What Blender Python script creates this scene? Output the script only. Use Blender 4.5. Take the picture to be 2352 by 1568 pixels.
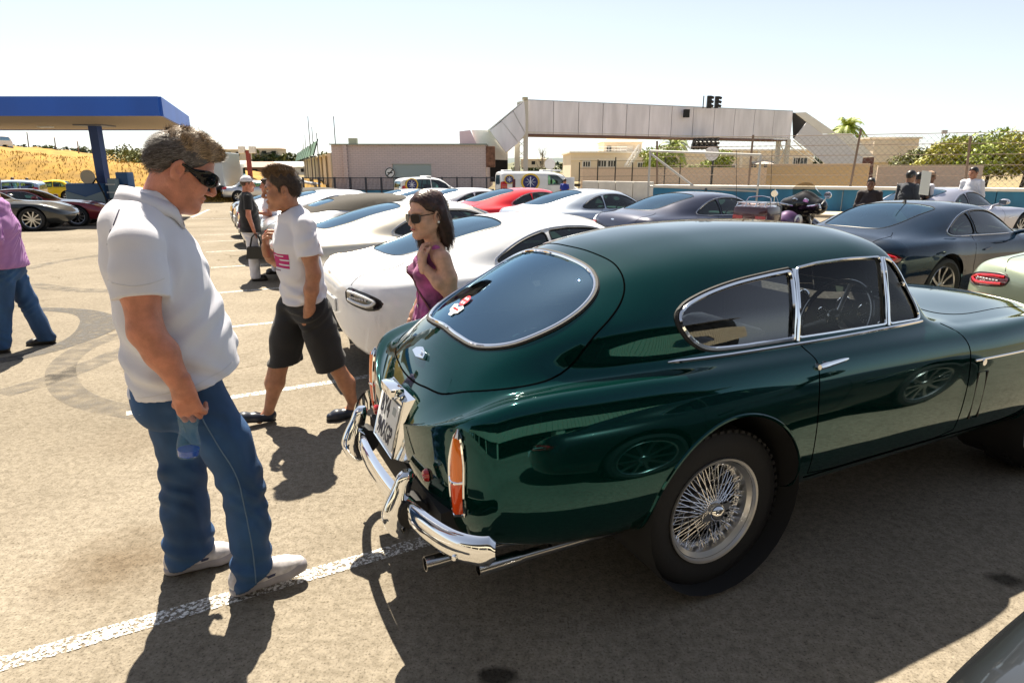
import bpy, bmesh, math, random
import numpy as np
from math import radians as R, sin, cos, pi
from mathutils import Vector, Matrix
from mathutils.bvhtree import BVHTree
import openvdb
random.seed(7); rng = np.random.default_rng(7)
for o in list(bpy.data.objects): bpy.data.objects.remove(o)
SC = bpy.context.scene
COL = SC.collection
# ---------------------------------------------------------------- camera
F_PX, CX, CY, TILT, CAMH = 1450.0, 1176.0, 784.0, R(15.3), 1.68
cam = bpy.data.cameras.new('camera'); cam_o = bpy.data.objects.new('camera', cam); COL.objects.link(cam_o)
cam.sensor_width = 36; cam.lens = F_PX/2352*36; cam.clip_end = 6000; cam.clip_start = .05
cam_o.location = (0, 0, CAMH); cam_o.rotation_euler = (pi/2-TILT, 0, 0)
SC.camera = cam_o
# ---------------------------------------------------------------- sky, sun, exposure
SUN_EL, SUN_DIR = 58.0, Vector((-.265, .964, 0)).normalized()
w = bpy.data.worlds.new('World'); SC.world = w; w.use_nodes = True
wn = w.node_tree; bg = wn.nodes['Background']
sk = wn.nodes.new('ShaderNodeTexSky'); sk.sky_type = 'NISHITA'; sk.sun_disc = False
sk.sun_elevation = R(SUN_EL); sk.sun_rotation = math.atan2(SUN_DIR.x, SUN_DIR.y)
sk.altitude = 1400; sk.air_density = 1.0; sk.dust_density = 1.2; sk.ozone_density = 1.0
hs = wn.nodes.new('ShaderNodeHueSaturation'); hs.inputs['Saturation'].default_value = .52
wn.links.new(sk.outputs[0], hs.inputs['Color']); wn.links.new(hs.outputs[0], bg.inputs[0]); bg.inputs[1].default_value = .058
sun = bpy.data.lights.new('sun', 'SUN'); sun.energy = 5.0; sun.angle = R(.5); sun.color = (1, .90, .74)
sun_o = bpy.data.objects.new('sun', sun); COL.objects.link(sun_o)
sd = SUN_DIR*cos(R(SUN_EL)) + Vector((0, 0, sin(R(SUN_EL))))
sun_o.rotation_euler = (-sd).to_track_quat('-Z', 'Y').to_euler(); sun_o.location = (0, 0, 30)
SC.view_settings.view_transform = 'Standard'; SC.view_settings.look = 'None'
SC.view_settings.exposure = 1.5; SC.view_settings.gamma = 1
SC.render.engine = 'CYCLES'; SC.cycles.max_bounces = 8; SC.cycles.transparent_max_bounces = 16
# ---------------------------------------------------------------- pixel helpers (2352 x 1568 pixel frame -> directions)
def ray(px, py):
    a = (px-CX)/F_PX; b = (py-CY)/F_PX
    return Vector((a, cos(TILT)-b*sin(TILT), -b*cos(TILT)-sin(TILT)))
def G(px, py, z=0):
    d = ray(px, py); k = (z-CAMH)/d.z; return Vector((d.x*k, d.y*k, z))
def PY(px, py, Y):
    d = ray(px, py); k = Y/d.y; return Vector((d.x*k, Y, CAMH+d.z*k))
ROW_A = R(27); RF = Vector((cos(ROW_A), sin(ROW_A), 0)); RN = Vector((-sin(ROW_A), cos(ROW_A), 0))
def FN(f, n, z=0): v = RF*f+RN*n; v.z = z; return v
# ---------------------------------------------------------------- materials
MATS = {}
def hexc(r, g, b): return tuple(((c/255)/12.92 if c/255 < .04045 else ((c/255+.055)/1.055)**2.4) for c in (r, g, b))
def mat(name, col=(.5, .5, .5), rough=.5, metal=0., coat=0., spec=.5, var=0., vscale=8., bump=0., bscale=60., emit=None, alpha=1., sheen=0., trans=0., sss=0., detail=3., coatr=.03, stretch=None):
    if name in MATS: return MATS[name]
    m = bpy.data.materials.new(name); m.use_nodes = True; nt = m.node_tree; b = nt.nodes['Principled BSDF']
    b.inputs['Base Color'].default_value = (*col, 1); b.inputs['Roughness'].default_value = rough
    b.inputs['Metallic'].default_value = metal; b.inputs['Coat Weight'].default_value = coat
    b.inputs['Coat Roughness'].default_value = coatr; b.inputs['Specular IOR Level'].default_value = spec
    b.inputs['Alpha'].default_value = alpha; b.inputs['Sheen Weight'].default_value = sheen
    b.inputs['Transmission Weight'].default_value = trans
    if sss: b.inputs['Subsurface Weight'].default_value = sss; b.inputs['Subsurface Radius'].default_value = (.012, .005, .003); b.inputs['Subsurface Scale'].default_value = 1
    if emit: b.inputs['Emission Color'].default_value = (*emit[0], 1); b.inputs['Emission Strength'].default_value = emit[1]
    if var or bump:
        tc = nt.nodes.new('ShaderNodeTexCoord'); mp = nt.nodes.new('ShaderNodeMapping'); nt.links.new(tc.outputs['Object'], mp.inputs[0])
        if stretch: mp.inputs['Scale'].default_value = stretch
    if var:
        n = nt.nodes.new('ShaderNodeTexNoise'); n.inputs['Scale'].default_value = vscale; n.inputs['Detail'].default_value = detail
        nt.links.new(mp.outputs[0], n.inputs['Vector'])
        r = nt.nodes.new('ShaderNodeMapRange'); r.inputs['From Min'].default_value = .3; r.inputs['From Max'].default_value = .7
        r.inputs['To Min'].default_value = 1-var; r.inputs['To Max'].default_value = 1+var; nt.links.new(n.outputs['Fac'], r.inputs[0])
        mx = nt.nodes.new('ShaderNodeVectorMath'); mx.operation = 'SCALE'; mx.inputs[0].default_value = col; nt.links.new(r.outputs[0], mx.inputs['Scale'])
        nt.links.new(mx.outputs[0], b.inputs['Base Color'])
    if bump:
        n2 = nt.nodes.new('ShaderNodeTexNoise'); n2.inputs['Scale'].default_value = bscale; n2.inputs['Detail'].default_value = 4
        nt.links.new(mp.outputs[0], n2.inputs['Vector'])
        bp = nt.nodes.new('ShaderNodeBump'); bp.inputs['Strength'].default_value = bump; bp.inputs['Distance'].default_value = .01
        nt.links.new(n2.outputs['Fac'], bp.inputs['Height']); nt.links.new(bp.outputs[0], b.inputs['Normal'])
    MATS[name] = m; return m
def glass(name, tint=(.8, .9, .88), ior=1.5, rough=0., spec=1.):
    """thin pane: fresnel mix of a tinted see-through and a mirror reflection"""
    if name in MATS: return MATS[name]
    m = bpy.data.materials.new(name); m.use_nodes = True; nt = m.node_tree; nt.nodes.clear()
    out = nt.nodes.new('ShaderNodeOutputMaterial'); t = nt.nodes.new('ShaderNodeBsdfTransparent'); g = nt.nodes.new('ShaderNodeBsdfGlossy')
    t.inputs[0].default_value = (*tint, 1); g.inputs['Roughness'].default_value = rough; g.inputs[0].default_value = (*(spec if hasattr(spec, '__len__') else (spec,)*3), 1)
    fr = nt.nodes.new('ShaderNodeFresnel'); fr.inputs[0].default_value = ior
    mx = nt.nodes.new('ShaderNodeMixShader'); nt.links.new(fr.outputs[0], mx.inputs[0]); nt.links.new(t.outputs[0], mx.inputs[1]); nt.links.new(g.outputs[0], mx.inputs[2])
    nt.links.new(mx.outputs[0], out.inputs[0]); MATS[name] = m; return m
def paint(name, col, metal=0., rough=.35, flake=0):
    return mat(name, col, rough=rough if metal else .6, metal=metal, coat=1., coatr=.012, spec=.5 if metal else .05, var=.03, vscale=2.)
CHROME = mat('chrome', (.86, .87, .88), rough=.06, metal=1.)
RUBBER = mat('rubber', (.012, .012, .013), rough=.75, bump=.15, bscale=90)
BLACKP = mat('black_trim', (.008, .008, .009), rough=.45)
DARKI = mat('dark_interior', (.012, .012, .013), rough=.8)
STEEL = mat('silver_metal', (.6, .61, .63), rough=.32, metal=1.)
PLATEW = mat('plate_white', (.78, .8, .8), rough=.5)
GAP = mat('gap_black', (.002, .002, .002), rough=1., spec=0.)
INK = mat('plate_ink', (.01, .015, .04), rough=.6)
# ---------------------------------------------------------------- object helpers
def link(o, parent=None):
    COL.objects.link(o)
    if parent is not None: o.parent = parent
    return o
def tag(o, label=None, cat=None, group=None, kind=None):
    if label: o['label'] = label
    if cat: o['category'] = cat
    if group: o['group'] = group
    if kind: o['kind'] = kind
    return o
def thing(name, label, cat, loc=(0, 0, 0), rz=0, group=None):
    o = bpy.data.objects.new(name, None); o.empty_display_size = .2; link(o); o.location = loc; o.rotation_euler = (0, 0, rz)
    return tag(o, label, cat, group)
def mesh_obj(name, V, Fc, m, parent=None, smooth=True, normals=None, mats=None, fm=None, auto=None):
    me = bpy.data.meshes.new(name); me.from_pydata([tuple(v) for v in V], [], [tuple(f) for f in Fc]); me.update()
    for x in (mats or [m]): me.materials.append(x)
    if fm is not None: me.polygons.foreach_set('material_index', fm)
    if smooth: me.polygons.foreach_set('use_smooth', [True]*len(me.polygons))
    if normals is not None: me.normals_split_custom_set_from_vertices([tuple(n) for n in normals])
    elif auto is not None:
        b = bmesh.new(); b.from_mesh(me)
        for e in b.edges:
            if len(e.link_faces) == 2 and e.calc_face_angle(0) > auto: e.smooth = False
        b.to_mesh(me); b.free()
    o = bpy.data.objects.new(name, me); link(o, parent); return o
def copy_tree(o, parent=None, mats=None):
    c = o.copy(); COL.objects.link(c); c.parent = parent
    for ch in list(o.children): copy_tree(ch, c)
    return c
def spl(pts, n=8, closed=False):
    """centripetal-ish Catmull-Rom through points (any dimension)"""
    P = [np.array(p, float) for p in pts]; N = len(P); out = []
    rngN = N if closed else N-1
    for i in range(rngN):
        p0 = P[(i-1) % N] if (closed or i > 0) else 2*P[0]-P[1]
        p1 = P[i]; p2 = P[(i+1) % N]; p3 = P[(i+2) % N] if (closed or i+2 < N) else 2*P[N-1]-P[N-2]
        d = [max(np.linalg.norm(b-a), 1e-6)**.5 for a, b in ((p0, p1), (p1, p2), (p2, p3))]
        t0 = 0; t1 = d[0]; t2 = t1+d[1]; t3 = t2+d[2]
        for k in range(n):
            t = t1+(t2-t1)*k/n
            a1 = (t1-t)/(t1-t0)*p0+(t-t0)/(t1-t0)*p1; a2 = (t2-t)/(t2-t1)*p1+(t-t1)/(t2-t1)*p2; a3 = (t3-t)/(t3-t2)*p2+(t-t2)/(t3-t2)*p3
            b1 = (t2-t)/(t2-t0)*a1+(t-t0)/(t2-t0)*a2; b2 = (t3-t)/(t3-t1)*a2+(t-t1)/(t3-t1)*a3
            out.append((t2-t)/(t2-t1)*b1+(t-t1)/(t2-t1)*b2)
    if not closed: out.append(P[-1])
    return np.array(out)
class MB:
    """collects simple shapes into one mesh"""
    def __init__(s): s.V = []; s.F = []
    def add(s, V, Fc):
        k = len(s.V); s.V += [Vector(v) for v in V]; s.F += [tuple(i+k for i in f) for f in Fc]; return s
    def box(s, c, d, rot=None, bev=0.):
        x, y, z = (q/2 for q in d)
        if bev <= 0:
            V = [Vector((a*x, b*y, e*z)) for a in (-1, 1) for b in (-1, 1) for e in (-1, 1)]
            Fc = [(0, 1, 3, 2), (4, 6, 7, 5), (0, 4, 5, 1), (2, 3, 7, 6), (0, 2, 6, 4), (1, 5, 7, 3)]
        else:
            bm = bmesh.new(); bmesh.ops.create_cube(bm, size=1); bmesh.ops.scale(bm, vec=d, verts=bm.verts)
            bmesh.ops.bevel(bm, geom=list(bm.edges), offset=bev, segments=2, affect='EDGES', profile=.6)
            bm.verts.index_update(); V = [v.co.copy() for v in bm.verts]; Fc = [tuple(v.index for v in f.verts) for f in bm.faces]; bm.free()
        if rot is not None: V = [rot @ v for v in V]
        return s.add([v+Vector(c) for v in V], Fc)
    def tube(s, pts, r, n=8, closed=False, cap=True, flat=None, up=None):
        P = [Vector(p) for p in pts]; N = len(P); rr = r if hasattr(r, '__len__') else [r]*N
        V = []; Fc = []; nrm = None
        for i in range(N):
            a = P[(i-1) % N] if (closed or i) else P[0]; b = P[(i+1) % N] if (closed or i < N-1) else P[-1]
            t = (b-a); t = t.normalized() if t.length > 1e-9 else Vector((0, 0, 1))
            if up is not None: nrm = Vector(up)
            elif nrm is None: nrm = Vector((0, 0, 1)) if abs(t.z) < .9 else Vector((1, 0, 0))
            nrm = (nrm-t*nrm.dot(t)); nrm = nrm.normalized() if nrm.length > 1e-6 else t.orthogonal().normalized()
            bi = t.cross(nrm)
            for k in range(n):
                a_ = 2*pi*k/n; f = flat if flat else 1
                V.append(P[i]+(nrm*cos(a_)*f+bi*sin(a_))*rr[i])
        for i in range(N if closed else N-1):
            j = (i+1) % N
            for k in range(n): Fc.append((i*n+k, i*n+(k+1) % n, j*n+(k+1) % n, j*n+k))
        if cap and not closed: Fc.append(tuple(range(n))[::-1]); Fc.append(tuple((N-1)*n+k for k in range(n)))
        return s.add(V, Fc)
    def lathe(s, prof, n=32, M=None, a0=0., a1=2*pi):
        """prof: (radius, height) about local z, placed by matrix M"""
        full = abs(a1-a0-2*pi) < 1e-6; m = n if full else n+1; V = []; Fc = []
        for i in range(m):
            a = a0+(a1-a0)*i/n
            for r_, h_ in prof: V.append(Vector((r_*cos(a), r_*sin(a), h_)))
        L = len(prof)
        for i in range(n):
            j = (i+1) % m
            for k in range(L-1): Fc.append((i*L+k, j*L+k, j*L+k+1, i*L+k+1))
        if M is not None: V = [M @ v for v in V]
        return s.add(V, Fc)
    def prism(s, poly, depth, M=None):
        """flat polygon (x,y) extruded along z from 0 to depth"""
        n = len(poly); V = [Vector((p[0], p[1], 0)) for p in poly]+[Vector((p[0], p[1], depth)) for p in poly]
        Fc = [tuple(range(n))[::-1], tuple(range(n, 2*n))]+[(i, (i+1) % n, n+(i+1) % n, n+i) for i in range(n)]
        if M is not None: V = [M @ v for v in V]
        return s.add(V, Fc)
    def quad(s, *p): return s.add(p, [tuple(range(len(p)))])
    def build(s, name, m, parent=None, smooth=False, auto=R(35)):
        return mesh_obj(name, s.V, s.F, m, parent, smooth=smooth, auto=auto if smooth else None)
def text_mesh(name, txt, size, m, parent, M, align='CENTER', sx=1., ext=.001, bold=0.):
    cu = bpy.data.curves.new(name, 'FONT'); cu.body = txt; cu.size = size; cu.align_x = align; cu.align_y = 'CENTER'; cu.extrude = ext; cu.offset = bold; cu.resolution_u = 3
    t = bpy.data.objects.new(name, cu); COL.objects.link(t); dg = bpy.context.evaluated_depsgraph_get()
    me = bpy.data.meshes.new_from_object(t.evaluated_get(dg)); bpy.data.objects.remove(t); bpy.data.curves.remove(cu)
    me.transform(M @ Matrix.Diagonal((sx, 1, 1, 1))); me.materials.clear(); me.materials.append(m); me.name = name
    o = bpy.data.objects.new(name, me); link(o, parent); return o
def frame(o, xdir, ydir):
    x = Vector(xdir).normalized(); y = Vector(ydir); y = (y-x*y.dot(x)).normalized(); z = x.cross(y)
    return Matrix(((x.x, y.x, z.x, o[0]), (x.y, y.y, z.y, o[1]), (x.z, y.z, z.z, o[2]), (0, 0, 0, 1)))
# ---------------------------------------------------------------- lofted car shells
def pchip(xk, yk, x):
    xk = np.asarray(xk, float); yk = np.asarray(yk, float); h = np.diff(xk); d = np.diff(yk)/h; m = np.zeros_like(yk)
    for i in range(1, len(xk)-1):
        if d[i-1]*d[i] > 0:
            w1 = 2*h[i]+h[i-1]; w2 = h[i]+2*h[i-1]; m[i] = (w1+w2)/(w1/d[i-1]+w2/d[i])
    m[0] = d[0]; m[-1] = d[-1]
    i = np.clip(np.searchsorted(xk, x)-1, 0, len(h)-1); t = (x-xk[i])/h[i]
    t2 = t*t; t3 = t2*t
    return (2*t3-3*t2+1)*yk[i]+(t3-2*t2+t)*h[i]*m[i]+(-2*t3+3*t2)*yk[i+1]+(t3-t2)*h[i]*m[i+1]
def smoothcol(a, k):
    for _ in range(k):
        b = a.copy(); b[1:-1] = .25*a[:-2]+.5*a[1:-1]+.25*a[2:]; a = b
    return a
def inpoly(poly, X, Y):
    P = np.asarray(poly); r = np.zeros(X.shape, bool); j = len(P)-1
    for i in range(len(P)):
        xi, yi = P[i]; xj, yj = P[j]
        if yi != yj: r ^= ((yi > Y) != (yj > Y)) & (X < (xj-xi)*(Y-yi)/(yj-yi)+xi)
        j = i
    return r
def nearest_on(poly, q):
    P = np.asarray(poly); A = P; B = np.roll(P, -1, 0); AB = B-A
    t = np.clip(((q-A)*AB).sum(1)/np.maximum((AB*AB).sum(1), 1e-12), 0, 1); C = A+AB*t[:, None]; k = ((C-q)**2).sum(1).argmin(); return C[k]
class Shell:
    """car shell lofted through half sections; rows: x, then (y,z) pairs from sill to centre line"""
    def __init__(s, rows, nu=120, kv=6, caps=((0.14, .62, 2.2), (.2, .5, 2.2)), usm=6):
        rows = np.array(rows, float); xk = rows[:, 0]; N = (rows.shape[1]-1)//2
        (c0, z0, n0), (c1, z1, n1) = caps; xa, xb = xk[0], xk[-1]
        m = 14
        th = np.linspace(0, pi/2, m); ea = xa+c0*(1-np.sin(th))[::-1]; ea = xa+c0*(1-np.cos(th)); eb = xb-c1*(1-np.cos(th))
        xs = np.unique(np.concatenate([ea, np.linspace(xa+c0, xb-c1, nu), eb])); U = len(xs)
        ctrl = np.zeros((U, N, 2))
        lin = np.linspace(xa, xb, 4*nu)
        for i in range(N):
            for c in range(2):
                col = smoothcol(pchip(xk, rows[:, 1+2*i+c], lin), usm*8); ctrl[:, i, c] = np.interp(xs, lin, col)
        ctrl[:, N-1, 0] = 0
        sections = []
        for u in range(U):
            p = ctrl[u]; ph = np.vstack([p, [[-p[N-2, 0], p[N-2, 1]]]])
            q = spl(ph, kv)[:(N-1)*kv+1]; sections.append(q)
        S = np.array(sections); Vn = S.shape[1]
        sc = np.ones(U)
        a = xs < xa+c0; sc[a] = (1-np.clip((xa+c0-xs[a])/c0, 0, 1)**n0)**(1/n0); 
        b = xs > xb-c1; sc2 = np.ones(U); sc2[b] = (1-np.clip((xs[b]-xb+c1)/c1, 0, 1)**n1)**(1/n1)
        G3 = np.zeros((U, 2*Vn-1, 3))
        zc = np.where(xs < (xa+xb)/2, z0, z1); k = sc*sc2
        G3[:, :Vn, 1] = S[:, :, 0]*k[:, None]; G3[:, :Vn, 2] = zc[:, None]+(S[:, :, 1]-zc[:, None])*k[:, None]
        G3[:, Vn:, 1] = -G3[:, Vn-2::-1, 1]; G3[:, Vn:, 2] = G3[:, Vn-2::-1, 2]
        G3[:, :, 0] = xs[:, None]
        s.U, s.W = U, 2*Vn-1; s.P = G3.reshape(-1, 3); s.xs = xs
        i, j = np.meshgrid(np.arange(U-1), np.arange(s.W-1), indexing='ij'); a = (i*s.W+j).ravel()
        s.Q = np.stack([a, a+s.W, a+s.W+1, a+1], 1)
        s.part = np.zeros(len(s.Q), int); s.names = ['body']; s.polys = {}
        s.norms()
    def norms(s):
        P, Q = s.P, s.Q; fn = np.cross(P[Q[:, 2]]-P[Q[:, 0]], P[Q[:, 3]]-P[Q[:, 1]]); s.fn = fn
        N = np.zeros_like(P)
        for k in range(4): np.add.at(N, Q[:, k], fn)
        N /= np.maximum(np.linalg.norm(N, axis=1), 1e-9)[:, None]
        c = P[Q].mean(1); s.fc = c; s.fnn = fn/np.maximum(np.linalg.norm(fn, axis=1), 1e-12)[:, None]
        cen = np.array([0, 0, .6])
        if ((s.fnn*(c-np.array([[0, 0, .5]]))*np.array([[0, 1, 1]])).sum(1) < 0).mean() > .5:
            s.Q = s.Q[:, ::-1].copy(); N = -N; s.fnn = -s.fnn
        s.N = N
    AX = {'side': (0, 2, 1), 'top': (0, 1, 2), 'end': (1, 2, 0)}
    def assign(s, name, proj, poly, cond=None, only=None):
        poly = np.asarray(poly, float); a, b, d = s.AX[proj]; c = s.fc
        m = inpoly(poly, c[:, a], c[:, b])
        if cond is not None: m &= cond(c, s.fnn)
        if only is not None: m &= np.isin(s.part, [s.names.index(q) for q in only])
        if name not in s.names: s.names.append(name)
        k = s.names.index(name); s.part[m] = k
        # snap edge vertices of this part onto the outline
        inn = np.zeros(len(s.P), bool); out = np.zeros(len(s.P), bool); inn[s.Q[m].ravel()] = True
        oth = ~m
        if cond is not None: oth &= True
        out[s.Q[oth].ravel()] = True
        for v in np.where(inn & out)[0]:
            q = s.P[v][[a, b]]; t = nearest_on(poly, q); dl = t-q
            n = s.N[v]
            if abs(n[d]) < .12 or np.hypot(*dl) > .06: continue
            s.P[v][a] += dl[0]; s.P[v][b] += dl[1]; s.P[v][d] += -(n[a]*dl[0]+n[b]*dl[1])/n[d]
        s.fc = s.P[s.Q].mean(1)
        return s
    def emit(s, name, m, parent, objname=None, off=0., sel=None, thick=0.):
        f = s.part == s.names.index(name)
        if sel is not None: f &= sel(s.fc)
        Q = s.Q[f]; ids, inv = np.unique(Q, return_inverse=True); V = s.P[ids]+s.N[ids]*off
        if not len(ids): return None
        o = mesh_obj(objname or name, V, inv.reshape(-1, 4), m, parent, normals=s.N[ids]*(1 if thick == 0 else 1))
        return o
    def loops(s, name, off=0., sel=None):
        f = s.part == s.names.index(name)
        if sel is not None: f &= sel(s.fc)
        Q = s.Q[f]; E = {}
        for q in Q:
            for k in range(4):
                a, b = int(q[k]), int(q[(k+1) % 4]); E[(a, b)] = E.get((a, b), 0)+1
        nx = {}
        for (a, b) in E:
            if (b, a) not in E: nx.setdefault(a, []).append(b)
        out = []
        while nx:
            a = next(iter(nx)); L = [a]
            while a in nx:
                b = nx[a].pop();
                if not nx[a]: del nx[a]
                if b == L[0]: break
                L.append(b); a = b
            P = s.P[L]+s.N[L]*off
            if len(P) > 8: P = (np.roll(P, 1, 0)+2*P+np.roll(P, -1, 0))/4
            out.append(P)
        return [l for l in out if len(l) > 5]
    def bvh(s):
        return BVHTree.FromPolygons([Vector(p) for p in s.P], [tuple(int(i) for i in q) for q in s.Q])
def project(bv, pts, proj, side=-1, off=0.):
    """drop outline points on to the shell: side view (x,z) from y=side, top view (x,y) from above, end view (y,z) from behind"""
    out = []
    for p in pts:
        if proj == 'side': o = Vector((p[0], side*3, p[1])); d = Vector((0, -side, 0))
        elif proj == 'top': o = Vector((p[0], p[1], 4)); d = Vector((0, 0, -1))
        else: o = Vector((side*6, p[0], p[1])); d = Vector((-side, 0, 0))
        h, n, i, ds = bv.ray_cast(o, d)
        if h is not None: out.append(h+n*(off if n.dot(d) < 0 else -off))
    return out
# ================================================================ the dark green classic coupe
CAR_YAW = R(26); CAR_O = Vector((.517, 2.905, 0))
GROWS = []
def _row(x, *p): GROWS.append([x]+[c for q in p for c in q])
_row(-1.12, (.50, .42), (.70, .45), (.79, .64), (.72, .84), (.58, .80), (.40, .79), (.28, .79), (.14, .79), (0, .79))
_row(-1.0, (.52, .40), (.74, .43), (.835, .64), (.75, .885), (.61, .87), (.45, .89), (.30, .92), (.15, .935), (0, .94))
_row(-.85, (.55, .38), (.77, .41), (.85, .64), (.765, .925), (.625, .925), (.485, 1.0), (.33, 1.04), (.16, 1.072), (0, 1.085))
_row(-.65, (.55, .36), (.78, .39), (.86, .64), (.775, .945), (.65, .955), (.55, 1.08), (.39, 1.148), (.19, 1.196), (0, 1.215))
_row(-.40, (.55, .36), (.79, .39), (.865, .64), (.785, .95), (.69, .975), (.62, 1.13), (.46, 1.24), (.23, 1.306), (0, 1.325))
_row(-.15, (.55, .36), (.79, .39), (.865, .64), (.795, .94), (.71, .985), (.655, 1.14), (.51, 1.295), (.26, 1.37), (0, 1.39))
_row(.15, (.55, .36), (.79, .39), (.855, .64), (.795, .93), (.715, .99), (.66, 1.15), (.54, 1.32), (.28, 1.405), (0, 1.425))
_row(.5, (.55, .36), (.79, .39), (.845, .64), (.795, .92), (.715, .99), (.66, 1.15), (.555, 1.325), (.29, 1.415), (0, 1.435))
_row(.85, (.55, .36), (.79, .39), (.84, .64), (.795, .915), (.71, .99), (.655, 1.14), (.56, 1.325), (.30, 1.41), (0, 1.425))
_row(1.1, (.55, .36), (.79, .39), (.84, .64), (.795, .915), (.705, .985), (.65, 1.12), (.555, 1.30), (.30, 1.385), (0, 1.40))
_row(1.25, (.55, .36), (.79, .39), (.84, .64), (.795, .915), (.70, .98), (.65, 1.07), (.54, 1.18), (.29, 1.29), (0, 1.315))
_row(1.4, (.55, .36), (.79, .39), (.84, .64), (.795, .915), (.69, .965), (.60, .98), (.46, 1.03), (.25, 1.13), (0, 1.17))
_row(1.55, (.55, .36), (.79, .39), (.845, .64), (.795, .915), (.67, .95), (.56, .965), (.40, .985), (.2, 1.02), (0, 1.035))
_row(1.75, (.55, .36), (.79, .39), (.85, .64), (.795, .92), (.66, .94), (.52, .955), (.36, .975), (.18, .995), (0, 1.0))
_row(2.2, (.55, .36), (.78, .39), (.855, .62), (.785, .93), (.64, .925), (.5, .935), (.34, .955), (.17, .97), (0, .975))
_row(2.7, (.5, .34), (.74, .38), (.84, .6), (.75, .88), (.6, .86), (.46, .875), (.31, .9), (.15, .915), (0, .92))
_row(3.1, (.4, .34), (.62, .38), (.76, .55), (.66, .76), (.52, .74), (.4, .76), (.27, .79), (.13, .805), (0, .81))
_row(3.3, (.3, .34), (.5, .38), (.66, .5), (.56, .64), (.44, .63), (.34, .65), (.23, .67), (.12, .68), (0, .68))
for r_ in GROWS:   # the tail tapers in plan
    for c_ in range(1, len(r_), 2): r_[c_] *= float(np.interp(r_[0], [-1.12, -1.0, -.85, -.65, -.4, -.1], [.86, .875, .91, .95, .98, 1.]))
GS = Shell(GROWS, nu=300, kv=9, caps=((.17, .68, 2.3), (.25, .55, 2.2)), usm=5)
def mirror(h): return [(p[0], p[1]) for p in h]+[(p[0], -p[1]) for p in h[::-1] if abs(p[1]) > 1e-6]
def circ(cx, cy, r, n=48, a0=0, a1=2*pi): return [(cx+r*cos(a0+(a1-a0)*i/n), cy+r*sin(a0+(a1-a0)*i/n)) for i in range(n)]
def tyre_prof(r, w, rim):
    return [(rim-.012, -w*.40), (rim+.01, -w*.44), (rim+(r-rim)*.45, -w*.52), (r-.018, -w*.47), (r-.006, -w*.40), (r, -w*.28), (r, w*.28), (r-.006, w*.40), (r-.018, w*.47), (rim+(r-rim)*.45, w*.52), (rim+.01, w*.44), (rim-.012, w*.40)]
def wheel_M(x, y, z, side): # local z axis -> outwards (side*y)
    return Matrix.Translation((x, y, z)) @ Matrix.Rotation(-side*pi/2, 4, 'X')
def make_wire_wheel(parent, x, y, side, r=.345, rim=.225, w=.165):
    M = wheel_M(x, y, r, side)
    t = MB().lathe(tyre_prof(r, w, rim), 56)
    for k in range(56):   # tread blocks on the shoulder
        a = 2*pi*k/56
        for h in (-.058, .058): t.box((cos(a)*(r-.004), sin(a)*(r-.004), h), (.012, .022, .03), Matrix.Rotation(a, 3, 'Z'))
    wh = t.build('wheel', RUBBER, parent, True); wh.matrix_local = M
    rm = MB().lathe([(rim+.006, .075), (rim+.004, .082), (rim-.006, .080), (rim-.012, .062), (rim-.03, .05), (rim-.034, .01), (rim-.05, 0), (rim-.034, -.02), (rim-.015, -.06), (rim+.004, -.07)], 64).build('rim', mat('wire_rim', (.78, .79, .81), rough=.3, metal=1.), wh, True)
    sp = MB(); nip = MB()
    for k in range(30):
        for (h0, r0, h1, tw) in ((.066, .032, .008, .55), (.066, .032, .008, -.55), (-.05, .05, .022, .42), (-.05, .05, .022, -.42)):
            a0 = 2*pi*(k+.5*(tw > 0))/30; a1 = a0+tw
            p1 = Vector((cos(a1)*(rim-.036), sin(a1)*(rim-.036), h1)); p0 = Vector((cos(a0)*r0, sin(a0)*r0, h0))
            if k % 2 == 0 or h0 > 0: sp.tube([p0, p1], .0021, 5, cap=False); d = (p0-p1).normalized(); sp.tube([p1-d*.004, p1+d*.014], .0042, 6)
    sp.build('spokes', mat('spoke_metal', (.9, .9, .92), rough=.25, metal=1.), wh, True)
    hb = MB().lathe([(.0, .062), (.034, .062), (.036, .05), (.04, .02), (.05, -.02), (.058, -.06), (.09, -.065), (.105, -.08)], 28)
    hb.build('hub', mat('hub_metal', (.55, .55, .57), rough=.35, metal=1.), wh, True)
    k = MB().lathe([(0, .112), (.018, .110), (.03, .102), (.036, .088), (.038, .062)], 24)
    for s_ in (0, pi):
        Mr = Matrix.Rotation(s_+.3, 4, 'Z'); k.prism([(.025, -.02), (.055, -.017), (.078, -.004), (.07, .012), (.03, .022)], .014, Mr @ Matrix.Translation((0, 0, .072)))
    k.build('spinner', CHROME, wh, True)
    MB().lathe([(0, -.03), (.13, -.03), (.135, -.06), (.12, -.075)], 24).build('brake_drum', mat('drum', (.06, .06, .06), rough=.6, metal=.6), wh, True)
    return wh
def arch_liner(parent, x, z, r, side, y0, y1):
    M = Matrix.Translation((x, 0, z)) @ Matrix.Rotation(-side*pi/2, 4, 'X')
    m = MB().lathe([(r, y1), (r, y0), (0.02, y0)], 28, M).build('wheel_arch_liner', DARKI, parent, True)
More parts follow.
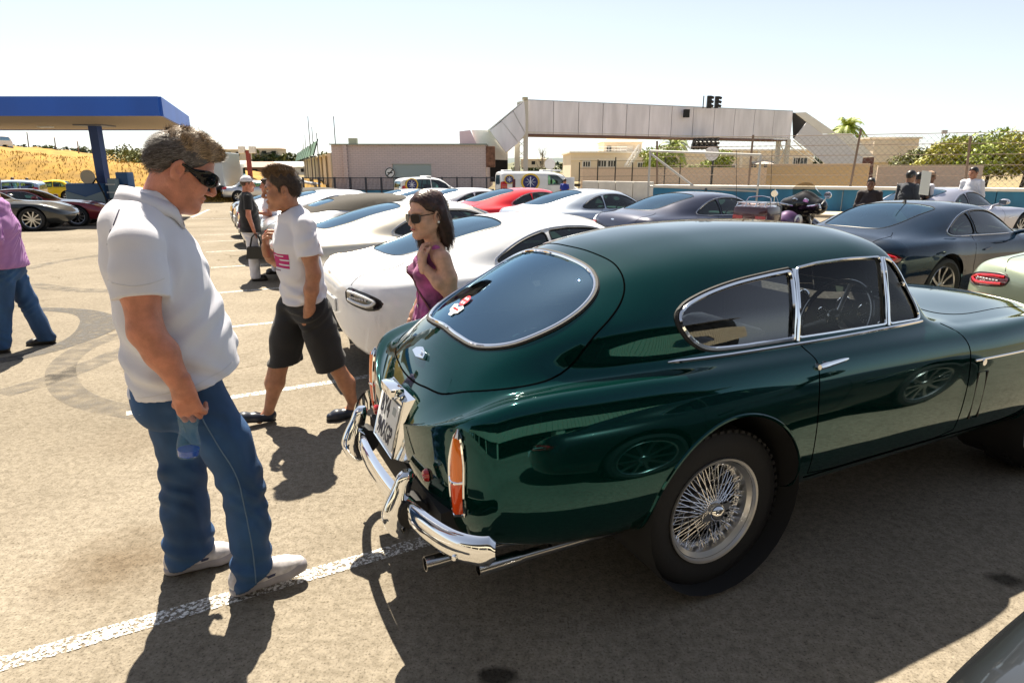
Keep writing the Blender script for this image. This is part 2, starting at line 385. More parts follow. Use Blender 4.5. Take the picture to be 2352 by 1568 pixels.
def green_car():
    GRN = mat('green_paint', (.0006, .012, .0095), rough=.04, coat=.38, coatr=.01, spec=.9, var=.03, vscale=2.)
    GRN.node_tree.nodes['Principled BSDF'].inputs['Specular Tint'].default_value = (.0, .62, .66, 1); GRN.node_tree.nodes['Principled BSDF'].inputs['IOR'].default_value = 1.45
    t = thing('classic_coupe', 'dark green vintage fastback coupe with wire wheels and chrome bumper', 'car', CAR_O, CAR_YAW)
    S = GS
    q = lambda c, n: np.abs(c[:, 1]) > .4
    aw, af = (-.01, .405), (2.45, .40)
    for nm, (cx, cz), rr in (('hole', aw, .385), ('hole', af, .375)): S.assign(nm, 'side', circ(cx, cz, rr, 64), lambda c, n: (np.abs(c[:, 1]) > .5) & (c[:, 2] < .9))
    door = list(spl([(1.40, .965), (1.455, .87), (1.46, .76), (1.455, .60), (1.44, .455)], 6))+[(1.3, .435), (.6, .435)]+list(spl([(.43, .45), (.425, .6), (.425, .75), (.435, .86), (.44, .93), (.415, .985)], 6))
    S.assign('door', 'side', door, lambda c, n: (np.abs(c[:, 1]) > .6) & (c[:, 2] < 1.0))
    hatch = spl(mirror([(-1.045, 0), (-1.035, .18), (-1.0, .36), (-.90, .505), (-.74, .58), (-.56, .59), (-.42, .565), (-.33, .50), (-.285, .36), (-.295, .18), (-.305, 0)]), 6, True)
    up = lambda c, n: n[:, 2] > .12
    S.assign('tailgate', 'top', hatch, up)
    gl = spl(mirror([(-.88, 0), (-.877, .15), (-.85, .30), (-.765, .42), (-.63, .475), (-.50, .475), (-.42, .43), (-.38, .32), (-.385, .17), (-.39, 0)]), 6, True)
    S.assign('rear_window', 'top', gl, up)
    ws = spl(mirror([(1.53, 0), (1.51, .2), (1.455, .42), (1.375, .585)]), 5)
    wsp = [tuple(p) for p in ws[:len(ws)//2]]+[(1.34, .592), (1.22, .545), (1.145, .49)]+list(spl([(1.145, .47), (1.175, .3), (1.19, .1)], 4))
    wsp = [tuple(p) for p in spl([(1.50, 0), (1.48, .18), (1.42, .33), (1.34, .43)], 5)]+[(1.31, .45), (1.23, .46), (1.16, .455)]+[tuple(p) for p in spl([(1.15, .445), (1.185, .3), (1.20, .1), (1.20, 0)], 4)]
    S.assign('windscreen', 'top', wsp+[(x, -y) for x, y in wsp[::-1]], lambda c, n: (n[:, 2] > .1) & (n[:, 0] > .2))
    bonnet = spl(mirror([(1.64, 0), (1.63, .3), (1.60, .50), (1.72, .56), (2.2, .52), (2.7, .44), (3.02, .30), (3.08, 0)]), 6, True)
    S.assign('bonnet', 'top', bonnet, up)
    qw = list(spl([(.435, 1.272), (.28, 1.26), (.09, 1.238), (-.06, 1.205), (-.14, 1.175), (-.178, 1.14), (-.155, 1.085), (-.105, 1.04), (-.05, 1.02), (.1, 1.012)], 5))+[(.385, 1.01)]
    dw = [(.41, 1.012), (.468, 1.28)]+list(spl([(.60, 1.293), (.80, 1.298), (1.02, 1.292)], 4))+[(.975, 1.008)]
    vw = [(1.0, 1.006), (1.045, 1.288)]+list(spl([(1.10, 1.272), (1.15, 1.215), (1.20, 1.12), (1.235, 1.02)], 5))+[(1.225, 1.004)]
    sidec = lambda c, n: (np.abs(c[:, 1]) > .45) & (np.abs(n[:, 1]) > .3)
    for nm, pl in (('quarter_window', qw), ('door_window', dw), ('vent_window', vw)): S.assign(nm, 'side', pl, sidec)
    bv = S.bvh()
    body = S.emit('body', GRN, t)
    # inner lining seen through the glass
    f = (S.part == 0) & (S.fc[:, 2] > .93) & (S.fc[:, 0] < 1.3)
    f |= (np.isin(S.part, [S.names.index('tailgate')]))
    Q = S.Q[f]; ids, inv = np.unique(Q, return_inverse=True); V = S.P[ids]-S.N[ids]*.022
    mesh_obj('headlining', V, inv.reshape(-1, 4)[:, ::-1], mat('headlining', (.33, .32, .29), rough=.9), t)
    for sd in (-1, 1):
        d = S.emit('door', GRN, t, 'door', sel=lambda c: c[:, 1]*sd > 0)
        hp = project(bv, [(.435+.175*i/8, .905+.012*i/8) for i in range(9)], 'side', sd, .012)
        h = MB().tube(hp, [.011, .013, .013, .011, .011, .010, .009, .007, .004], 8, flat=1.).build('door_handle', CHROME, d, True)
        b = MB()
        for k in (0, 2):
            b.tube([hp[k], hp[k]-Vector((0, sd*.02, 0))], .014, 8)
        b.build('handle_base', CHROME, d, True)
        MB().tube(project(bv, [tuple(p) for p in door], 'side', sd, -.0012), .0034, 6).build('door_gap', GAP, d, True)
        gl_ = glass('classic_glass', (.90, .95, .93), 1.95)
        for nm in ('quarter_window', 'door_window', 'vent_window'):
            g = S.emit(nm, gl_ if nm == 'quarter_window' else glass('door_glass', (.97, .98, .97), 1.3), t, nm, off=-.006, sel=lambda c: c[:, 1]*sd > 0)
            for l in S.loops(nm, .003, lambda c: c[:, 1]*sd > 0):
                MB().tube(l, .0095 if nm == 'quarter_window' else .0065, 6, True).build('chrome_frame', CHROME, g, True)
                if nm == 'quarter_window':
                    c0 = l.mean(0); l2 = c0+(l-c0)*1.045; MB().tube(l2-np.array([0, sd*.006, 0]), .010, 6, True).build('rubber_seal', RUBBER, g, True)
        pil = project(bv, [(.398, 1.0), (.42, 1.1), (.452, 1.276)], 'side', sd, .004); pil = [Vector(p) for p in spl(pil, 4)]
        MB().tube(pil, .0155, 8, flat=.45, up=(0, sd, 0)).build('window_pillar', CHROME, t, True)
        pil = project(bv, [(.987, 1.0), (1.01, 1.12), (1.033, 1.29)], 'side', sd, .004)
        MB().tube([Vector(p) for p in spl(pil, 4)], .0125, 8, flat=.5, up=(0, sd, 0)).build('vent_post', CHROME, t, True)
        st = project(bv, [(-.25+1.50*i/40, .992-.004*sin(pi*i/40)) for i in range(41)], 'side', sd, .002)
        MB().tube(st, [.003]+[.0075]*39+[.005], 6).build('belt_strip', CHROME, t, True)
        cl = project(bv, [(1.165, 1.165)], 'side', sd, .0)
        if cl: MB().box(cl[0]+Vector((-.012, sd*.004, .0)), (.014, .02, .018), bev=.004).tube([cl[0]+Vector((-.012, 0, 0)), cl[0]+Vector((-.012, sd*.016, 0))], .007, 8).build('vent_catch', CHROME, t, True)
        # crease line along the front wing and the vent behind the wheel
        cr = project(bv, [(1.50+.62*i/20, .80-.0*i) for i in range(21)], 'side', sd, -.001)
        MB().tube(cr, .006, 6).build('wing_strip', CHROME, t, True)
        vp = [project(bv, [(x_, z_)], 'side', sd, .003)[0] for x_, z_ in ((1.53, .74), (1.60, .74), (1.60, .50), (1.53, .50))]
        MB().tube(vp, .004, 6, True).build('vent_frame', BLACKP, t, True)
        bd = project(bv, [(1.565, .785)], 'side', sd, .002)[0]
        MB().tube([bd, bd+Vector((0, sd*.004, 0))], .016, 12).build('wing_badge', CHROME, t, True)
        # sill moulding and floor edge
        sl = project(bv, [(.42+1.6*i/30, .43) for i in range(31)], 'side', sd, .001)
        MB().tube(sl, .003, 6).build('sill_gap', GAP, t, True)
        for (x_, z_), rr in ((aw, .385), (af, .375)):
            arch_liner(t, x_, z_, rr-.004, sd, .44, .84)
        for l in S.loops('hole', .0, lambda c: c[:, 1]*sd > 0):
            l = [p for p in l]; MB().tube(l, .007, 6, True).build('wheel_arch_lip', GRN, t, True)
        make_wire_wheel(t, 0, sd*.675, sd); make_wire_wheel(t, 2.46, sd*.66, sd)
        # tail lamp: tall almond lens with chrome rim on the wing corner
        nrm = Vector((-.80, sd*.60, 0)); e = Vector((.60, sd*.80, 0)); c0 = Vector((-1.07, sd*.615, 0)); rows = []; T_ = 15
        out_l = []; out_r = []
        lens_parts = {'upper': [], 'lower': []}
        def lp(s_, z_, bul):
            wv = .036*min(1, math.sqrt(max(0, (.832-z_)/.11))) if z_ > .67 else .036-.006*(.67-z_)/.13
            o = c0+e*(s_*wv)+nrm*.5; o.z = z_; h, n, i, d_ = bv.ray_cast(o, -nrm)
            if h is None: h = c0+e*(s_*wv); h.z = z_
            return h+nrm*(.006+bul*.026*(1-s_*s_))
        ends = []
        for nm, za, zb, mt in (('amber_lens', .67, .82, mat('amber_lens', (.85, .19, .01), rough=.08, coat=1., sss=.0, emit=None)), ('red_lens', .545, .66, mat('red_orange_lens', (.75, .075, .01), rough=.08, coat=1.))):
            V = []; Fc = []; m_ = 9
            for i in range(m_+1):
                z_ = za+(zb-za)*i/m_
                for j in range(9): V.append(lp(-.9+1.8*j/8, z_, 1))
            for i in range(m_):
                for j in range(8): Fc.append((i*9+j, i*9+j+1, (i+1)*9+j+1, (i+1)*9+j))
            L = mesh_obj(nm, V, Fc, mt, None); ends.append(L)
        oL = [lp(-1.05, .535+.297*i/20, 0) for i in range(21)]; oR = [lp(1.05, .535+.297*i/20, 0) for i in range(21)]
        rim = MB().tube(oL+oR[::-1], .0065, 6, True).tube([lp(-1, .665, .3), lp(-.3, .665, 1), lp(.3, .665, 1), lp(1, .665, .3)], .006, 6)
        rim.tube([lp(-1, .538, .2), lp(0, .538, .9), lp(1, .538, .2)], .007, 6)
        hd = lp(0, .832, 0); rim.tube([hd+Vector((0, 0, -.02))+nrm*.012, hd+Vector((0, 0, .012))], [.014, .004], 8)
        tl = rim.build('tail_lamp', CHROME, t, True)
        for L in ends: L.parent = tl
        rf = project(bv, [(sd*.39, .60)], 'end', -1, .0)[0]
        MB().lathe([(0, .02), (.018, .016), (.024, .008), (.026, 0)], 16, frame(rf, (0, 1, 0), (0, 0, 1)) @ Matrix.Rotation(pi, 4, 'X') if False else Matrix.Translation(rf) @ Matrix.Rotation(-pi/2, 4, 'Y')).build('reflector', mat('red_lens', (.35, .008, .01), rough=.1, coat=1.), t, True)
    tg = S.emit('tailgate', GRN, t)
    MB().tube(project(bv, [tuple(p) for p in hatch], 'top', 1, -.0015), .0042, 6, True).build('tailgate_gap', GAP, tg, True)
    rw = S.emit('rear_window', glass('classic_rear_glass', (.45, .60, .66), 3.2, 0., (.50, .78, 1.)), t, off=-.004)
    for l in S.loops('rear_window', .001):
        MB().tube(l, .0078, 8, True).build('chrome_frame', CHROME, rw, True)
        c0 = l.mean(0); d = l-c0; l2 = l+d/np.linalg.norm(d, axis=1)[:, None]*.012; MB().tube(l2-np.array([0, 0, .004]), .009, 6, True).build('rubber_seal', RUBBER, rw, True)
    wsg = S.emit('windscreen', glass('classic_screen', (.92, .96, .95), 1.4), t, off=-.004)
    for l in S.loops('windscreen', .001): MB().tube(l, .009, 6, True).build('chrome_frame', CHROME, wsg, True)
    bo = S.emit('bonnet', GRN, t)
    MB().tube(project(bv, [tuple(p) for p in bonnet], 'top', 1, -.001), .0034, 6, True).build('bonnet_gap', GAP, bo, True)
    # winged badge at the foot of the tailgate
    bp = project(bv, [(-.985, 0)], 'top', 1, 0)[0]; nn = Vector((-.72, 0, .69)); Mb = frame(bp+nn*.002, (0, 1, 0), Vector((0, 1, 0)).cross(nn)*-1)
    wing = [(-.075, .012), (-.03, .02), (0, .024), (.03, .02), (.075, .012), (.062, -.006), (.03, -.018), (0, -.024), (-.03, -.018), (-.062, -.006)]
    bd = MB().prism(wing, .012, Mb); bd.prism([(x*.6, y*.6) for x, y in wing], .018, Mb); bd.build('badge', CHROME, tg, True)
    # number plate in its chrome housing
    tiltp = R(14); xo = Vector((0, -1, 0)); yo = Vector((sin(tiltp), 0, cos(tiltp)))
    pc = Vector((-1.137, 0, .695)); Mp = frame(pc, xo, yo); nz = Mp.to_3x3() @ Vector((0, 0, 1))
    back = project(bv, [(0, .7)], 'end', -1)[0]
    hs = MB(); A = [(-.15, -.115), (.15, -.115), (.15, .115), (-.15, .115)]; B = [(-.19, -.13), (.19, -.13), (.19, .17), (-.19, .17)]
    V = [Mp @ Vector((x, y, 0)) for x, y in A]+[Mp @ Vector((x, y, -.10)) for x, y in B]
    hs.add(V, [(0, 1, 5, 4), (1, 2, 6, 5), (2, 3, 7, 6), (3, 0, 4, 7), (0, 1, 2, 3)]); hs.tube([Mp @ Vector((x, y, .001)) for x, y in A], .006, 6, True)
    ho = hs.build('plate_housing', CHROME, t, True)
    lamp = MB().tube([Mp @ Vector((-.07, .122, -.02)), Mp @ Vector((-.07, .122, .03))], .02, 10); lamp = MB().box(Mp @ Vector((0, .128, .008)), (.06, .17, .045), rot=Mp.to_3x3() @ Matrix.Rotation(pi/2, 3, 'Z').inverted() if False else None, bev=.014)
    lamp.build('plate_lamp', CHROME, ho, True)
    pl = MB().box((0, 0, 0), (.27, .19, .004), bev=.0015); po = pl.build('number_plate', PLATEW, ho, True); po.matrix_local = Mp @ Matrix.Translation((0, -.005, .006))
    text_mesh('plate_text', 'BY4', .112, INK, ho, Mp @ Matrix.Translation((-.045, .042, .009)), sx=.70, bold=.0008)
    text_mesh('plate_text', '9MXGP', .105, INK, ho, Mp @ Matrix.Translation((0, -.052, .009)), sx=.64, bold=.0008)
    MB().box((0, 0, 0), (.045, .03, .001)).build('plate_sticker', mat('sticker_grey', (.35, .4, .42)), ho).matrix_local = Mp @ Matrix.Translation((.085, .055, .009))
    # bumper with two overriders
    half = [(-1.01, .838, .51), (-1.05, .815, .505), (-1.10, .735, .495), (-1.145, .57, .485), (-1.172, .38, .48), (-1.188, .19, .477), (-1.193, 0, .475)]
    path = [Vector(p) for p in spl([(x, -y, z) for x, y, z in half]+[(x, y, z) for x, y, z in half[::-1][1:]], 8)]
    prof = [(.0, -.052), (.018, -.046), (.030, -.025), (.034, 0), (.030, .025), (.018, .046), (0, .052), (-.008, 0)]
    V = []; Fc = []; n = len(prof); N = len(path)
    for i, p in enumerate(path):
        tdir = (path[min(i+1, N-1)]-path[max(i-1, 0)]).normalized(); o_ = Vector((0, 0, 1)).cross(tdir).normalized()
        if o_.dot(p-Vector((-.5, 0, p.z))) < 0: o_ = -o_
        k = .55+.45*min(1, min(i, N-1-i)/4)
        for a, b in prof: V.append(p+o_*a+Vector((0, 0, b*k)))
    for i in range(N-1):
        for j in range(n): Fc.append((i*n+j, i*n+(j+1) % n, (i+1)*n+(j+1) % n, (i+1)*n+j))
    Fc += [tuple(range(n)), tuple((N-1)*n+j for j in range(n))]
    bu = mesh_obj('bumper', V, Fc, CHROME, t, auto=R(60))
    for sd in (-1, 1):
        ov = MB(); rows = [(.63, .018, .018, -1.17), (.615, .030, .030, -1.175), (.57, .031, .036, -1.19), (.52, .036, .044, -1.21), (.47, .041, .052, -1.22), (.42, .038, .046, -1.215), (.38, .028, .032, -1.203), (.365, .014, .016, -1.195)]
        V = []; Fc = []; m_ = 16; rows = spl(rows, 4)
        for z_, ry, rx, xc in rows:
            for k in range(m_): a = 2*pi*k/m_; V.append((xc+rx*cos(a), sd*.38+ry*sin(a), z_))
        for i in range(len(rows)-1):
            for k in range(m_): Fc.append((i*m_+k, i*m_+(k+1) % m_, (i+1)*m_+(k+1) % m_, (i+1)*m_+k))
        Fc += [tuple(range(m_)), tuple((len(rows)-1)*m_+k for k in range(m_))]
        mesh_obj('overrider', V, Fc, CHROME, bu, auto=R(60))
        MB().tube([(-1.165, sd*.38-.052, .475), (-1.165, sd*.38+.052, .475)], .057, 12, flat=1.).build('overrider_collar', RUBBER, bu, True)
        bx = Vector((-1.10, sd*.735, .47))
        MB().lathe([(0, .012), (.008, .01), (.012, 0)], 12, Matrix.Translation(bx+Vector((-.022, sd*.022, 0))) @ Vector((-.7, sd*.7, 0)).to_track_quat('Z', 'Y').to_matrix().to_4x4()).build('bumper_bolt', CHROME, bu, True)
        MB().box((-1.08, sd*.38, .47), (.22, .03, .04)).build('bumper_bracket', BLACKP, bu)
    # twin exhausts
    for (y_, x0) in ((-.50, -1.15), (-.62, -.99)):
        e = MB().lathe([(.024, .10), (.024, 0), (.028, 0), (.028, .16), (.022, .17), (.022, .9)], 20, Matrix.Translation((x0, y_, .305)) @ Matrix.Rotation(pi/2, 4, 'Y'))
        e.build('exhaust_pipe', mat('exhaust_chrome', (.55, .55, .55), rough=.18, metal=1.), t, True)
    # cabin: floor, dash, gauges, steering wheel, seats, mirror
    MB().box((1.1, 0, .38), (3.6, 1.3, .10)).build('underbody', DARKI, t)
    MB().box((-.85, 0, .45), (.5, 1.1, .14)).box((-.45, 0, .80), (.95, 1.16, .03)).build('boot_floor', DARKI, t)
    LEATH = mat('black_leather', (.03, .028, .026), rough=.38, bump=.2, bscale=60)
    dash = MB(); sec = [(1.20, .60), (1.19, .90), (1.175, 1.01), (1.20, 1.045), (1.28, 1.03), (1.34, .99), (1.34, .6)]
    V = []; Fc = []; ys = np.linspace(-.60, .60, 33)
    for y_ in ys:
        hump = .035*math.exp(-((y_+.37)/.17)**2)
        for x_, z_ in sec: V.append((x_, y_, z_+(hump if .95 < z_ else 0)))
    n = len(sec)
    for i in range(len(ys)-1):
        for j in range(n-1): Fc.append((i*n+j, (i+1)*n+j, (i+1)*n+j+1, i*n+j+1))
    da = mesh_obj('dashboard', V, Fc, LEATH, t, auto=R(30))
    for y_, z_, rr in ((-.31, 1.0, .052), (-.185, .935, .042), (-.44, .99, .05), (-.04, 1.01, .036), (-.54, .94, .03)):
        Mg = Matrix.Translation((1.185, y_, z_)) @ Matrix.Rotation(-pi/2, 4, 'Y')
        g = MB().lathe([(rr-.006, .004), (rr-.004, .012), (rr, .010), (rr+.002, 0)], 28, Mg).build('gauge', CHROME, da, True)
        MB().lathe([(0, .003), (rr-.005, .003)], 24, Mg).build('gauge_face', mat('gauge_black', (.006, .006, .007), rough=.15), g)
        k = MB()
        for a in range(0, 12):
            th = R(-40+a*23); k.box(Mg @ Vector((cos(th)*(rr-.013), sin(th)*(rr-.013), .0045)), (.001, .003, .006))
        k.tube([Mg @ Vector((0, 0, .006)), Mg @ Vector((-(rr-.014)*.5, (rr-.014)*.8, .006))], .0011, 5)
        k.build('gauge_marks', mat('gauge_white', (.7, .7, .68)), g)
    sc_ = Vector((1.045, -.37, .965)); ax = Vector((-.90, 0, .436)).normalized(); Ms = frame(sc_, (0, 1, 0), Vector((0, 1, 0)).cross(ax)*-1)
    sw = MB().tube([Ms @ Vector((.195*cos(a), .195*sin(a), 0)) for a in np.linspace(0, 2*pi, 49)[:-1]], .0125, 10, True)
    swo = sw.build('steering_wheel', mat('bakelite', (.012, .012, .013), rough=.12, coat=.8), t, True)
    MB().lathe([(0, .045), (.02, .042), (.038, .026), (.042, 0), (.04, -.02), (.02, -.06), (.02, -.35)], 24, Ms @ (Matrix.Identity(4) if (Ms.to_3x3() @ Vector((0, 0, 1))).dot(ax) > 0 else Matrix.Rotation(pi, 4, 'X'))).build('wheel_boss', mat('bakelite', ()), swo, True)
    for a in (R(28), R(152), R(270)):
        MB().tube([Ms @ Vector((.03*cos(a), .03*sin(a), 0)), Ms @ Vector((.19*cos(a), .19*sin(a), 0))], .014, 8, flat=.25, up=ax).build('wheel_spoke', STEEL, swo, True)
    for y_ in (-.36, .36):
        for nm, c, d, rt in (('seat_cushion', (.62, y_, .62), (.50, .50, .16), .08), ('seat_back', (.33, y_, .83), (.14, .48, .40), -.22)):
            MB().box(c, d, Matrix.Rotation(rt, 3, 'Y'), .05).build(nm, LEATH, t, True)
    MB().box((-.02, 0, .76), (.36, 1.1, .10), Matrix.Rotation(-.2, 3, 'Y'), .03).build('rear_shelf', LEATH, t, True)
    mi = MB().box((1.235, -.0, 1.21), (.03, .16, .05), bev=.012); mi.tube([(1.25, 0, 1.19), (1.30, 0, 1.04)], .006, 6); mi.build('rear_view_mirror', CHROME, t, True)
    # sticker inside the tailgate glass: winged shield under a red disc
    def on_glass(px, py): 
        h, n, i, d = bv.ray_cast(Vector((px, py, 3)), Vector((0, 0, -1))); return h
    Mw = frame((0, 0, 0), (0, -1, 0), (.8, 0, .6))
    p0 = on_glass(-.815, .05); n0 = Vector((-.6, 0, .8)); Mst = frame(p0+n0*.0015, (0, -1, 0), n0.cross(Vector((0, -1, 0)))); RED = mat('sticker_red', (.65, .04, .05), rough=.4); WHT = mat('sticker_white', (.82, .82, .82), rough=.4)
    sk_ = MB().prism([(-.055, .02), (-.03, .03), (0, .012), (.03, .03), (.055, .02), (.045, -.012), (.02, -.02), (.015, -.035), (-.015, -.035), (-.02, -.02), (-.045, -.012)], .001, Mst).build('window_sticker', WHT, rw)
    MB().prism(circ(0, .055, .03, 24), .001, Mst).build('sticker_disc', RED, sk_)
    tri = MB()
    for a in range(4): tri.prism(circ(.016*cos(a*pi/2+.8), .055+.016*sin(a*pi/2+.8), .007, 10), .0018, Mst)
    tri.build('sticker_dots', WHT, sk_); text_mesh('sticker_text', 'VETERAN', .014, RED, sk_, Mst @ Matrix.Translation((0, .002, .0022)))
    return t
GREEN = green_car(); GREEN.scale = (1, .925, 1)
# ================================================================ modern cars
def alloy_wheel(parent, x, y, side, r=.345, rim=.25, w=.25, spokes=10, m=None, name='wheel'):
    t = MB().lathe(tyre_prof(r, w, rim), 40).build(name, RUBBER, parent, True); t.matrix_local = wheel_M(x, y, r, side)
    rm = MB().lathe([(rim+.004, .10), (rim-.004, .108), (rim-.014, .10), (rim-.02, .06), (rim-.03, -.05), (rim-.02, -.09)], 40)
    for k in range(spokes):
        a = 2*pi*k/spokes; d = Vector((cos(a), sin(a), 0)); p = Vector((-sin(a), cos(a), 0)); wd = .24/spokes
        V = []
        for rr, ww, h in ((.03, wd*.8, .085), (rim*.55, wd*.55, .08), (rim-.012, wd*.75, .095)):
            for s_ in (-1, 1): V += [d*rr+p*ww*s_+Vector((0, 0, h)), d*rr+p*ww*s_+Vector((0, 0, h-.03))]
        rm.add(V, [(0, 2, 6, 4), (4, 6, 10, 8), (0, 4, 5, 1), (2, 3, 7, 6), (4, 8, 9, 5), (6, 7, 11, 10)])
    rm.lathe([(0, .092), (.045, .09), (.055, .08), (.06, .05)], 20)
    rm.build('rim', m or mat('alloy', (.55, .56, .58), rough=.28, metal=1.), t, True)
    MB().lathe([(0, -.03), (.17, -.03), (.175, -.05)], 24).build('brake_disc', mat('disc', (.12, .12, .12), rough=.4, metal=1.), t, True)
    return t
GT_PAINT = paint('proto_paint', (.5, .5, .5))
GGLASS = glass('gt_glass', (.36, .58, .54), 1.75)
RGLASS = glass('gt_rear_glass', (.25, .42, .45), 3.2, 0., (.62, .86, 1.))
SOFT = mat('soft_top_cloth', (.035, .031, .026), rough=.9, bump=.2, bscale=200)
def side_c(y0=.4): return lambda c, n: (np.abs(c[:, 1]) > y0) & (np.abs(n[:, 1]) > .25)
up_c = lambda c, n: n[:, 2] > .1
def gt_rows():
    r = []
    def a(x, *p): r.append([x]+[c for q in p for c in q])
    a(-1.0, (.50, .26), (.74, .30), (.86, .55), (.81, .80), (.68, .895), (.50, .915), (.33, .925), (.16, .93), (0, .93))
    a(-.72, (.55, .24), (.82, .28), (.915, .58), (.86, .825), (.74, .905), (.56, .93), (.40, .945), (.2, .955), (0, .957))
    a(-.3, (.55, .2), (.84, .25), (.945, .62), (.89, .85), (.765, .915), (.605, .985), (.44, 1.04), (.22, 1.07), (0, 1.08))
    a(0, (.55, .2), (.84, .25), (.952, .65), (.90, .86), (.785, .92), (.66, 1.035), (.49, 1.125), (.25, 1.16), (0, 1.17))
    a(.4, (.55, .2), (.82, .24), (.93, .62), (.88, .84), (.795, .91), (.705, 1.06), (.545, 1.195), (.28, 1.24), (0, 1.25))
    a(.8, (.55, .19), (.80, .23), (.905, .58), (.87, .81), (.79, .895), (.715, 1.06), (.57, 1.22), (.29, 1.27), (0, 1.28))
    a(1.2, (.55, .19), (.80, .23), (.905, .58), (.87, .80), (.79, .885), (.71, 1.04), (.57, 1.2), (.29, 1.255), (0, 1.265))
    a(1.55, (.55, .19), (.80, .23), (.905, .56), (.87, .79), (.785, .875), (.70, .98), (.55, 1.10), (.29, 1.165), (0, 1.18))
    a(1.85, (.55, .19), (.82, .23), (.91, .56), (.88, .78), (.78, .86), (.66, .89), (.49, .96), (.27, 1.02), (0, 1.04))
    a(2.05, (.55, .19), (.83, .23), (.92, .56), (.89, .78), (.77, .855), (.6, .865), (.42, .885), (.22, .91), (0, .925))
    a(2.5, (.55, .2), (.84, .24), (.935, .58), (.89, .80), (.74, .845), (.56, .85), (.38, .865), (.19, .875), (0, .88))
    a(2.95, (.5, .2), (.82, .24), (.925, .57), (.865, .78), (.70, .81), (.53, .815), (.36, .83), (.18, .84), (0, .845))
    a(3.35, (.45, .2), (.72, .24), (.85, .50), (.77, .67), (.61, .70), (.47, .71), (.33, .725), (.17, .735), (0, .74))
    a(3.7, (.35, .22), (.56, .26), (.70, .42), (.60, .53), (.48, .56), (.37, .57), (.26, .58), (.13, .59), (0, .59))
    return r
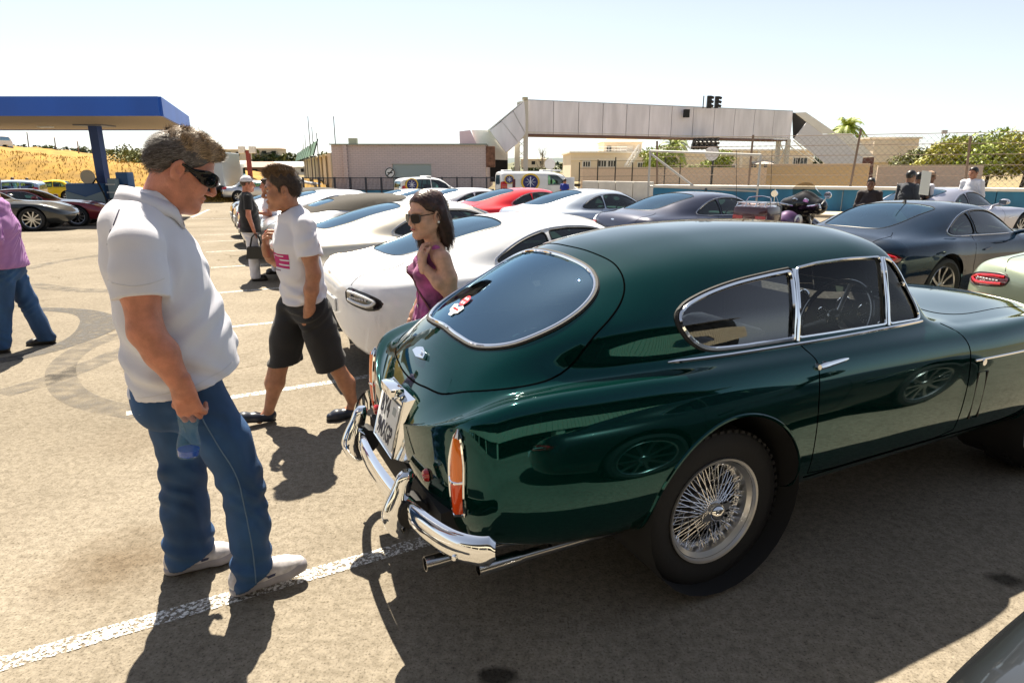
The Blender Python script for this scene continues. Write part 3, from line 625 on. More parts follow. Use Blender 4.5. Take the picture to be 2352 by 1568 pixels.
def make_gt(name, pm, soft=False, lamp=None, nu=90, kv=5):
    S = Shell(gt_rows(), nu=nu, kv=kv, caps=((.30, .62, 2.6), (.30, .45, 2.3)), usm=3)
    ar = lambda c, n: (np.abs(c[:, 1]) > .5) & (c[:, 2] < .85)
    for x in (0, 2.74): S.assign('hole', 'side', circ(x, .36, .385, 48), ar)
    qw = list(spl([(.71, 1.165), (.55, 1.125), (.40, 1.07), (.28, 1.01), (.20, .958)], 4))+list(spl([(.24, .937), (.36, .925), (.55, .92), (.73, .918)], 3))
    dw = [(.77, .917), (.75, 1.172)]+list(spl([(.95, 1.185), (1.2, 1.17), (1.4, 1.115), (1.58, 1.03), (1.74, .935)], 4))+[(1.76, .905), (1.3, .907)]
    if soft: dw = [(.62, .917), (.60, 1.12)]+dw[2:]
    if not soft: S.assign('quarter_window', 'side', qw, side_c(.5))
    S.assign('door_window', 'side', dw, side_c(.5))
    if soft:
        st = spl(mirror([(1.28, 0), (1.27, .3), (1.25, .52), (.9, .66), (.4, .72), (.0, .62), (-.30, .50), (-.34, .25), (-.35, 0)]), 4, True)
        S.assign('soft_top', 'top', st, lambda c, n: (n[:, 2] > .05) & (c[:, 2] > .97), only=['body'])
        rw = spl(mirror([(-.22, 0), (-.21, .2), (-.15, .33), (.08, .34), (.14, .3), (.15, 0)]), 4, True)
    else: rw = spl(mirror([(-.55, 0), (-.54, .2), (-.48, .37), (-.3, .43), (.1, .475), (.36, .475), (.42, .40), (.45, .2), (.46, 0)]), 4, True)
    S.assign('rear_window', 'top', rw, up_c)
    ws = [tuple(p) for p in spl([(2.02, 0), (1.99, .25), (1.90, .47), (1.80, .575)], 4)]+[(1.66, .565), (1.40, .53)]+[tuple(p) for p in spl([(1.33, .49), (1.34, .25), (1.35, 0)], 4)]
    S.assign('windscreen', 'top', ws+[(x, -y) for x, y in ws[::-1]], up_c)
    lp = list(spl([(.50, .795), (.66, .795), (.80, .775), (.88, .73), (.87, .685), (.80, .665), (.68, .68), (.52, .70)], 3, True))
    rr = lambda c, n: c[:, 0] < -.55
    S.assign('tail_lamp', 'end', lp, rr); S.assign('tail_lamp', 'end', [(-a, b) for a, b in lp], rr)
    S.assign('diffuser', 'end', [(-.62, .1), (.62, .1), (.5, .38), (-.5, .38)], rr)
    hl = list(spl([(2.85, .60), (3.0, .70), (3.2, .72), (3.4, .60), (3.42, .52), (3.3, .46), (3.0, .44)], 3, True))
    hl = spl([(2.98, .80), (3.18, .79), (3.36, .66), (3.40, .54), (3.25, .58), (3.05, .70)], 3, True)
    S.assign('headlamp', 'top', hl, up_c); S.assign('headlamp', 'top', [(x, -y) for x, y in hl], up_c)
    t = thing(name, '-', 'car')
    bv = S.bvh()
    S.emit('body', pm, t)
    f = ((S.part == 0) | (S.part == (S.names.index('soft_top') if soft else -1))) & (S.fc[:, 2] > .85) & (S.fc[:, 0] < 2.) & (S.fc[:, 0] > -.7); Q = S.Q[f]; ids, inv = np.unique(Q, return_inverse=True)
    mesh_obj('lining', S.P[ids]-S.N[ids]*.025, inv.reshape(-1, 4)[:, ::-1], DARKI, t)
    if soft: S.emit('soft_top', SOFT, t, off=.006)
    S.emit('diffuser', BLACKP, t)
    for sd in (-1, 1):
        s_ = lambda c: c[:, 1]*sd > 0
        for nm in ('quarter_window', 'door_window'):
            if nm not in S.names: continue
            g = S.emit(nm, GGLASS, t, nm, off=-.005, sel=s_)
            for l in S.loops(nm, .001, s_): MB().tube(l, .006, 5, True).build('window_trim', BLACKP, g, True)
        if not soft:
            out = spl([(1.74, .94), (1.58, 1.04), (1.4, 1.125), (1.2, 1.182), (.95, 1.197), (.71, 1.178), (.55, 1.138), (.40, 1.083), (.27, 1.02), (.185, .957), (.22, .928), (.36, .914), (.7, .908), (1.3, .9), (1.76, .9)], 3)
            MB().tube(project(bv, [tuple(p) for p in out], 'side', sd, .002), .006, 5).build('chrome_trim', CHROME, t, True)
        tl = S.emit('tail_lamp', mat('lamp_dark', (.012, .008, .009), rough=.08, coat=1.) if lamp else mat('gt_tail_lamp', (.16, .004, .008), rough=.08, coat=1.), t, 'tail_lamp', off=.003, sel=s_)
        for l in S.loops('tail_lamp', .003, s_): MB().tube(l, .006, 5, True).build('lamp_bezel', BLACKP, tl, True)
        up_ = [(sd*a_, b_) for a_, b_ in spl([(.535, .772), (.66, .770), (.78, .752), (.835, .728), (.80, .700), (.68, .702), (.55, .716)], 5)]
        MB().tube(project(bv, up_, 'end', -1, .006), .013, 6).build('lens', lamp or mat('gt_red_lens', (.62, .012, .02), rough=.08, coat=1.), tl, True)
        cl = MB()
        for q_ in project(bv, [(sd*(.58+.03*k), .737) for k in range(7)], 'end', -1, .006): cl.tube([q_, q_+Vector((.0, .018*sd, 0))], .008, 6)
        cl.build('clear_lens', mat('clear_lens', (.7, .7, .72), rough=.1, coat=1.), tl, True)
        hd = S.emit('headlamp', mat('headlamp_glass', (.55, .58, .6), rough=.06, coat=1., metal=.5), t, 'headlamp', off=.002, sel=s_)
        door = [(1.84, .86), (1.93, .70), (1.92, .45), (1.86, .27), (.85, .27), (.66, .40), (.56, .6), (.62, .86), (.66, .905)]
        MB().tube(project(bv, [tuple(p) for p in spl(door, 5)], 'side', sd, -.001), .0035, 5).build('door_gap', GAP, t, True)
        MB().tube(project(bv, [(.76+.16*i/5, .74+.004*i) for i in range(6)], 'side', sd, .010), .009, 6).build('door_handle', pm, t, True)
        MB().tube(project(bv, [(2.05+.22*i/5, .62+.006*i) for i in range(6)], 'side', sd, .004), .010, 6).build('side_strake', CHROME, t, True)
        mr = MB(); c = Vector((1.62, sd*1.0, .985))
        mr.lathe([(0, .10), (.045, .085), (.062, .04), (.066, -.02), (.05, -.055), (0, -.06)], 14, Matrix.Translation(c) @ Matrix.Diagonal((1, 1.5, 1, 1)) @ Matrix.Rotation(pi/2, 4, 'Y')); mr.tube([c+Vector((0, -sd*.06, -.03)), c+Vector((.06, -sd*.25, -.10))], [.02, .028], 8)
        mo = mr.build('door_mirror', pm, t, True); MB().box(c+Vector((-.062, 0, 0)), (.006, .15, .085), bev=.002).build('mirror_glass', CHROME, mo)
        for x in (0, 2.74):
            arch_liner(t, x, .36, .38, sd, .5, .90); alloy_wheel(t, x, sd*.80, sd)
    rg = S.emit('rear_window', RGLASS, t, off=-.003)
    for l in S.loops('rear_window', .0005): MB().tube(l, .005, 5, True).build('window_seal', BLACKP, rg, True)
    wg = S.emit('windscreen', GGLASS, t, off=-.003)
    for l in S.loops('windscreen', .0005): MB().tube(l, .005, 5, True).build('window_seal', BLACKP, wg, True)
    boot = [(-.50, .54), (-.62, .60), (-.80, .60), (-.93, .55)]
    bp = project(bv, [tuple(p) for p in spl(boot, 4)], 'top', 1, .0005); 
    for sd in (-1, 1): MB().tube([Vector((p.x, p.y*sd, p.z)) for p in bp], .0035, 5).build('boot_gap', GAP, t, True)
    MB().box((.9, 0, .26), (2.2, 1.5, .1)).build('underbody', DARKI, t)
    for y_ in (-.36, .36):
        MB().box((.95, y_, .48), (.5, .48, .16), bev=.04).build('seat_cushion', DARKI, t, True)
        MB().box((.62, y_, .78), (.14, .46, .56), Matrix.Rotation(-.25, 3, 'Y'), .05).box((.53, y_, 1.06), (.08, .24, .14), Matrix.Rotation(-.2, 3, 'Y'), .03).build('seat_back', mat('seat_grey', (.06, .05, .05), rough=.6), t, True)
    MB().box((1.72, 0, .80), (.35, 1.45, .16), bev=.05).build('dashboard', DARKI, t, True)
    MB().tube([Vector((1.42, -.36, .86))+Vector((.05*cos(a), .17*sin(a), .16*cos(a))) for a in np.linspace(0, 2*pi, 25)[:-1]], .014, 6, True).build('steering_wheel', DARKI, t, True)
    MB().box((-1.005, 0, .62), (.012, .52, .11), bev=.004).build('number_plate', PLATEW, t)
    wing = [(-.05, .008), (0, .014), (.05, .008), (.03, -.008), (0, -.012), (-.03, -.008)]
    MB().prism(wing, .006, frame((-.978, 0, .845), (0, -1, 0), (.2, 0, 1))).build('badge', CHROME, t)
    for y_ in (-.30, .30): MB().tube([(-.93, y_, .30), (-.80, y_, .30)], .045, 12).build('exhaust_tip', CHROME, t, True)
    return t
def recolor(root, old, new):
    for o in [root]+list(root.children_recursive):
        if o.type == 'MESH' and o.data.materials and o.data.materials[0] == old:
            o.material_slots[0].link = 'OBJECT'; o.material_slots[0].material = new
def place(proto, used, loc, rz, label, m=None, group=None, cat='car', base=None, scale=None):
    o = proto if not used else copy_tree(proto)
    o.location = loc; o.rotation_euler = (0, 0, rz); tag(o, label, cat, group)
    if not group and 'group' in o: del o['group']
    if scale: o.scale = scale
    if m: recolor(o, base or GT_PAINT, m)
    return o
GT = make_gt('sports_coupe', GT_PAINT); GTW = make_gt('sports_coupe', paint('white_paint', (.74, .76, .80)), lamp=mat('white_lamp', (.62, .64, .66), rough=.12, coat=1.), nu=150, kv=7)
GTS = make_gt('sports_convertible', paint('silver_soft', (.62, .64, .66), metal=.6), soft=True)
SIL = paint('silver_paint', (.60, .62, .65), metal=.75); CHAMP = paint('champagne_paint', (.58, .54, .46), metal=.7)
REDP = paint('red_paint', (.50, .006, .015)); NAVY = paint('navy_paint', (.018, .022, .05), metal=.4); DBLUE = paint('dark_blue_paint', (.003, .014, .034))
LAV = paint('lavender_silver', (.50, .50, .58), metal=.7); DGREY = paint('dark_grey_paint', (.020, .023, .026), metal=.4); SBLUE = paint('silver_blue_paint', (.50, .56, .64), metal=.7)
LGREEN = paint('pale_green_paint', (.36, .42, .30), metal=.4); DRED = paint('dark_red_paint', (.20, .006, .016), metal=.3)
A = ROW_A
GW = 'rear ends of the parked silver sports cars'
def tail(f, n, da=0): p = FN(f, n)+RF*1.0; return (p.x, p.y, -.43*(lambda t: t*t*(3-2*t))(min(1, max(0, (p.y+.7-13)/16))) if p.x < 3 else 0)
place(GTW, 0, tail(1.0, 5.35), A, 'white sports coupe with clear tail lamps parked beside the green classic car')
place(GT, 0, tail(.95, 8.05), A, 'champagne sports coupe parked next to the white coupe', CHAMP)
place(GTS, 0, tail(1.0, 10.7), A, 'silver convertible with black cloth roof parked beside the champagne coupe')
place(GT, 1, tail(.9, 13.3), A, 'silver sports coupe parked between two convertibles with cloth roofs', SIL)
place(GTS, 1, tail(1.0, 15.9), A, 'silver convertible with black cloth roof parked next to a dark coupe')
place(GT, 1, tail(1.1, 18.6), A, 'dark grey sports coupe at the far end of the long row', DGREY)
navy = place(GT, 1, tail(6.5, 9.0), A, 'navy blue sports coupe with white number plate beside the motorcycle', NAVY)
text_mesh('plate_text', 'CXD 065TG', .085, INK, navy, frame((-1.0125, 0, .62), (0, -1, 0), (0, 0, 1)), sx=.8, bold=.002)
place(GT, 1, tail(5.7, 11.3), A, 'pale silver blue sports coupe parked between the red and navy coupes', SBLUE)
place(GT, 1, tail(5.3, 13.5), A, 'bright red sports coupe parked in the second row', REDP)
place(GT, 1, tail(4.9, 15.8), A, 'silver sports coupe parked beside the bright red coupe', SIL)
for k, (f_, n_) in enumerate(((4.9, 18.2), (4.9, 20.6))): place(GT, 1, tail(f_, n_), A, ['silver sports coupe two cars beyond the bright red coupe', 'silver sports coupe at the far end of the second row'][k], SIL)
place(GT, 1, tail(6.75, 5.1), A, 'dark blue sports coupe with roof aerial in front of the green classic car', DBLUE)
place(GT, 1, tail(13.2, 8.6), A, 'lavender silver sports coupe parked beyond the dark blue coupe', LAV)
place(GT, 1, tail(6.2, 2.35), A, 'pale green sports coupe with red tail lamps ahead of the green classic car', LGREEN)
# ================================================================ ground, markings
def nodes_of(m): nt = m.node_tree; return nt, nt.nodes, nt.links
def asphalt_mat():
    m = bpy.data.materials.new('asphalt'); m.use_nodes = True; nt, N, L = nodes_of(m); b = N['Principled BSDF']; b.inputs['Roughness'].default_value = .88; b.inputs['Specular IOR Level'].default_value = .04
    tc = N.new('ShaderNodeTexCoord'); geo = tc.outputs['Object']
    def noise(sc, det=4, rough=.6):
        n = N.new('ShaderNodeTexNoise'); n.inputs['Scale'].default_value = sc; n.inputs['Detail'].default_value = det; n.inputs['Roughness'].default_value = rough; L.new(geo, n.inputs['Vector']); return n.outputs['Fac']
    def ramp(s, stops):
        r = N.new('ShaderNodeValToRGB'); e = r.color_ramp.elements
        while len(e) < len(stops): e.new(.5)
        for i, (p, c) in enumerate(stops): e[i].position = p; e[i].color = (*c, 1)
        L.new(s, r.inputs[0]); return r.outputs[0]
    def mul(a, bb, f=1.):
        x = N.new('ShaderNodeMix'); x.data_type = 'RGBA'; x.blend_type = 'MULTIPLY'; x.inputs[0].default_value = f; L.new(a, x.inputs[6]); L.new(bb, x.inputs[7]); return x.outputs[2]
    big = ramp(noise(.35, 5, .55), [(.30, (.188, .164, .129)), (.55, (.242, .213, .171)), (.75, (.272, .242, .196))])
    g1 = ramp(noise(95, 3, .7), [(.30, (.36, .34, .31)), (.46, (.95, .95, .95)), (.62, (1.05, 1.04, 1.02)), (.80, (1.5, 1.48, 1.42))])
    g2 = ramp(noise(28, 4, .6), [(.32, (.74, .73, .71)), (.6, (1.08, 1.08, 1.08))]); g3 = ramp(noise(3.1, 6, .65), [(.34, (.90, .895, .885)), (.5, (1, 1, 1)), (.68, (1.06, 1.06, 1.05))])
    c = mul(mul(mul(big, g1), g2), g3)
    # shaped stains
    def spot(x, y, r0, r1, col, sy=1.):
        mp = N.new('ShaderNodeMapping'); mp.inputs['Location'].default_value = (-x, -y*sy, 0); mp.inputs['Scale'].default_value = (1, sy, 0); L.new(geo, mp.inputs[0])
        ln = N.new('ShaderNodeVectorMath'); ln.operation = 'LENGTH'; L.new(mp.outputs[0], ln.inputs[0])
        ad = N.new('ShaderNodeMath'); ad.operation = 'MULTIPLY_ADD'; L.new(noise(6, 3), ad.inputs[0]); ad.inputs[1].default_value = (r1-r0)*1.2; L.new(ln.outputs['Value'], ad.inputs[2])
        mr = N.new('ShaderNodeMapRange'); mr.inputs['From Min'].default_value = r0+(r1-r0)*.6; mr.inputs['From Max'].default_value = r1+(r1-r0)*.6; L.new(ad.outputs[0], mr.inputs[0])
        x = N.new('ShaderNodeMix'); x.data_type = 'RGBA'; L.new(mr.outputs[0], x.inputs[0]); x.inputs[6].default_value = (*col, 1); x.inputs[7].default_value = (1, 1, 1, 1); return x.outputs[2]
    for px, py, r0, r1, col, sy in ((280, 1290, .05, .36, (.66, .60, .54), 1.), (1145, 1552, .05, .085, (.25, .25, .25), 1.6), (2310, 1330, .04, .09, (.3, .3, .3), 1.5), (330, 1010, .1, .5, (.86, .84, .82), 1.3)):
        g = G(px, py); c = mul(c, spot(g.x, g.y, r0, r1, col, sy))
    # cracks and laying joints
    v = N.new('ShaderNodeTexVoronoi'); v.feature = 'DISTANCE_TO_EDGE'; v.inputs['Scale'].default_value = .42
    wv = N.new('ShaderNodeVectorMath'); wv.operation = 'ADD'; nn = N.new('ShaderNodeTexNoise'); nn.inputs['Scale'].default_value = 1.6; nn.inputs['Detail'].default_value = 6; L.new(geo, nn.inputs['Vector'])
    sc = N.new('ShaderNodeVectorMath'); sc.operation = 'SCALE'; sc.inputs['Scale'].default_value = .9; L.new(nn.outputs['Color'], sc.inputs[0]); L.new(geo, wv.inputs[0]); L.new(sc.outputs[0], wv.inputs[1]); L.new(wv.outputs[0], v.inputs['Vector'])
    cr = ramp(v.outputs['Distance'], [(0, (.45, .43, .40)), (.0045, (.72, .70, .68)), (.008, (1, 1, 1))])
    gate = N.new('ShaderNodeMapRange'); gate.inputs['From Min'].default_value = .50; gate.inputs['From Max'].default_value = .58; L.new(noise(.5, 2), gate.inputs[0])
    x = N.new('ShaderNodeMix'); x.data_type = 'RGBA'; x.inputs[6].default_value = (1, 1, 1, 1); L.new(gate.outputs[0], x.inputs[0]); L.new(cr, x.inputs[7])
    c = mul(c, x.outputs[2]); L.new(c, b.inputs['Base Color'])
    bp = N.new('ShaderNodeBump'); bp.inputs['Strength'].default_value = .55; bp.inputs['Distance'].default_value = .006; L.new(noise(110, 3, .65), bp.inputs['Height']); L.new(bp.outputs[0], b.inputs['Normal'])
    return m
def worn_mat(name, col, lo, hi, scale=18., rough=.7, det=6):
    m = bpy.data.materials.new(name); m.use_nodes = True; nt, N, L = nodes_of(m); b = N['Principled BSDF']; b.inputs['Base Color'].default_value = (*col, 1); b.inputs['Roughness'].default_value = rough
    tc = N.new('ShaderNodeTexCoord'); n = N.new('ShaderNodeTexNoise'); n.inputs['Scale'].default_value = scale; n.inputs['Detail'].default_value = det; n.inputs['Roughness'].default_value = .7; L.new(tc.outputs['Object'], n.inputs['Vector'])
    r = N.new('ShaderNodeMapRange'); r.inputs['From Min'].default_value = lo; r.inputs['From Max'].default_value = hi; L.new(n.outputs['Fac'], r.inputs[0]); L.new(r.outputs[0], b.inputs['Alpha'])
    return m
LAND = mat('dry_land', (.20, .155, .07), rough=.95, var=.35, vscale=.05, detail=6)
tag(MB().quad((-1500, -400, -.6), (1500, -400, -.6), (1500, 2500, -.6), (-1500, 2500, -.6)).build('ground', LAND), kind='structure')
def sst(t): t = min(1, max(0, t)); return t*t*(3-2*t)
def gz(x, y): return -.43*sst((y-13)/16)*sst((7-x)/6)   # the car park dips gently towards the railing
def car_park():
    xs = np.concatenate([[-60, -40, -20, -5], np.linspace(0, 8, 25), [25, 60]]); ys = np.concatenate([[-30, 0, 10], np.linspace(12, 44, 65)]); n = len(ys)
    V = [(x, y, gz(x, y)) for x in xs for y in ys]; Fc = [(i*n+j, (i+1)*n+j, (i+1)*n+j+1, i*n+j+1) for i in range(len(xs)-1) for j in range(n-1)]
    tag(mesh_obj('car_park', V, Fc, asphalt_mat()), kind='structure')
car_park()
def GZ(px, py):   # where a pixel's line of sight meets the car park
    p = G(px, py)
    for _ in range(30):
        q = G(px, py, gz(p.x, p.y)); p = p.lerp(q, .7)
    return p
LINE = worn_mat('worn_white_line', (.74, .73, .70), .46, .56, 70, det=9)
def strip(pts, wd, z=.004):
    P = [Vector((p[0], p[1], 0)) for p in pts]; V = []; Fc = []; n = len(P)
    for i in range(n):
        t = (P[min(i+1, n-1)]-P[max(i-1, 0)]).normalized(); s_ = Vector((-t.y, t.x, 0)); w_ = wd[i] if hasattr(wd, '__len__') else wd
        V += [P[i]+s_*w_/2+Vector((0, 0, z)), P[i]-s_*w_/2+Vector((0, 0, z))]
    for i in range(n-1): Fc.append((2*i, 2*i+1, 2*i+3, 2*i+2))
    return V, Fc
def ground_strip(name, pts, wd, m, z=.004):
    V, Fc = strip(pts, wd, z); o = mesh_obj(name, V, Fc, m, smooth=False); tag(o, kind='structure'); return o
a, b = G(20, 1520), G(850, 1280); d = (b-a).normalized()
ground_strip('parking_line', [a-d*1.2, a+d*5.5], .085, LINE)
a, b = G(290, 950), G(760, 878); d = (b-a).normalized(); ground_strip('parking_line', [a, a+d*6.0], .085, LINE)
a = G(520, 752); ground_strip('parking_line', [a-RF*.25, a+RF*5.8], .08, LINE)
a = G(500, 673); ground_strip('parking_line', [a-RF*.3, a+RF*5.4], .08, LINE)
for n_ in (12.2, 14.6, 17.0, 19.4): far_line0 = strip([FN(.3+.55*i, n_) for i in range(11)], .08); tag(mesh_obj('parking_line', [Vector((v.x, v.y, gz(v.x, v.y)+.008)) for v in far_line0[0]], far_line0[1], LINE, smooth=False), kind='structure')
def far_line(a, b, w_):
    V, Fc = strip([a.lerp(b, i/8) for i in range(9)], w_); V = [Vector((v.x, v.y, gz(v.x, v.y)+.012)) for v in V]; tag(mesh_obj('parking_line', V, Fc, LINE, smooth=False), kind='structure')
far_line(GZ(440, 500), GZ(480, 482), .16); far_line(GZ(400, 503), GZ(640, 502), .12)
SKID = worn_mat('tyre_skid', (.06, .055, .05), .28, .62, 9, .8); SKIDF = worn_mat('faint_tyre_skid', (.09, .08, .07), .38, .85, 7, .8)
def skid(px, w_, m): P = spl([G(*p)[:2] for p in px], 6); ground_strip('tyre_mark', P, w_, m, .003)
skid([(-60, 838), (60, 817), (140, 795), (205, 768), (232, 743), (222, 728), (185, 716), (130, 711), (70, 711)], [.20+.22*math.exp(-((i-24)/9)**2) for i in range(49)], SKID)
skid([(60, 618), (110, 606), (160, 597), (260, 582)], .24, SKIDF); skid([(70, 652), (140, 663), (200, 667), (270, 668)], .26, SKIDF)
skid([(330, 950), (230, 932), (165, 905), (140, 865), (150, 830), (200, 795), (290, 765)], .22, SKIDF); skid([(0, 905), (120, 870), (300, 800)], .25, SKIDF)
# ---------------------------------------------------------------- grass bank on the left
def bank():
    xs = np.linspace(-90, -14, 110); ys = np.linspace(40.5, 62, 44); V = []; Fc = []
    def hgt(x, y):
        cz = np.interp(x, [-90, -46, -29, -20, -14], [5., 3.7, 2.15, .9, .0]); t = min(1, max(0, (y-41)/8.5)); t = t*t*(3-2*t)
        return -.5+(cz+.45)*t+.10*t*math.sin(x*1.3+y*.8)*math.sin(y*1.1-x*.4)+.05*t*math.sin(x*4+2*y)
    for x in xs:
        for y in ys: V.append((x, y, hgt(x, y)))
    n = len(ys)
    for i in range(len(xs)-1):
        for j in range(n-1): Fc.append((i*n+j, (i+1)*n+j, (i+1)*n+j+1, i*n+j+1))
    g = mat('dry_grass', (.31, .175, .022), rough=.95, var=.3, vscale=1.1, bump=1., bscale=5., detail=8)
    tag(mesh_obj('grass_bank', V, Fc, g), kind='structure')
    m = MB(); V = []; Fc = []
    for _ in range(9000):
        x = random.uniform(-75, -16); y = random.uniform(41, 50); z = hgt(x, y); h = random.uniform(.06, .18); dx, dy = random.uniform(-.12, .12), random.uniform(-.12, .12); w_ = .04; k = len(V)
        V += [(x-w_, y, z-.05), (x+w_, y, z-.05), (x+dx, y+dy, z+h)]; Fc.append((k, k+1, k+2))
    o = mesh_obj('grass_tufts', V, Fc, mat('dry_tuft', (.36, .215, .034), rough=.9, var=.12, vscale=.8), smooth=False); tag(o, 'dry yellow grass tufts covering the bank', 'grass', kind='stuff')
    return hgt
BANK_H = bank()
# ---------------------------------------------------------------- foliage
def leaf_cloud(blobs, n, size, m, name='crown', parent=None, up=.3):
    """many small leaf faces scattered through blob volumes, denser near their skins"""
    vol = np.array([b[3]*b[4]*b[5] for b in blobs])**.6; pr = vol/vol.sum(); ks = rng.choice(len(blobs), n, p=pr)
    B = np.array(blobs)[ks]; d = rng.normal(size=(n, 3)); d /= np.linalg.norm(d, axis=1)[:, None]; rad = rng.uniform(.45, 1.08, n)**.7
    C = B[:, :3]+d*B[:, 3:6]*rad[:, None]
    a = rng.normal(size=(n, 3))+d*.6; a[:, 2] += up; a /= np.linalg.norm(a, axis=1)[:, None]; t = np.cross(a, rng.normal(size=(n, 3))); t /= np.maximum(np.linalg.norm(t, axis=1), 1e-6)[:, None]; bb = np.cross(a, t)
    s_ = (size*rng.uniform(.6, 1.4, n))[:, None]
    V = np.stack([C-t*s_, C-bb*s_*.45, C+t*s_, C+bb*s_*.45], 1).reshape(-1, 3); Fc = np.arange(4*n).reshape(-1, 4)
    return mesh_obj(name, V, Fc.tolist(), m, parent, smooth=False)
def leafm(name, col, var=.45, sc=.7):
    m = mat(name, col, rough=.6, var=var, vscale=sc, detail=5)
    b = m.node_tree.nodes['Principled BSDF']; b.inputs['Transmission Weight'].default_value = 0.; return m
LEAF = {k: leafm(k, c) for k, c in dict(leaf_olive=(.15, .165, .04), leaf_bright=(.24, .30, .03), leaf_dark=(.035, .06, .022), leaf_grey=(.075, .09, .05), leaf_yellow=(.34, .33, .04)).items()}
BARK = mat('bark', (.10, .075, .05), rough=.9, bump=.5, bscale=20)
def tree(x, y, z0, h, r, leaf, label, n=1200, size=.16, cat='tree', group=None, name='leafy_tree', sq=.75, trunk=.25):
    t = thing(name, label, cat, (x, y, z0), 0, group)
    tr = MB().tube([(0, 0, -.2), (.05*r, 0, h*trunk), (.0, .06*r, h*.7)], [.06*h*.5+.04, .045*h*.5+.03, .02], 7)
    for k in range(5):
        a_ = k*1.3; tr.tube([(0, 0, h*(trunk+.05*k)), (cos(a_)*r*.5, sin(a_)*r*.5, h*(trunk+.3+.05*k))], [.03*h*.4+.02, .012], 5)
    tr.build('trunk', BARK, t, True)
    bl = []
    for k in range(12):
        a_ = random.uniform(0, 2*pi); q = random.uniform(.1, .72)*r; zz = random.uniform(trunk+.15, .86)*h; rr = r*random.uniform(.28, .5); bl.append((cos(a_)*q, sin(a_)*q, zz, rr, rr, rr*sq))
    leaf_cloud(bl, n, size, LEAF[leaf], parent=t); return t
def palm(x, y, z0, h, fr, label, nf=22, L_=2.2, leaf='leaf_bright'):
    t = thing('palm_tree', label, 'palm', (x, y, z0))
    MB().tube([(0, 0, -.2), (.1, 0, h*.5), (0, 0, h)], [.20, .15, .14], 8).build('trunk', BARK, t, True)
    V = []; Fc = []
    for k in range(nf):
        a_ = 2*pi*k/nf*2.4+random.uniform(-.2, .2); el = random.uniform(-.1, 1.25); pts = []
        for i in range(9):
            u = i/8; rr = L_*u*cos(el)*(1-.15*u); zz = L_*(u*sin(el)-.75*u*u*(.6+.5*cos(el))); pts.append(Vector((cos(a_)*rr, sin(a_)*rr, h+zz)))
        sd_ = Vector((-sin(a_), cos(a_), 0))
        for i in range(1, 9):
            for s_ in (-1, 1):
                for q in (0, .5):
                    p = pts[i-1].lerp(pts[i], q); ln = .46*L_/2.2*(1-.5*(i/8))+.10; tip = p+sd_*s_*ln*.8+(pts[i]-pts[i-1]).normalized()*ln*.55-Vector((0, 0, ln*.35)); dd = (pts[i]-pts[i-1])*.26; k0 = len(V)
                    V += [p-dd, p+dd, tip]; Fc.append((k0, k0+1, k0+2))
    mesh_obj('crown', V, Fc, LEAF[leaf], t, smooth=False); return t
# ---------------------------------------------------------------- far land: hills with a mass of trees
def hills():
    def ridge(name, Y, xs, pys, m, back=400):
        xs2 = np.linspace(xs[0], xs[-1], 160); V = []; Fc = []
        for px in xs2:
            py = np.interp(px, xs, pys)+1.6*math.sin(px*.05)+1.2*math.sin(px*.13+1); p = PY(px, py, Y); f = PY(px, 400, Y*.72)
            V += [(f.x*1.0, f.y, -.4), ((p.x+f.x)/2, (p.y+f.y)/2, p.z*.45), tuple(p), (p.x, p.y+back, -.5)]
        for i in range(159):
            for j in range(3): Fc.append((4*i+j, 4*i+4+j, 4*i+5+j, 4*i+1+j))
        tag(mesh_obj(name, V, Fc, m), kind='structure')
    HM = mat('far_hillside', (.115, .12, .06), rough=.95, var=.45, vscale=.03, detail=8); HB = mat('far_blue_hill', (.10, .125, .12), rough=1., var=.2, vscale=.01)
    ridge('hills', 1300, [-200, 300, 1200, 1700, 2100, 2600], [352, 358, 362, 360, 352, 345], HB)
    ridge('hills', 420, [-250, 0, 150, 340, 520, 700, 1000], [336, 336, 343, 350, 353, 362, 372], HM)
    ridge('hills', 520, [1000, 1300, 2050, 2200, 2700], [374, 372, 370, 366, 360], HM)
    bl = []
    for Y, px0, px1, n in ((300, -250, 800, 240), (400, -250, 760, 300), (230, 480, 760, 90), (360, 1180, 2500, 200), (460, 1900, 2550, 110)):
        for _ in range(n):
            px = random.uniform(px0, px1); top = np.interp(px, [-250, 0, 150, 340, 520, 700, 1200, 2100, 2600], [340, 338, 344, 349, 350, 358, 368, 366, 362]); py = random.uniform(top, top+26); p = PY(px, py, Y); r = random.uniform(1.2, 3.4)*Y/330
            bl.append((p.x, p.y, p.z-r*.2, r*1.2, r, r*random.uniform(.6, 1.15)))
    for nm, lf, k in (('far_woodland', 'leaf_dark', 0), ('far_woodland', 'leaf_olive', 1), ('far_woodland', 'leaf_grey', 2)):
        o = leaf_cloud(bl[k::3], 15000, 1.0, LEAF[lf], nm); tag(o, ['dark', 'olive', 'grey green'][k]+' far woodland covering the hillside', 'woodland', kind='stuff')
hills()
def house(px, py, Y, w_, h, roofc, wallc, label, d=8, rh=.9, win=3):
    p = PY(px, py, Y); t = thing('far_house', label, 'house', (p.x, p.y, p.z))
    MB().box((0, d/2, h/2), (w_, d, h)).build('wall', mat(wallc[0], wallc[1], rough=.9), t)
    e = .6; V = [(-w_/2-e, -e, h), (w_/2+e, -e, h), (w_/2+e, d+e, h), (-w_/2-e, d+e, h), (-w_/4, d/2, h+rh), (w_/4, d/2, h+rh)]
    mesh_obj('roof', V, [(0, 1, 5, 4), (1, 2, 5), (2, 3, 4, 5), (3, 0, 4), (3, 2, 1, 0)], mat(roofc[0], roofc[1], rough=.7), t, smooth=False)
    for k in range(win): MB().box(((k+.5)/win*w_-w_/2, -.02, h*.55), (w_/win*.45, .06, h*.4)).build('window', DARKI, t)
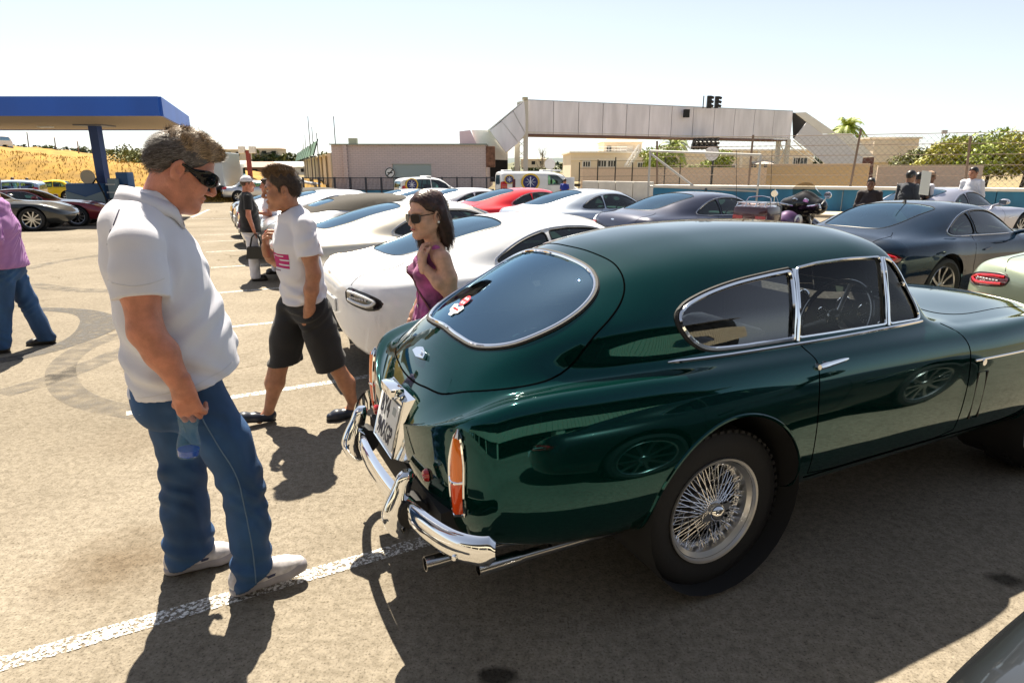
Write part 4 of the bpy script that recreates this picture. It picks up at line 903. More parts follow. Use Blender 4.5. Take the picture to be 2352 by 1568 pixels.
GR = ('green_sheet_roof', (.16, .36, .27)); BR = ('brown_roof', (.22, .14, .10)); WR = ('white_sheet_roof', (.78, .78, .78)); TR = ('tan_roof', (.40, .32, .24)); CW = ('cream_wall', (.62, .54, .42)); BW = ('brown_wall', (.24, .15, .11)); WW = ('white_wall', (.75, .74, .70))
for a_ in ((150, 381, 150, 15, .8, GR, BW, 'house with wide green sheet roof behind the grass bank, beside the canopy pillar'), (245, 383, 130, 15, .8, GR, WW, 'long low hall with green sheet roof behind the round green bush'), (330, 381, 160, 12, .8, GR, WW, 'white house with green sheet roof behind the bank crest'),
           (525, 400, 110, 7, 1.4, TR, BW, 'brown brick house with tan hipped roof by the red lamp post'), (585, 402, 105, 7, 1.2, BR, BW, 'brown house with dark roof right behind the red lamp post'), (528, 366, 210, 8, 3., TR, CW, 'small cream house with tan roof on the wooded hillside'),
           (650, 402, 120, 13, 1.5, WR, WW, 'long white shed with pale sheet roof beside the brick garage'), (608, 362, 230, 10, 3., BR, CW, 'cream house with brown roof high on the wooded hill'), (1225, 385, 240, 9, 3, TR, CW, 'small cream house with tan roof seen under the footbridge')):
    house(*a_)
b_ = PY(290, 372, 52); tree(b_.x, b_.y, 1.6, 1.7, 2.6, 'leaf_olive', 'round green bush growing on the crest of the grass bank', 1600, .13, 'bush', name='round_bush', trunk=.1)
for px, py, lb in ((1245, 400, 'bare leafless tree standing behind the white disc sign'),):
    p = PY(px, py, 70); t = thing('bare_tree', lb, 'tree', (p.x, p.y, 0)); m = MB(); m.tube([(0, 0, 0), (0, 0, 3.6)], [.09, .03], 6)
    for k in range(40):
        z_ = random.uniform(1.0, 3.2); a_ = random.uniform(0, 6.28); l = random.uniform(.5, 1.2); m.tube([(0, 0, z_), (cos(a_)*l*.5, sin(a_)*l*.5, z_+l*.8), (cos(a_)*l*.7, sin(a_)*l*.7, z_+l*1.3)], [.025, .015, .008], 4)
    m.build('branches', mat('grey_twig', (.22, .2, .17), rough=.9), t); MB().tube([(0, 0, -.1), (0, 0, 1.)], [.12, .1], 8).build('trunk', BARK, t, True)
# ---------------------------------------------------------------- brick garage
def facade(px, py, Y): return PY(px, py, Y)
def garage():
    Y = 52; a = PY(760, 333, Y); b = PY(1116, 333, Y); zt = a.z; w_ = b.x-a.x
    t = thing('brick_garage', 'mauve painted brick garage building with grey roller door', 'building', (a.x, Y, 0))
    BM = bpy.data.materials.new('painted_brick'); BM.use_nodes = True; nt, N, L = nodes_of(BM); bs = N['Principled BSDF']; bs.inputs['Roughness'].default_value = .85
    tc = N.new('ShaderNodeTexCoord'); mp = N.new('ShaderNodeMapping'); mp.inputs['Rotation'].default_value = (pi/2, 0, 0); L.new(tc.outputs['Object'], mp.inputs[0])
    br = N.new('ShaderNodeTexBrick'); br.inputs['Scale'].default_value = 1.; br.inputs['Brick Width'].default_value = .42; br.inputs['Row Height'].default_value = .14; br.inputs['Mortar Size'].default_value = .012
    br.inputs['Color1'].default_value = (.58, .49, .49, 1); br.inputs['Color2'].default_value = (.54, .455, .46, 1); br.inputs['Mortar'].default_value = (.36, .30, .305, 1); L.new(mp.outputs[0], br.inputs['Vector']); L.new(br.outputs['Color'], bs.inputs['Base Color'])
    dx0, dx1 = PY(902, 400, Y).x-a.x, PY(991, 400, Y).x-a.x; dz = PY(900, 377, Y).z
    wl = MB().box((dx0/2, .15, zt/2), (dx0, .3, zt)).box(((dx1+w_)/2, .15, zt/2), (w_-dx1, .3, zt)).box(((dx0+dx1)/2, .15, (dz+zt)/2), (dx1-dx0, .3, zt-dz))
    wl.box((w_-.15, 9, zt/2), (.3, 17.4, zt)); wl.build('wall', BM, t)
    MB().box((w_/2, 8.7, zt+.04), (w_+.2, 18, .08)).build('roof', mat('garage_roof', (.22, .28, .26), rough=.6), t)
    MB().box((1.1, -.10, zt/2), (.32, .2, zt)).build('pilaster', BM, t)
    rd = MB().box(((dx0+dx1)/2, .18, dz/2), (dx1-dx0, .05, dz)).build('roller_door', mat('roller_steel', (.36, .42, .43), rough=.4, metal=.6), t)
    n = 22
    for k in range(n): MB().box(((dx0+dx1)/2, .14, dz*(k+.5)/n), (dx1-dx0, .05, dz/n*.72), bev=.012).build('door_slat', mat('roller_steel', ()), rd)
    MB().box(((dx0+dx1)/2, -.02, dz+.06), (dx1-dx0+.3, .06, .1)).build('lintel', mat('lintel', (.5, .44, .44)), t)
    s = PY(896, 397, Y); Ms = Matrix.Translation((s.x-a.x, -.03, s.z)) @ Matrix.Rotation(pi/2, 4, 'X')
    sg = MB().lathe([(0, .01), (.42, .01), (.42, 0)], 28, Ms).build('no_smoking_sign', mat('sign_white', (.75, .75, .75)), t)
    MB().lathe([(.32, .015), (.40, .015)], 28, Ms).build('ring', BLACKP, sg); MB().box(Ms @ Vector((0, 0, .02)), (.08, .02, .7), Matrix.Rotation(.8, 3, 'Y')).build('bar', BLACKP, sg); MB().box(Ms @ Vector((0, 0, .025)), (.4, .02, .08)).build('cigarette', BLACKP, sg)
    # long side with its row of bays, running away from us
    far = PY(702, 400, 100); L_ = 48; dirv = Vector((far.x-a.x, 100-Y, 0)); 
    for k in range(9):
        u0 = k/9; c = dirv*u0; c1 = dirv*(k+.72)/9; c2 = dirv*(k+1)/9
        MB().tube([c+Vector((-.1, .3, 0)), c+Vector((-.1, .3, zt-.6))], .35, 4).build('pier', mat('cream_wall', ()), t)
        V = [c1*.0+c+Vector((.5, .5, 0)), c2+Vector((.5, .5, 0)), c2+Vector((.5, .5, zt-.9)), c+Vector((.5, .5, zt-.9))]; MB().quad(*V).build('bay_opening', DARKI, t)
    MB().quad(Vector((-.4, .3, zt-.75)), dirv+Vector((-.4, .3, zt-.75)), dirv+Vector((3, .3, zt-.6)), Vector((3, .3, zt-.6))).build('eaves', mat('cream_wall', ()), t)
    MB().add([Vector((-1.5, .2, zt-.75)), dirv+Vector((-1.5, .2, zt-.75)), dirv+Vector((-1.1, .2, zt+.35)), Vector((-1.1, .2, zt+.35))], [(0, 1, 2, 3)]).build('green_screen', mat('green_netting', (.08, .19, .13), rough=.9, var=.4, vscale=1.5), t)
    rp = MB()
    for k in range(10): c = dirv*(k/9)+Vector((-1.5, .2, zt-.8)); MB().tube([c, c+Vector((.45, 0, 1.25))], .05, 5).build('screen_post', BLACKP, t)
    MB().box((PY(797, 325, Y).x-a.x, 2, zt+.35), (.7, .4, .5), bev=.03).build('roof_floodlight', mat('lamp_tan', (.4, .36, .25)), t)
    MB().box((w_+.35, .5, zt-.9), (.7, 1.2, 1.6), bev=.05).build('stacked_timber', mat('rust_brown', (.18, .09, .06), rough=.9, var=.5, vscale=3), t)
    for px, top, bot, Yp, lb in ((766, 268, 333, 52.6, 'tall dark flagpole on the corner of the brick garage'), (707, 268, 420, 60, 'tall grey flagpole beside the green roof screen'), (716, 292, 415, 68, 'pale flagpole behind the green roof screen'), (727, 306, 410, 58, 'short dark flagpole leaning by the roof screen'), (700, 310, 410, 80, 'thin grey flagpole far along the garage side'), (696, 326, 410, 92, 'thinnest flagpole at the far end of the garage'), (694, 340, 410, 105, 'low flagpole past the far end of the garage')):
        p1 = PY(px, top, Yp); o = MB().tube([(0, 0, 0), (0, 0, p1.z)], [.06, .035], 6)
        o.lathe([(0, .08), (.06, .04), (0, 0)], 8, Matrix.Translation((0, 0, p1.z)))
        g = o.build('flagpole', mat('pole_grey', (.16, .15, .15), rough=.5), None, True); g.location = (p1.x, Yp, 0); tag(g, lb, 'flagpole')
garage()
# ---------------------------------------------------------------- footbridge
def extr(t, name, pxs, Y, depth, m, dirv=(0, 1, 0)):
    P = [PY(px, py, Y) if not hasattr(Y, '__len__') else PY(px, py, Y[i]) for i, (px, py) in enumerate(pxs)]; d = Vector(dirv)*depth; n = len(P)
    V = P+[p+d for p in P]; Fc = [tuple(range(n)), tuple(range(n, 2*n))[::-1]]+[(i, n+i, n+(i+1) % n, (i+1) % n) for i in range(n)]
    return mesh_obj(name, V, Fc, m, t, smooth=False)
def bridge():
    t = thing('footbridge', 'long white panelled footbridge with sloping covered stairs', 'footbridge')
    PAN = mat('bridge_panel', (.74, .72, .77), rough=.6, var=.13, vscale=1.3, stretch=(1, 1, .22), detail=8); WHITE = mat('bridge_white', (.80, .77, .72), rough=.6, var=.06, vscale=1.); STL = mat('bridge_steel', (.62, .60, .55), rough=.5); RUST = mat('rust_edge', (.16, .09, .08), rough=.9)
    Yl, Yr = 60., 71.5; n = 12
    for k in range(n):
        u0, u1 = k/n+.0008, (k+1)/n-.0008; P = []
        for u, tb in ((u0, 0), (u1, 0), (u1, 1), (u0, 1)):
            X0 = PY(1212, 228, Yl); X1 = PY(1822, 258, Yr); p = X0.lerp(X1, u); p.z = (4.72 if tb == 0 else 7.55); P.append(p)
        d = Vector((-.18, .98, 0))*.06; V = P+[p+d for p in P]
        mesh_obj('side_panel', V, [(0, 1, 2, 3), (7, 6, 5, 4), (0, 4, 5, 1), (1, 5, 6, 2), (2, 6, 7, 3), (3, 7, 4, 0)], PAN, t, smooth=False)
    A0, A1 = PY(1212, 228, Yl), PY(1822, 258, Yr); ax = (A1-A0); ax.z = 0; L_ = ax.length; ax.normalize(); nv = Vector((-ax.y, ax.x, 0)); rot = Matrix.Rotation(math.atan2(ax.y, ax.x), 3, 'Z')
    mid = A0.lerp(A1, .5)
    MB().box((mid.x+nv.x*1.3, mid.y+nv.y*1.3, 7.6), (L_, 2.5, .08), rot).box((mid.x+nv.x*2.5, mid.y+nv.y*2.5, 6.1), (L_, .06, 2.9), rot).build('roof', mat('bridge_roof', (.5, .52, .5), rough=.5), t)
    MB().box((mid.x+nv.x*1.3, mid.y+nv.y*1.3, 4.62), (L_, 2.6, .14), rot).build('deck_beam', RUST, t)
    MB().box((mid.x-nv.x*.03, mid.y-nv.y*.03, 4.86), (L_, .05, .06), rot).build('panel_rail', STL, t)
    wp = PY(1573, 262, 66.4); MB().box((wp.x, wp.y-.6, wp.z), (.55, .3, .75), rot).build('small_window', DARKI, t)
    # end column and far columns
    for px, Y, top, w_ in ((1208, 59.6, 229, .42), (1188, 62.5, 318, .5)):
        p = PY(px, top, Y); MB().box((p.x, Y, p.z/2), (w_, w_, p.z)).build('column', STL, t)
    p = PY(1206, 224, 59.4); MB().box((p.x, 59.4, p.z-.1), (.5, .5, .25), bev=.03).build('floodlight', mat('lamp_tan', ()), t)
    for k in range(4):
        p0 = PY(1190, 322+k*22, 61); p1 = PY(1206, 340+k*22, 61); MB().tube([p0, p1], .03, 5).build('lattice_bar', STL, t); p0 = PY(1206, 322+k*22, 61); p1 = PY(1190, 340+k*22, 61); MB().tube([p0, p1], .03, 5).build('lattice_bar', STL, t)
    # left covered stair
    for q in ([(1125, 300), (1152, 279), (1191, 329), (1162, 350)], [(1152, 278), (1178, 256), (1206, 307), (1192, 328)], [(1179, 255), (1204, 233), (1207, 270), (1207, 306)]): extr(t, 'stair_panel', q, 58.6, .06, PAN)
    extr(t, 'stair_roof', [(1125, 299), (1204, 232), (1199, 234), (1120, 299)], 58.7, 3.2, WHITE); extr(t, 'stair_soffit', [(1125, 302), (1162, 351), (1207, 311), (1204, 236)], 58.75, 2.6, STL)
    extr(t, 'lower_stair_roof', [(1083, 299), (1124, 299), (1166, 347), (1166, 368), (1116, 366), (1116, 333), (1092, 333)], 61.5, 2.5, WHITE)
    extr(t, 'stair_end_panel', [(1055, 302), (1080, 299), (1096, 334), (1056, 334)], 61., .12, mat('pink_panel', (.62, .42, .46), rough=.7)); extr(t, 'stair_base', [(1116, 366), (1166, 368), (1166, 418), (1116, 418)], 61.6, 2.4, DARKI)
    # right covered stair
    extr(t, 'stair_opening', [(1822, 259), (1846, 259), (1853, 282), (1824, 318)], 71.4, .3, DARKI)
    sp = [(1853, 281), (1890, 309), (1918, 308), (1982, 362), (1975, 419), (1947, 417), (1824, 319)]
    extr(t, 'stair_side', sp, 70.5, .12, mat('bridge_shade', (.70, .69, .73), rough=.6, var=.05)); 
    extr(t, 'stair_roof', [(1826, 259), (1851, 258), (1921, 306), (1956, 307), (2008, 360), (1982, 361), (1918, 307), (1890, 308), (1853, 280)], 70.55, .15, WHITE)
    extr(t, 'stair_end_wall', [(1982, 362), (2008, 361), (2003, 419), (1976, 419)], 70.5, .2, mat('oxide_red', (.14, .055, .045), rough=.8))
    for px, Y in ((1789, 72), (1811, 71.5)):
        p = PY(px, 320, Y); MB().box((p.x, Y, 2.36), (.4, .4, 4.7)).build('column', STL, t)
    for a_, b_ in (((1790, 325), (1810, 372)), ((1812, 335), (1870, 372)), ((1808, 330), (1790, 370)), ((1822, 322), (1905, 398))): MB().tube([PY(*a_, 71), PY(*b_, 71)], .06, 5).build('brace', STL, t)
    # signal lamps
    def signal(nm, px, py, lb, hh=1.1, Y=65.5):
        p = PY(px, py, Y); s = thing('traffic_signal', lb, 'signal', (p.x, Y, p.z)); MB().box((0, 0, hh/2), (.38, .3, hh), bev=.03).build('housing', BLACKP, s)
        for k in range(3):
            z_ = hh*(k+.5)/3; MB().tube([(.18, -.1, z_+.06), (.42, -.1, z_-.02)], .13, 8).build('hood', BLACKP, s); MB().lathe([(0, .02), (.1, .0)], 12, Matrix.Translation((0, -.16, z_)) @ Matrix.Rotation(pi/2, 4, 'X')).build('lens', DARKI, s)
        MB().box((-.5, .1, hh/2), (.08, .1, hh)).build('bracket', BLACKP, s)
    signal('s', 1627, 249, 'black signal lamp on the footbridge roof, taller bracket', 1.15); signal('s', 1645, 249, 'black signal lamp at the end of the pair on the footbridge roof', 1.1)
    for k in range(6):
        p = PY(1594+k*9.6, 342, 65); s = MB().box((p.x, 65, p.z+.5), (.40, .5, 1.15), Matrix.Rotation(.22, 3, 'Y'), .04); s.tube([(p.x, 64.7, p.z+.2), (p.x+.1, 64.3, p.z+.1)], .14, 8).tube([(p.x, 64.7, p.z+.6), (p.x+.1, 64.3, p.z+.5)], .14, 8); g = s.build('hanging_signal', BLACKP, None); tag(g, 'black signal lamp in the cluster hanging under the footbridge', 'signal', 'signal lamps hanging under the footbridge')
bridge()
# ---------------------------------------------------------------- cream clubhouse
def clubhouse():
    CR = mat('cream_plaster', (.80, .68, .52), rough=.9, var=.05, vscale=.6); TRIM = mat('cream_trim', (.84, .76, .64), rough=.8); WIN = mat('window_dark', (.03, .035, .04), rough=.1); FRM = mat('window_white', (.75, .73, .7))
    Y = 88
    def block(px0, px1, pyt, Yb, d, lb, name='clubhouse'):
        a = PY(px0, pyt, Yb); b = PY(px1, pyt, Yb); t = thing(name, lb, 'building', (a.x, Yb, 0)); w_ = b.x-a.x
        MB().box((w_/2, d/2, a.z/2), (w_, d, a.z)).build('wall', CR, t); MB().box((w_/2, d/2, a.z+.1), (w_+.5, d+.5, .22)).box((w_/2, -.06, a.z-.8), (w_, .12, .18)).build('cornice', TRIM, t); return t, a, w_
    def window(t, a, px, py, Yb, w_, h_, bars=2):
        p = PY(px, py, Yb); q = Vector((p.x-a.x, 0, p.z)); f = MB().box(q+Vector((0, -.04, 0)), (w_+.25, .08, h_+.25)).build('window', FRM, t); MB().box(q+Vector((0, -.07, 0)), (w_, .06, h_)).build('pane', WIN, f)
        for k in range(bars): MB().box(q+Vector((w_*((k+1)/(bars+1)-.5), -.11, 0)), (.07, .03, h_)).build('glazing_bar', FRM, f)
        MB().box(q+Vector((0, -.11, 0)), (w_, .03, .07)).build('glazing_bar', FRM, f); MB().box(q+Vector((0, -.12, -h_/2-.15)), (w_+.5, .2, .12)).build('sill', TRIM, f)
    t, a, w_ = block(1312, 1650, 352, Y, 14, 'cream flat roofed clubhouse with a small tower and white outside stair')
    for px, py, ww, hh in ((1347, 383, .9, 1.3), (1383, 383, 1.0, 1.5), (1405, 383, 1.0, 1.5), (1472, 385, .8, 1.2)): window(t, a, px, py, Y, ww, hh)
    p0 = PY(1387, 340, Y+3); p1 = PY(1474, 340, Y+3); tw = p1.x-p0.x; zz = PY(1400, 327, Y+3).z
    MB().box(((p0.x+p1.x)/2-a.x, 6, zz/2+1.2), (tw, 6, zz-2.4)).build('tower', CR, t)
    cx = (p0.x+p1.x)/2-a.x; V = [(cx-tw/2-.4, 2.6, zz), (cx+tw/2+.4, 2.6, zz), (cx+tw/2+.4, 9.4, zz), (cx-tw/2-.4, 9.4, zz), (cx-1, 6, zz+.95), (cx+1, 6, zz+.95)]
    mesh_obj('tower_roof', V, [(0, 1, 5, 4), (1, 2, 5), (2, 3, 4, 5), (3, 0, 4), (3, 2, 1, 0)], mat('tan_tile', (.48, .36, .24), rough=.8), t, smooth=False)
    MB().box((cx+.3, 2.95, zz-1.), (2.2, .1, 1.1)).build('tower_shutter', TRIM, t); MB().box((cx-1.9, 2.95, zz-1.), (.6, .1, 1.)).build('tower_window', WIN, t)
    # white outside stair with rails
    lo, hi = PY(1437, 397, Y-2), PY(1466, 349, Y-1); st = MB(); WS = mat('white_rail', (.8, .79, .77), rough=.5)
    for k in range(14):
        u = k/13; p = lo.lerp(hi, u)-a; MB().box((p.x, -1.5, p.z+a.z), (.5, 1.1, .08)).build('stair_tread', WS, t)
    for yy in (-2.05, -.95):
        for dz in (0, .95): MB().tube([(lo.x-a.x, yy, lo.z+dz), (hi.x-a.x, yy, hi.z+dz)], .05, 6).build('stair_rail', WS, t)
        for k in range(5): u = k/4; p = lo.lerp(hi, u); MB().tube([(p.x-a.x, yy, p.z), (p.x-a.x, yy, p.z+.95)], .035, 6).build('stair_baluster', WS, t)
    r0, r1 = PY(1330, 352, Y).x-a.x, PY(1440, 352, Y).x-a.x
    for dz in (.4, .8): MB().tube([(r0, .3, a.z+dz), (r1, .3, a.z+dz)], .03, 5).build('roof_rail', WS, t)
    for k in range(9): MB().tube([(r0+(r1-r0)*k/8, .3, a.z), (r0+(r1-r0)*k/8, .3, a.z+.8)], .03, 5).build('roof_rail_post', WS, t)
    t, a, w_ = block(1650, 1870, 347, Y+1, 16, 'cream clubhouse wing behind the palm, with white pilasters')
    for px, py, ww, hh in ((1733, 387, 1.4, 1.5), (1765, 386, 1.4, 1.5), (1840, 378, 1.4, 1.8), (1828, 378, .8, 1.8), (1672, 388, 1.8, 1.0)): window(t, a, px, py, Y+1, ww, hh)
    for px in (1700, 1740, 1800): x_ = PY(px, 380, Y+1).x-a.x; MB().box((x_, -.1, a.z/2), (.4, .2, a.z)).build('pilaster', TRIM, t)
    MB().tube([(PY(1755, 372, Y).x-a.x, -.6, PY(1755, 377, Y).z), (PY(1755, 372, Y).x-a.x, -.6, PY(1755, 368, Y).z)], [1.7, .1], 8).build('porch_roof', mat('porch_grey', (.45, .4, .36)), t)
    t, a, w_ = block(2000, 2112, 319, Y-4, 12, 'tall cream block with flat roof behind the red stair end')
    MB().box((w_*.25, -.5, a.z-1.6), (w_*.5, 1., 2.6)).build('bay', CR, t)
    for k in range(10): MB().box((w_*.55+k*.28, -.05, a.z*.45), (.1, .1, 2.2)).build('window_bar', TRIM, t)
clubhouse()
# low cream wall, then the blue track barrier and its fences
def fence_line(name, lb, P0, P1, h, nposts, m, wires=4, mesh_h=None, lean=.0, cat='fence', net=True):
    t = thing(name, lb, cat, P0); D = P1-P0; D.z = 0; n = nposts
    for k in range(n):
        c = D*(k/(n-1)); hh = h*(1+.08*((k*7) % 3-1)); MB().tube([c, c+Vector((lean*((k % 3)-1), 0, hh))], .045, 6).build('post', m, t)
    for k in range(wires): z_ = h*(.25+.72*k/max(1, wires-1)); MB().tube([Vector((0, 0, z_)), D+Vector((0, 0, z_))], .012, 4).build('wire', m, t)
    if net:
        L_ = D.length; d = D.normalized(); V = []; Fc = []; s_ = .22; nn = int(L_/s_); H_ = h*.95; q = .006
        for k in range(-int(H_/s_)-1, nn+1):
            for sg in (1, -1):
                x0 = k*s_ if sg > 0 else k*s_+H_; a = max(0, min(L_, x0)); b = max(0, min(L_, x0+sg*H_)); za = abs(a-x0); zb = abs(b-x0)
                if abs(a-b) < .02: continue
                A_, B_ = d*a+Vector((0, 0, za)), d*b+Vector((0, 0, zb)); k0 = len(V); up = Vector((0, 0, q)); V += [A_-up, B_-up, B_+up, A_+up]; Fc.append((k0, k0+1, k0+2, k0+3))
        o = mesh_obj('wire_netting', V, Fc, mat('netting_wire', (.30, .29, .27), rough=.5, metal=.5), t, smooth=False); o['kind'] = 'stuff'
    return t
def barrier():
    BL = mat('barrier_blue', (.015, .15, .29), rough=.55, var=.3, vscale=1.4, stretch=(1, 1, .3)); CAP = mat('barrier_white', (.62, .60, .55), rough=.8, var=.12, vscale=2)
    P0 = G(1497, 480); P1 = G(1862, 489); d = (P1-P0).normalized(); P0.z = 0; P2 = P0+d*34; L_ = (P2-P0).length; rot = Matrix.Rotation(math.atan2(d.y, d.x), 3, 'Z'); nv = Vector((-d.y, d.x, 0))
    t = thing('track_barrier', 'long blue painted barrier wall with white top', 'barrier', P0)
    n = 14
    for k in range(n): c = d*(L_*(k+.5)/n)+nv*.15; MB().box((c.x, c.y, .35), (L_/n-.02, .3, 1.1), rot, .012).build('blue_panel', BL, t)
    c = d*(L_/2)+nv*.6; MB().box((c.x, c.y, .95), (L_, 1.3, .10), rot).build('top', CAP, t)
    fp = d*0
    for k in range(9): c = d*(2.2+k*3.7); MB().tube([c-nv*.03+Vector((0, 0, .35)), c-nv*.03+Vector((0, 0, .9))], .05, 6).build('post_bracket', mat('bracket_blue', (.01, .05, .10), rough=.5), t)
    fence_line('chain_link_fence', 'chain link fence on tall rusty posts above the blue barrier', P0+nv*.9+Vector((0, 0, .9)), P2+nv*.9+Vector((0, 0, .9)), 2.1, 10, mat('rusty_post', (.17, .12, .09), rough=.8), 5, lean=.12)
    # pale kerb walk in front of it
    o = MB().box((0, 0, .05), (30, 2.0, .12), rot, .02); c = P0+d*21-nv*1.6; g = o.build('kerb', mat('kerb_stone', (.44, .37, .27), rough=.9, var=.1)); g.location = (c.x, c.y, 0); tag(g, kind='structure')
    # white barrier further left and gate frame
    a, b = G(1340, 457), G(1497, 462); dd = b-a; t = thing('white_barrier', 'low white concrete barrier left of the blue wall', 'barrier', a); r2 = Matrix.Rotation(math.atan2(dd.y, dd.x), 3, 'Z')
    for k in range(4): c = dd*((k+.5)/4); MB().box((c.x, c.y, .3), (dd.length/4-.03, .4, 1.4), r2, .03).build('block', CAP, t)
    g0 = P0-d*.2; t = thing('gate_frame', 'open grey steel gate frame at the end of the blue barrier', 'gate', g0); GM = mat('gate_grey', (.42, .42, .41), rough=.5)
    w_ = d*4.4
    for A_, B_ in (((0, 0, 0), (0, 0, 2.4)), ((w_.x, w_.y, 0), (w_.x, w_.y, 2.2)), ((0, 0, 2.4), (w_.x, w_.y, 2.2)), ((0, 0, .95), (w_.x, w_.y, .8)), ((0, 0, 2.3), (w_.x*.45, w_.y*.45, .9))): MB().tube([A_, B_], .045, 6).build('tube', GM, t)
    # cream boundary wall with its fence
    a, b = PY(1335, 425, 50), PY(1800, 425, 62); a.z = b.z = 0; dd = b-a; t = thing('boundary_wall', 'low cream boundary wall below the clubhouse windows', 'wall', a); MB().box((dd.x/2, dd.y/2, .85), (dd.length, .25, 1.7), Matrix.Rotation(math.atan2(dd.y, dd.x), 3, 'Z')).build('wall', mat('cream_wall_b', (.72, .56, .43), rough=.9, var=.06), t); MB().box((dd.x/2, dd.y/2, 1.74), (dd.length, .35, .08), Matrix.Rotation(math.atan2(dd.y, dd.x), 3, 'Z')).build('coping', mat('coping', (.66, .54, .42), rough=.9), t)
    fence_line('wire_fence', 'thin wire fence with dark posts before the cream wall', PY(1330, 425, 47)*Vector((1, 1, 0)).length*0+Vector((PY(1330, 425, 47).x, 47, 0)), Vector((PY(1560, 425, 52).x, 52, 0)), 2.3, 7, mat('dark_post', (.04, .035, .03), rough=.7), 4, net=False)
    a, b = PY(1760, 425, 58), PY(1990, 425, 50); a.z = b.z = 0; dd = b-a; t = thing('boundary_wall', 'sunlit tan wall under the footbridge stair', 'wall', a); MB().box((dd.x/2, dd.y/2, 1.0), (dd.length, .25, 2.0), Matrix.Rotation(math.atan2(dd.y, dd.x), 3, 'Z')).build('wall', mat('tan_wall', (.58, .42, .24), rough=.9, var=.06), t); MB().box((dd.x/2, dd.y/2, 2.03), (dd.length, .3, .06), Matrix.Rotation(math.atan2(dd.y, dd.x), 3, 'Z')).build('coping', mat('coping', ()), t)
    a, b = PY(2010, 425, 46), PY(2250, 425, 44); a.z = b.z = 0; dd = b-a; t = thing('boundary_wall', 'pale brick wall beside the yellow green tree', 'wall', a); MB().box((dd.x/2, dd.y/2, .9), (dd.length, .25, 1.8), Matrix.Rotation(math.atan2(dd.y, dd.x), 3, 'Z')).build('wall', mat('pale_brick', (.52, .40, .32), rough=.9, var=.1), t); MB().box((dd.x/2, dd.y/2, 1.83), (dd.length, .32, .07), Matrix.Rotation(math.atan2(dd.y, dd.x), 3, 'Z')).build('coping', mat('coping', ()), t)
    for px, py, Y, r, top, lb in ((1263, 377, 44, .36, 424, 'round white disc sign on a dark post behind the van'), (1635, 353, 40, .42, 424, 'round white disc sign on a post beneath the hanging signals')):
        p = PY(px, py, Y); t = thing('disc_sign', lb, 'sign', (p.x, Y, 0)); MB().lathe([(0, .03), (r, .03), (r, 0), (0, 0)], 28, Matrix.Translation((0, 0, p.z)) @ Matrix.Rotation(pi/2, 4, 'X')).build('disc', mat('disc_white', (.74, .72, .72), rough=.6), t); MB().tube([(.12, .05, 0), (.12, .05, p.z)], .07, 6).build('post', BLACKP, t)
barrier()
def railing():
    a, b = GZ(700, 463), GZ(1135, 460); a.z = b.z = -.42; d = b-a; t = thing('steel_railing', 'dark blue steel bar railing in front of the brick garage', 'railing', a); m = mat('railing_navy', (.012, .016, .03), rough=.5); L_ = d.length; u = d.normalized(); rot = Matrix.Rotation(math.atan2(u.y, u.x), 3, 'Z')
    for z_ in (1.5, .72): MB().box((d.x/2, d.y/2, z_), (L_, .05, .06), rot).build('rail', m, t)
    n = 150
    for k in range(n+1): c = d*(k/n); big = k % 12 == 0; MB().box((c.x, c.y, .78 if big else 1.1), (.10 if big else .022, .10 if big else .022, 1.56 if big else .76)).build('post' if big else 'bar', m, t)
    MB().box((d.x/2, d.y/2+.1, .13), (L_, .1, 1.15), rot).build('kick_wall', mat('barrier_blue', ()), t)
railing()
# trees on the right and by the clubhouse
p = PY(1545, 392, 78); palm(p.x, 78, 0, 4.3, 0, 'green palm tree in front of the cream clubhouse', 30, 3.0); tree(p.x-1.2, 77, 0, 4.5, 2.9, 'leaf_bright', 'bright leafy shrub growing around the palm trunk', 3200, .17, 'shrub', name='leafy_shrub', trunk=.1)
p = PY(1660, 392, 76); tree(p.x-.6, 76, 0, 4.1, 2.5, 'leaf_bright', 'bright green shrub behind the white disc sign', 3000, .17, 'shrub', name='leafy_shrub', trunk=.1); p = PY(1590, 396, 74); palm(p.x, 74, 0, 1.5, 0, 'small low palm between the two clubhouse shrubs', 16, 1.7)
p = PY(1945, 300, 92); palm(p.x, 92, 0, p.z+.3, 0, 'tall palm tree rising behind the sloping footbridge stair', 44, 4.0)
for k, (px, Y, h, r, lf, lb) in enumerate(((2110, 60, 3.2, 3.2, 'leaf_olive', 'olive green tree beside the pale brick wall'), (2180, 54, 3.7, 3., 'leaf_yellow', 'yellow green tree with low spreading crown'), (2265, 52, 4.2, 3.6, 'leaf_bright', 'large bright green tree behind the man in the white jacket'), (2350, 50, 4.4, 3.4, 'leaf_yellow', 'large yellow green tree by the tall leaning fence post'), (2450, 50, 4.4, 3.4, 'leaf_bright', 'green tree past the leaning fence post'))):
    p = PY(px, 400, Y); tree(p.x, Y, 0, h, r, lf, lb, 5200, .17)
p = PY(2170, 299, 380); t = thing('radio_mast', 'slender steel lattice radio mast on the far skyline', 'mast', (p.x, 380, 0)); zt = p.z; MM = mat('mast_grey', (.45, .42, .42), rough=.6)
for sx in (-1, 1): MB().tube([(sx*2.2, 0, 0), (sx*.7, 0, zt)], .22, 4).build('leg', MM, t)
for k in range(10):
    z0, z1 = zt*k/10, zt*(k+1)/10; w0, w1 = 2.2-1.5*k/10, 2.2-1.5*(k+1)/10; s_ = 1 if k % 2 else -1; MB().tube([(-w0*s_, 0, z0), (w1*s_, 0, z1)], .12, 4).build('brace', MM, t)
MB().box((0, 0, zt-1), (3, 1, 2)).build('antenna', MM, t)
